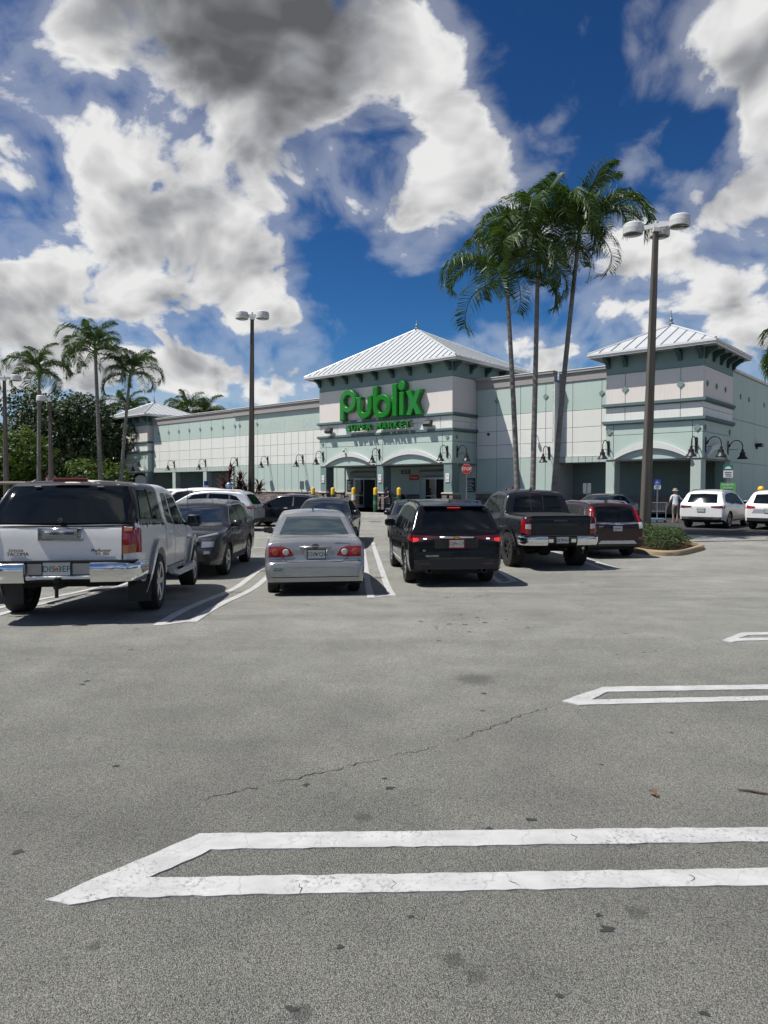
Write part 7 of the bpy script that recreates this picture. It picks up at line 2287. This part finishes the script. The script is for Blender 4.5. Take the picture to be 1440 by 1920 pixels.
# litter bins at the entrance
for i, (u, lab) in enumerate(((-8.6, 'black litter bin left of the middle entrance pillar'), (-6.1, 'black litter bin right of the middle entrance pillar'))):
    o = thing('litter_bin', bw(u, 1.6, 0.002), lab, 'bin', BROT, group='litter bins at the entrance')
    MB().cbox(-0.28, 0.28, -0.28, 0.28, 0.0, 0.95, 0.05).build('bin_body', M_black, o); MB().lathe([(0.30, 0.952), (0.28, 1.08), (0.15, 1.2), (0.01, 1.24)], 16).build('lid', M_plast, o, 40)

# ------------------------------------------------------------------ litter on the ground
o = thing('fallen_leaf', (1.392, 3.526, 0.004), 'curled brown leaf lying on the asphalt at right', 'leaf', R(25))
o.scale = (0.6, 0.6, 0.6)
m = MB(); n = 9; v = []
for i in range(n):
    t = i / (n - 1); w = 0.026 * math.sin(math.pi * min(0.98, t * 0.93 + 0.05)) ** 0.8
    y = -0.045 + 0.09 * t; z = 0.006 + 0.022 * math.sin(t * 2.6)
    v += [(-w, y, z + 0.020 * (w / 0.026)), (0, y, z), (w, y, z + 0.024 * (w / 0.026))]
f = [(3 * i + k, 3 * i + k + 1, 3 * i + k + 4, 3 * i + k + 3) for i in range(n - 1) for k in range(2)]
m.add(v, f); m.build('blade', pmat('dead_leaf', (0.12, 0.06, 0.03), 0.8, fn=mottled((0.13, 0.065, 0.032), 0.4, 40, 90, 0.3)), o, 60)
MB().tube([(0, -0.045, 0.008), (0.006, -0.075, 0.004)], 0.0022, 5).build('stalk', M_bark, o)
o = thing('twig', (1.93, 3.56, 0.006), 'short brown twig on the asphalt by the right edge', 'twig', R(-22))
o.scale = (0.85, 0.7, 0.7)
MB().tube([(-0.09, 0, 0.004), (-0.02, 0.006, 0.006), (0.05, -0.004, 0.006), (0.12, 0.004, 0.004)], [0.005, 0.009, 0.008, 0.004], 7).build('stick', pmat('twig_bark', (0.10, 0.065, 0.045), 0.9, fn=mottled((0.10, 0.065, 0.045), 0.4, 50, 120, 0.6)), o, 60)

# ------------------------------------------------------------------ people
M_skin = pmat('skin', (0.42, 0.26, 0.19), 0.55, fn=mottled((0.42, 0.26, 0.19), 0.08, 12, 60, 0.05))
def skin_mesh(name, verts, edges, mats, sub=2, root=0):
    """verts: (x, y, z, rx, ry)"""
    me = bpy.data.meshes.new(name)
    me.from_pydata([v[:3] for v in verts], edges, [])
    o = bpy.data.objects.new(name, me); COL.objects.link(o)
    md = o.modifiers.new('skin', 'SKIN'); md.use_smooth_shade = True
    for i, v in enumerate(verts):
        sv_ = me.skin_vertices[0].data[i]
        sv_.radius = (v[3], v[4] if len(v) > 4 else v[3]); sv_.use_root = (i == root)
    o.modifiers.new('sub', 'SUBSURF').levels = sub
    dg = bpy.context.evaluated_depsgraph_get()
    m2 = bpy.data.meshes.new_from_object(o.evaluated_get(dg))
    bpy.data.objects.remove(o); bpy.data.meshes.remove(me)
    m2.materials.clear(); m2.name = name
    for q in mats:
        m2.materials.append(q)
    m2.polygons.foreach_set('use_smooth', [True] * len(m2.polygons))
    return m2
def person(label, loc, rz, h, top, legs, hair, pose, shoes, hat=None, shorts=0.0, lean=0.0):
    """standing figure facing +y; pose gives elbow and wrist points for left and right arms"""
    o = thing('person', loc, label, 'person', rz)
    k = h / 1.75
    fw_ = lambda z: lean * max(0, z - 0.95)
    V = [(0, 0, 0.95, .145, .11), (0, fw_(1.15), 1.15, .135, .10), (0, fw_(1.33), 1.33, .155, .105), (0, fw_(1.43), 1.43, .10, .085), (0, fw_(1.50), 1.50, .055, .055), (0, fw_(1.56) + 0.01, 1.56, .06, .065), (0, fw_(1.64) + .015, 1.64, .078, .095), (0, fw_(1.72), 1.72, .055, .07)]
    E_ = [(i, i + 1) for i in range(7)]
    for s, (el, wr) in ((-1, pose[0]), (1, pose[1])):
        b0 = len(V)
        V += [(s * 0.17, fw_(1.40), 1.40, .062), (*el, .042), (*wr, .030), (wr[0] + (wr[0] - el[0]) * 0.30, wr[1] + (wr[1] - el[1]) * 0.30, wr[2] + (wr[2] - el[2]) * 0.30, .032, .018)]
        E_ += [(3, b0), (b0, b0 + 1), (b0 + 1, b0 + 2), (b0 + 2, b0 + 3)]
        # fingers and thumb
        d = (Vector(wr) - Vector(el)).normalized(); p = Vector(V[b0 + 3][:3]); sd = d.cross(Vector((0, 1, 0))).normalized()
    for s in (-1, 1):
        b0 = len(V)
        V += [(s * 0.095, 0, 0.88, .095), (s * 0.10, 0.015, 0.50, .062), (s * 0.10, -0.01, 0.30, .055), (s * 0.10, -0.01, 0.09, .038), (s * 0.105, 0.06, 0.045, .042, .032), (s * 0.11, 0.15, 0.03, .036, .024)]
        E_ += [(0, b0), (b0, b0 + 1), (b0 + 1, b0 + 2), (b0 + 2, b0 + 3), (b0 + 3, b0 + 4), (b0 + 4, b0 + 5)]
    me = skin_mesh('body', V, E_, [M_skin, top, legs, shoes])
    mi = []
    for p in me.polygons:
        c = p.center; q = 0
        arm = abs(c.x) > 0.20 and c.z > 0.75
        if c.z < 0.075:
            q = 3
        elif c.z < 0.96 and not (abs(c.x) > 0.24):
            q = 2 if c.z > shorts else 0
        elif c.z < 1.46 and not arm:
            q = 1
        elif arm and c.z > 1.22:
            q = 1
        mi.append(q)
    me.polygons.foreach_set('material_index', mi)
    b = link('body', me, o); b.scale = (k, k, k)
    hz = 1.655
    hm = MB().lathe([(0.005, 0.135), (0.06, 0.122), (0.098, 0.07), (0.105, 0.0), (0.095, -0.06), (0.07, -0.10)], 16, center=(0, fw_(1.66) - 0.02, hz)).mesh('hair', hair, 60)
    q = link('hair', hm, o); q.scale = (k * 0.95, k, k)
    for s in (-1, 1):
        fg = MB(); el, wr = pose[0 if s < 0 else 1]
        d = (Vector(wr) - Vector(el)).normalized(); p = Vector(wr) + d * 0.085; sd = d.orthogonal().normalized()
        for j in range(4):
            a = p + sd * (0.012 * (j - 1.5) * 1.5); l = (0.055, 0.068, 0.064, 0.05)[j]
            fg.tube([a, a + d * l * 0.55, a + d * l + Vector((0, 0.012, -0.012))], [0.009, 0.008, 0.006], 5)
        a = Vector(wr) + d * 0.03 + sd * 0.026; fg.tube([a, a + sd * 0.022 + d * 0.03, a + sd * 0.018 + d * 0.058], [0.010, 0.009, 0.007], 5)
        f = fg.build('fingers', M_skin, o, 60); f.scale = (k, k, k)
    fc = MB(); y = fw_(1.63) + 0.105
    fc.cbox(-0.012, 0.012, y - 0.01, y + 0.018, 1.60, 1.645, 0.006); n_ = fc.build('nose', M_skin, o, 50); n_.scale = (k,) * 3
    for s in (-1, 1):
        e = MB().lathe([(0.002, -0.006), (0.011, 0.0), (0.002, 0.006)], 8, 'y', center=(s * 0.032, y - 0.012, 1.652)).build('eye', M_black, o, 60); e.scale = (k,) * 3
        e = MB().cbox(s * 0.082 - 0.012, s * 0.082 + 0.012, fw_(1.63) - 0.01, fw_(1.63) + 0.025, 1.61, 1.665, 0.01).build('ear', M_skin, o, 50); e.scale = (k,) * 3
    if hat:
        m = MB().lathe([(0.005, 0.15), (0.085, 0.14), (0.112, 0.075), (0.112, 0.05), (0.165, 0.025), (0.165, 0.015), (0.11, 0.03)], 18, center=(0, fw_(1.66), 1.655)).build('hat', hat, o, 50); m.scale = (k, k, k)
    return o
def print_fn(t, b):
    p = t.obj()
    t.set(b.inputs['Base Color'], t.mix(t.mr(t.noise(p, 16, 2, 0.5), 0.55, 0.62), (0.68, 0.70, 0.74), (0.30, 0.38, 0.52)))
M_shirtw = pmat('printed_white_shirt', (0.7, 0.7, 0.72), 0.85, fn=print_fn)
M_khaki = pmat('khaki_cloth', (0.22, 0.19, 0.15), 0.9, fn=mottled((0.22, 0.19, 0.15), 0.2, 8, 60, 0.2))
M_blackc = pmat('black_cloth', (0.015, 0.015, 0.017), 0.9)
M_jean = pmat('denim', (0.04, 0.06, 0.11), 0.9)
M_shoe = pmat('white_shoe', (0.65, 0.65, 0.63), 0.6)
M_hairg = pmat('grey_hair', (0.30, 0.26, 0.21), 0.8, fn=mottled((0.30, 0.26, 0.21), 0.3, 30, 80, 0.4))
M_hairb = pmat('dark_hair', (0.018, 0.012, 0.009), 0.6)
M_cap = pmat('maroon_cap', (0.10, 0.025, 0.02), 0.8)
M_hatb = pmat('straw_hat', (0.34, 0.29, 0.21), 0.85)
REST = (((-0.25, -0.04, 1.12), (-0.27, 0.05, 0.88)), ((0.25, -0.04, 1.12), (0.27, 0.05, 0.88)))
person('man in printed white shirt, khaki trousers and hat, back turned, beside the white SUV', (14.32, 34.05, gz(34)), R(-8), 1.66, M_shirtw, M_khaki, M_hairg, (((-0.27, 0.02, 1.12), (-0.30, 0.16, 0.92)), ((0.34, 0.05, 1.18), (0.52, 0.12, 1.06))), M_shoe, M_hatb, 0.34, 0.12)
person('woman in black top leaning over a shopping trolley at the entrance', bw(-3.55, -2.55, 0.002), BROT + R(120), 1.68, M_blackc, M_jean, M_hairb, (((-0.26, 0.12, 1.15), (-0.24, 0.40, 1.05)), ((0.26, 0.12, 1.15), (0.24, 0.40, 1.05))), M_shoe, None, 0.0, 0.42)
person('person in a reddish cap walking behind the dark pickup', (7.0, 38.0, BZ), R(-60), 1.74, M_jean, M_khaki, M_cap, REST, M_shoe, M_cap)
person('shorter dark-haired person left of the one in the cap, behind the dark pickup', (6.75, 38.3, BZ), R(-60), 1.66, M_blackc, M_jean, M_hairb, REST, M_shoe)
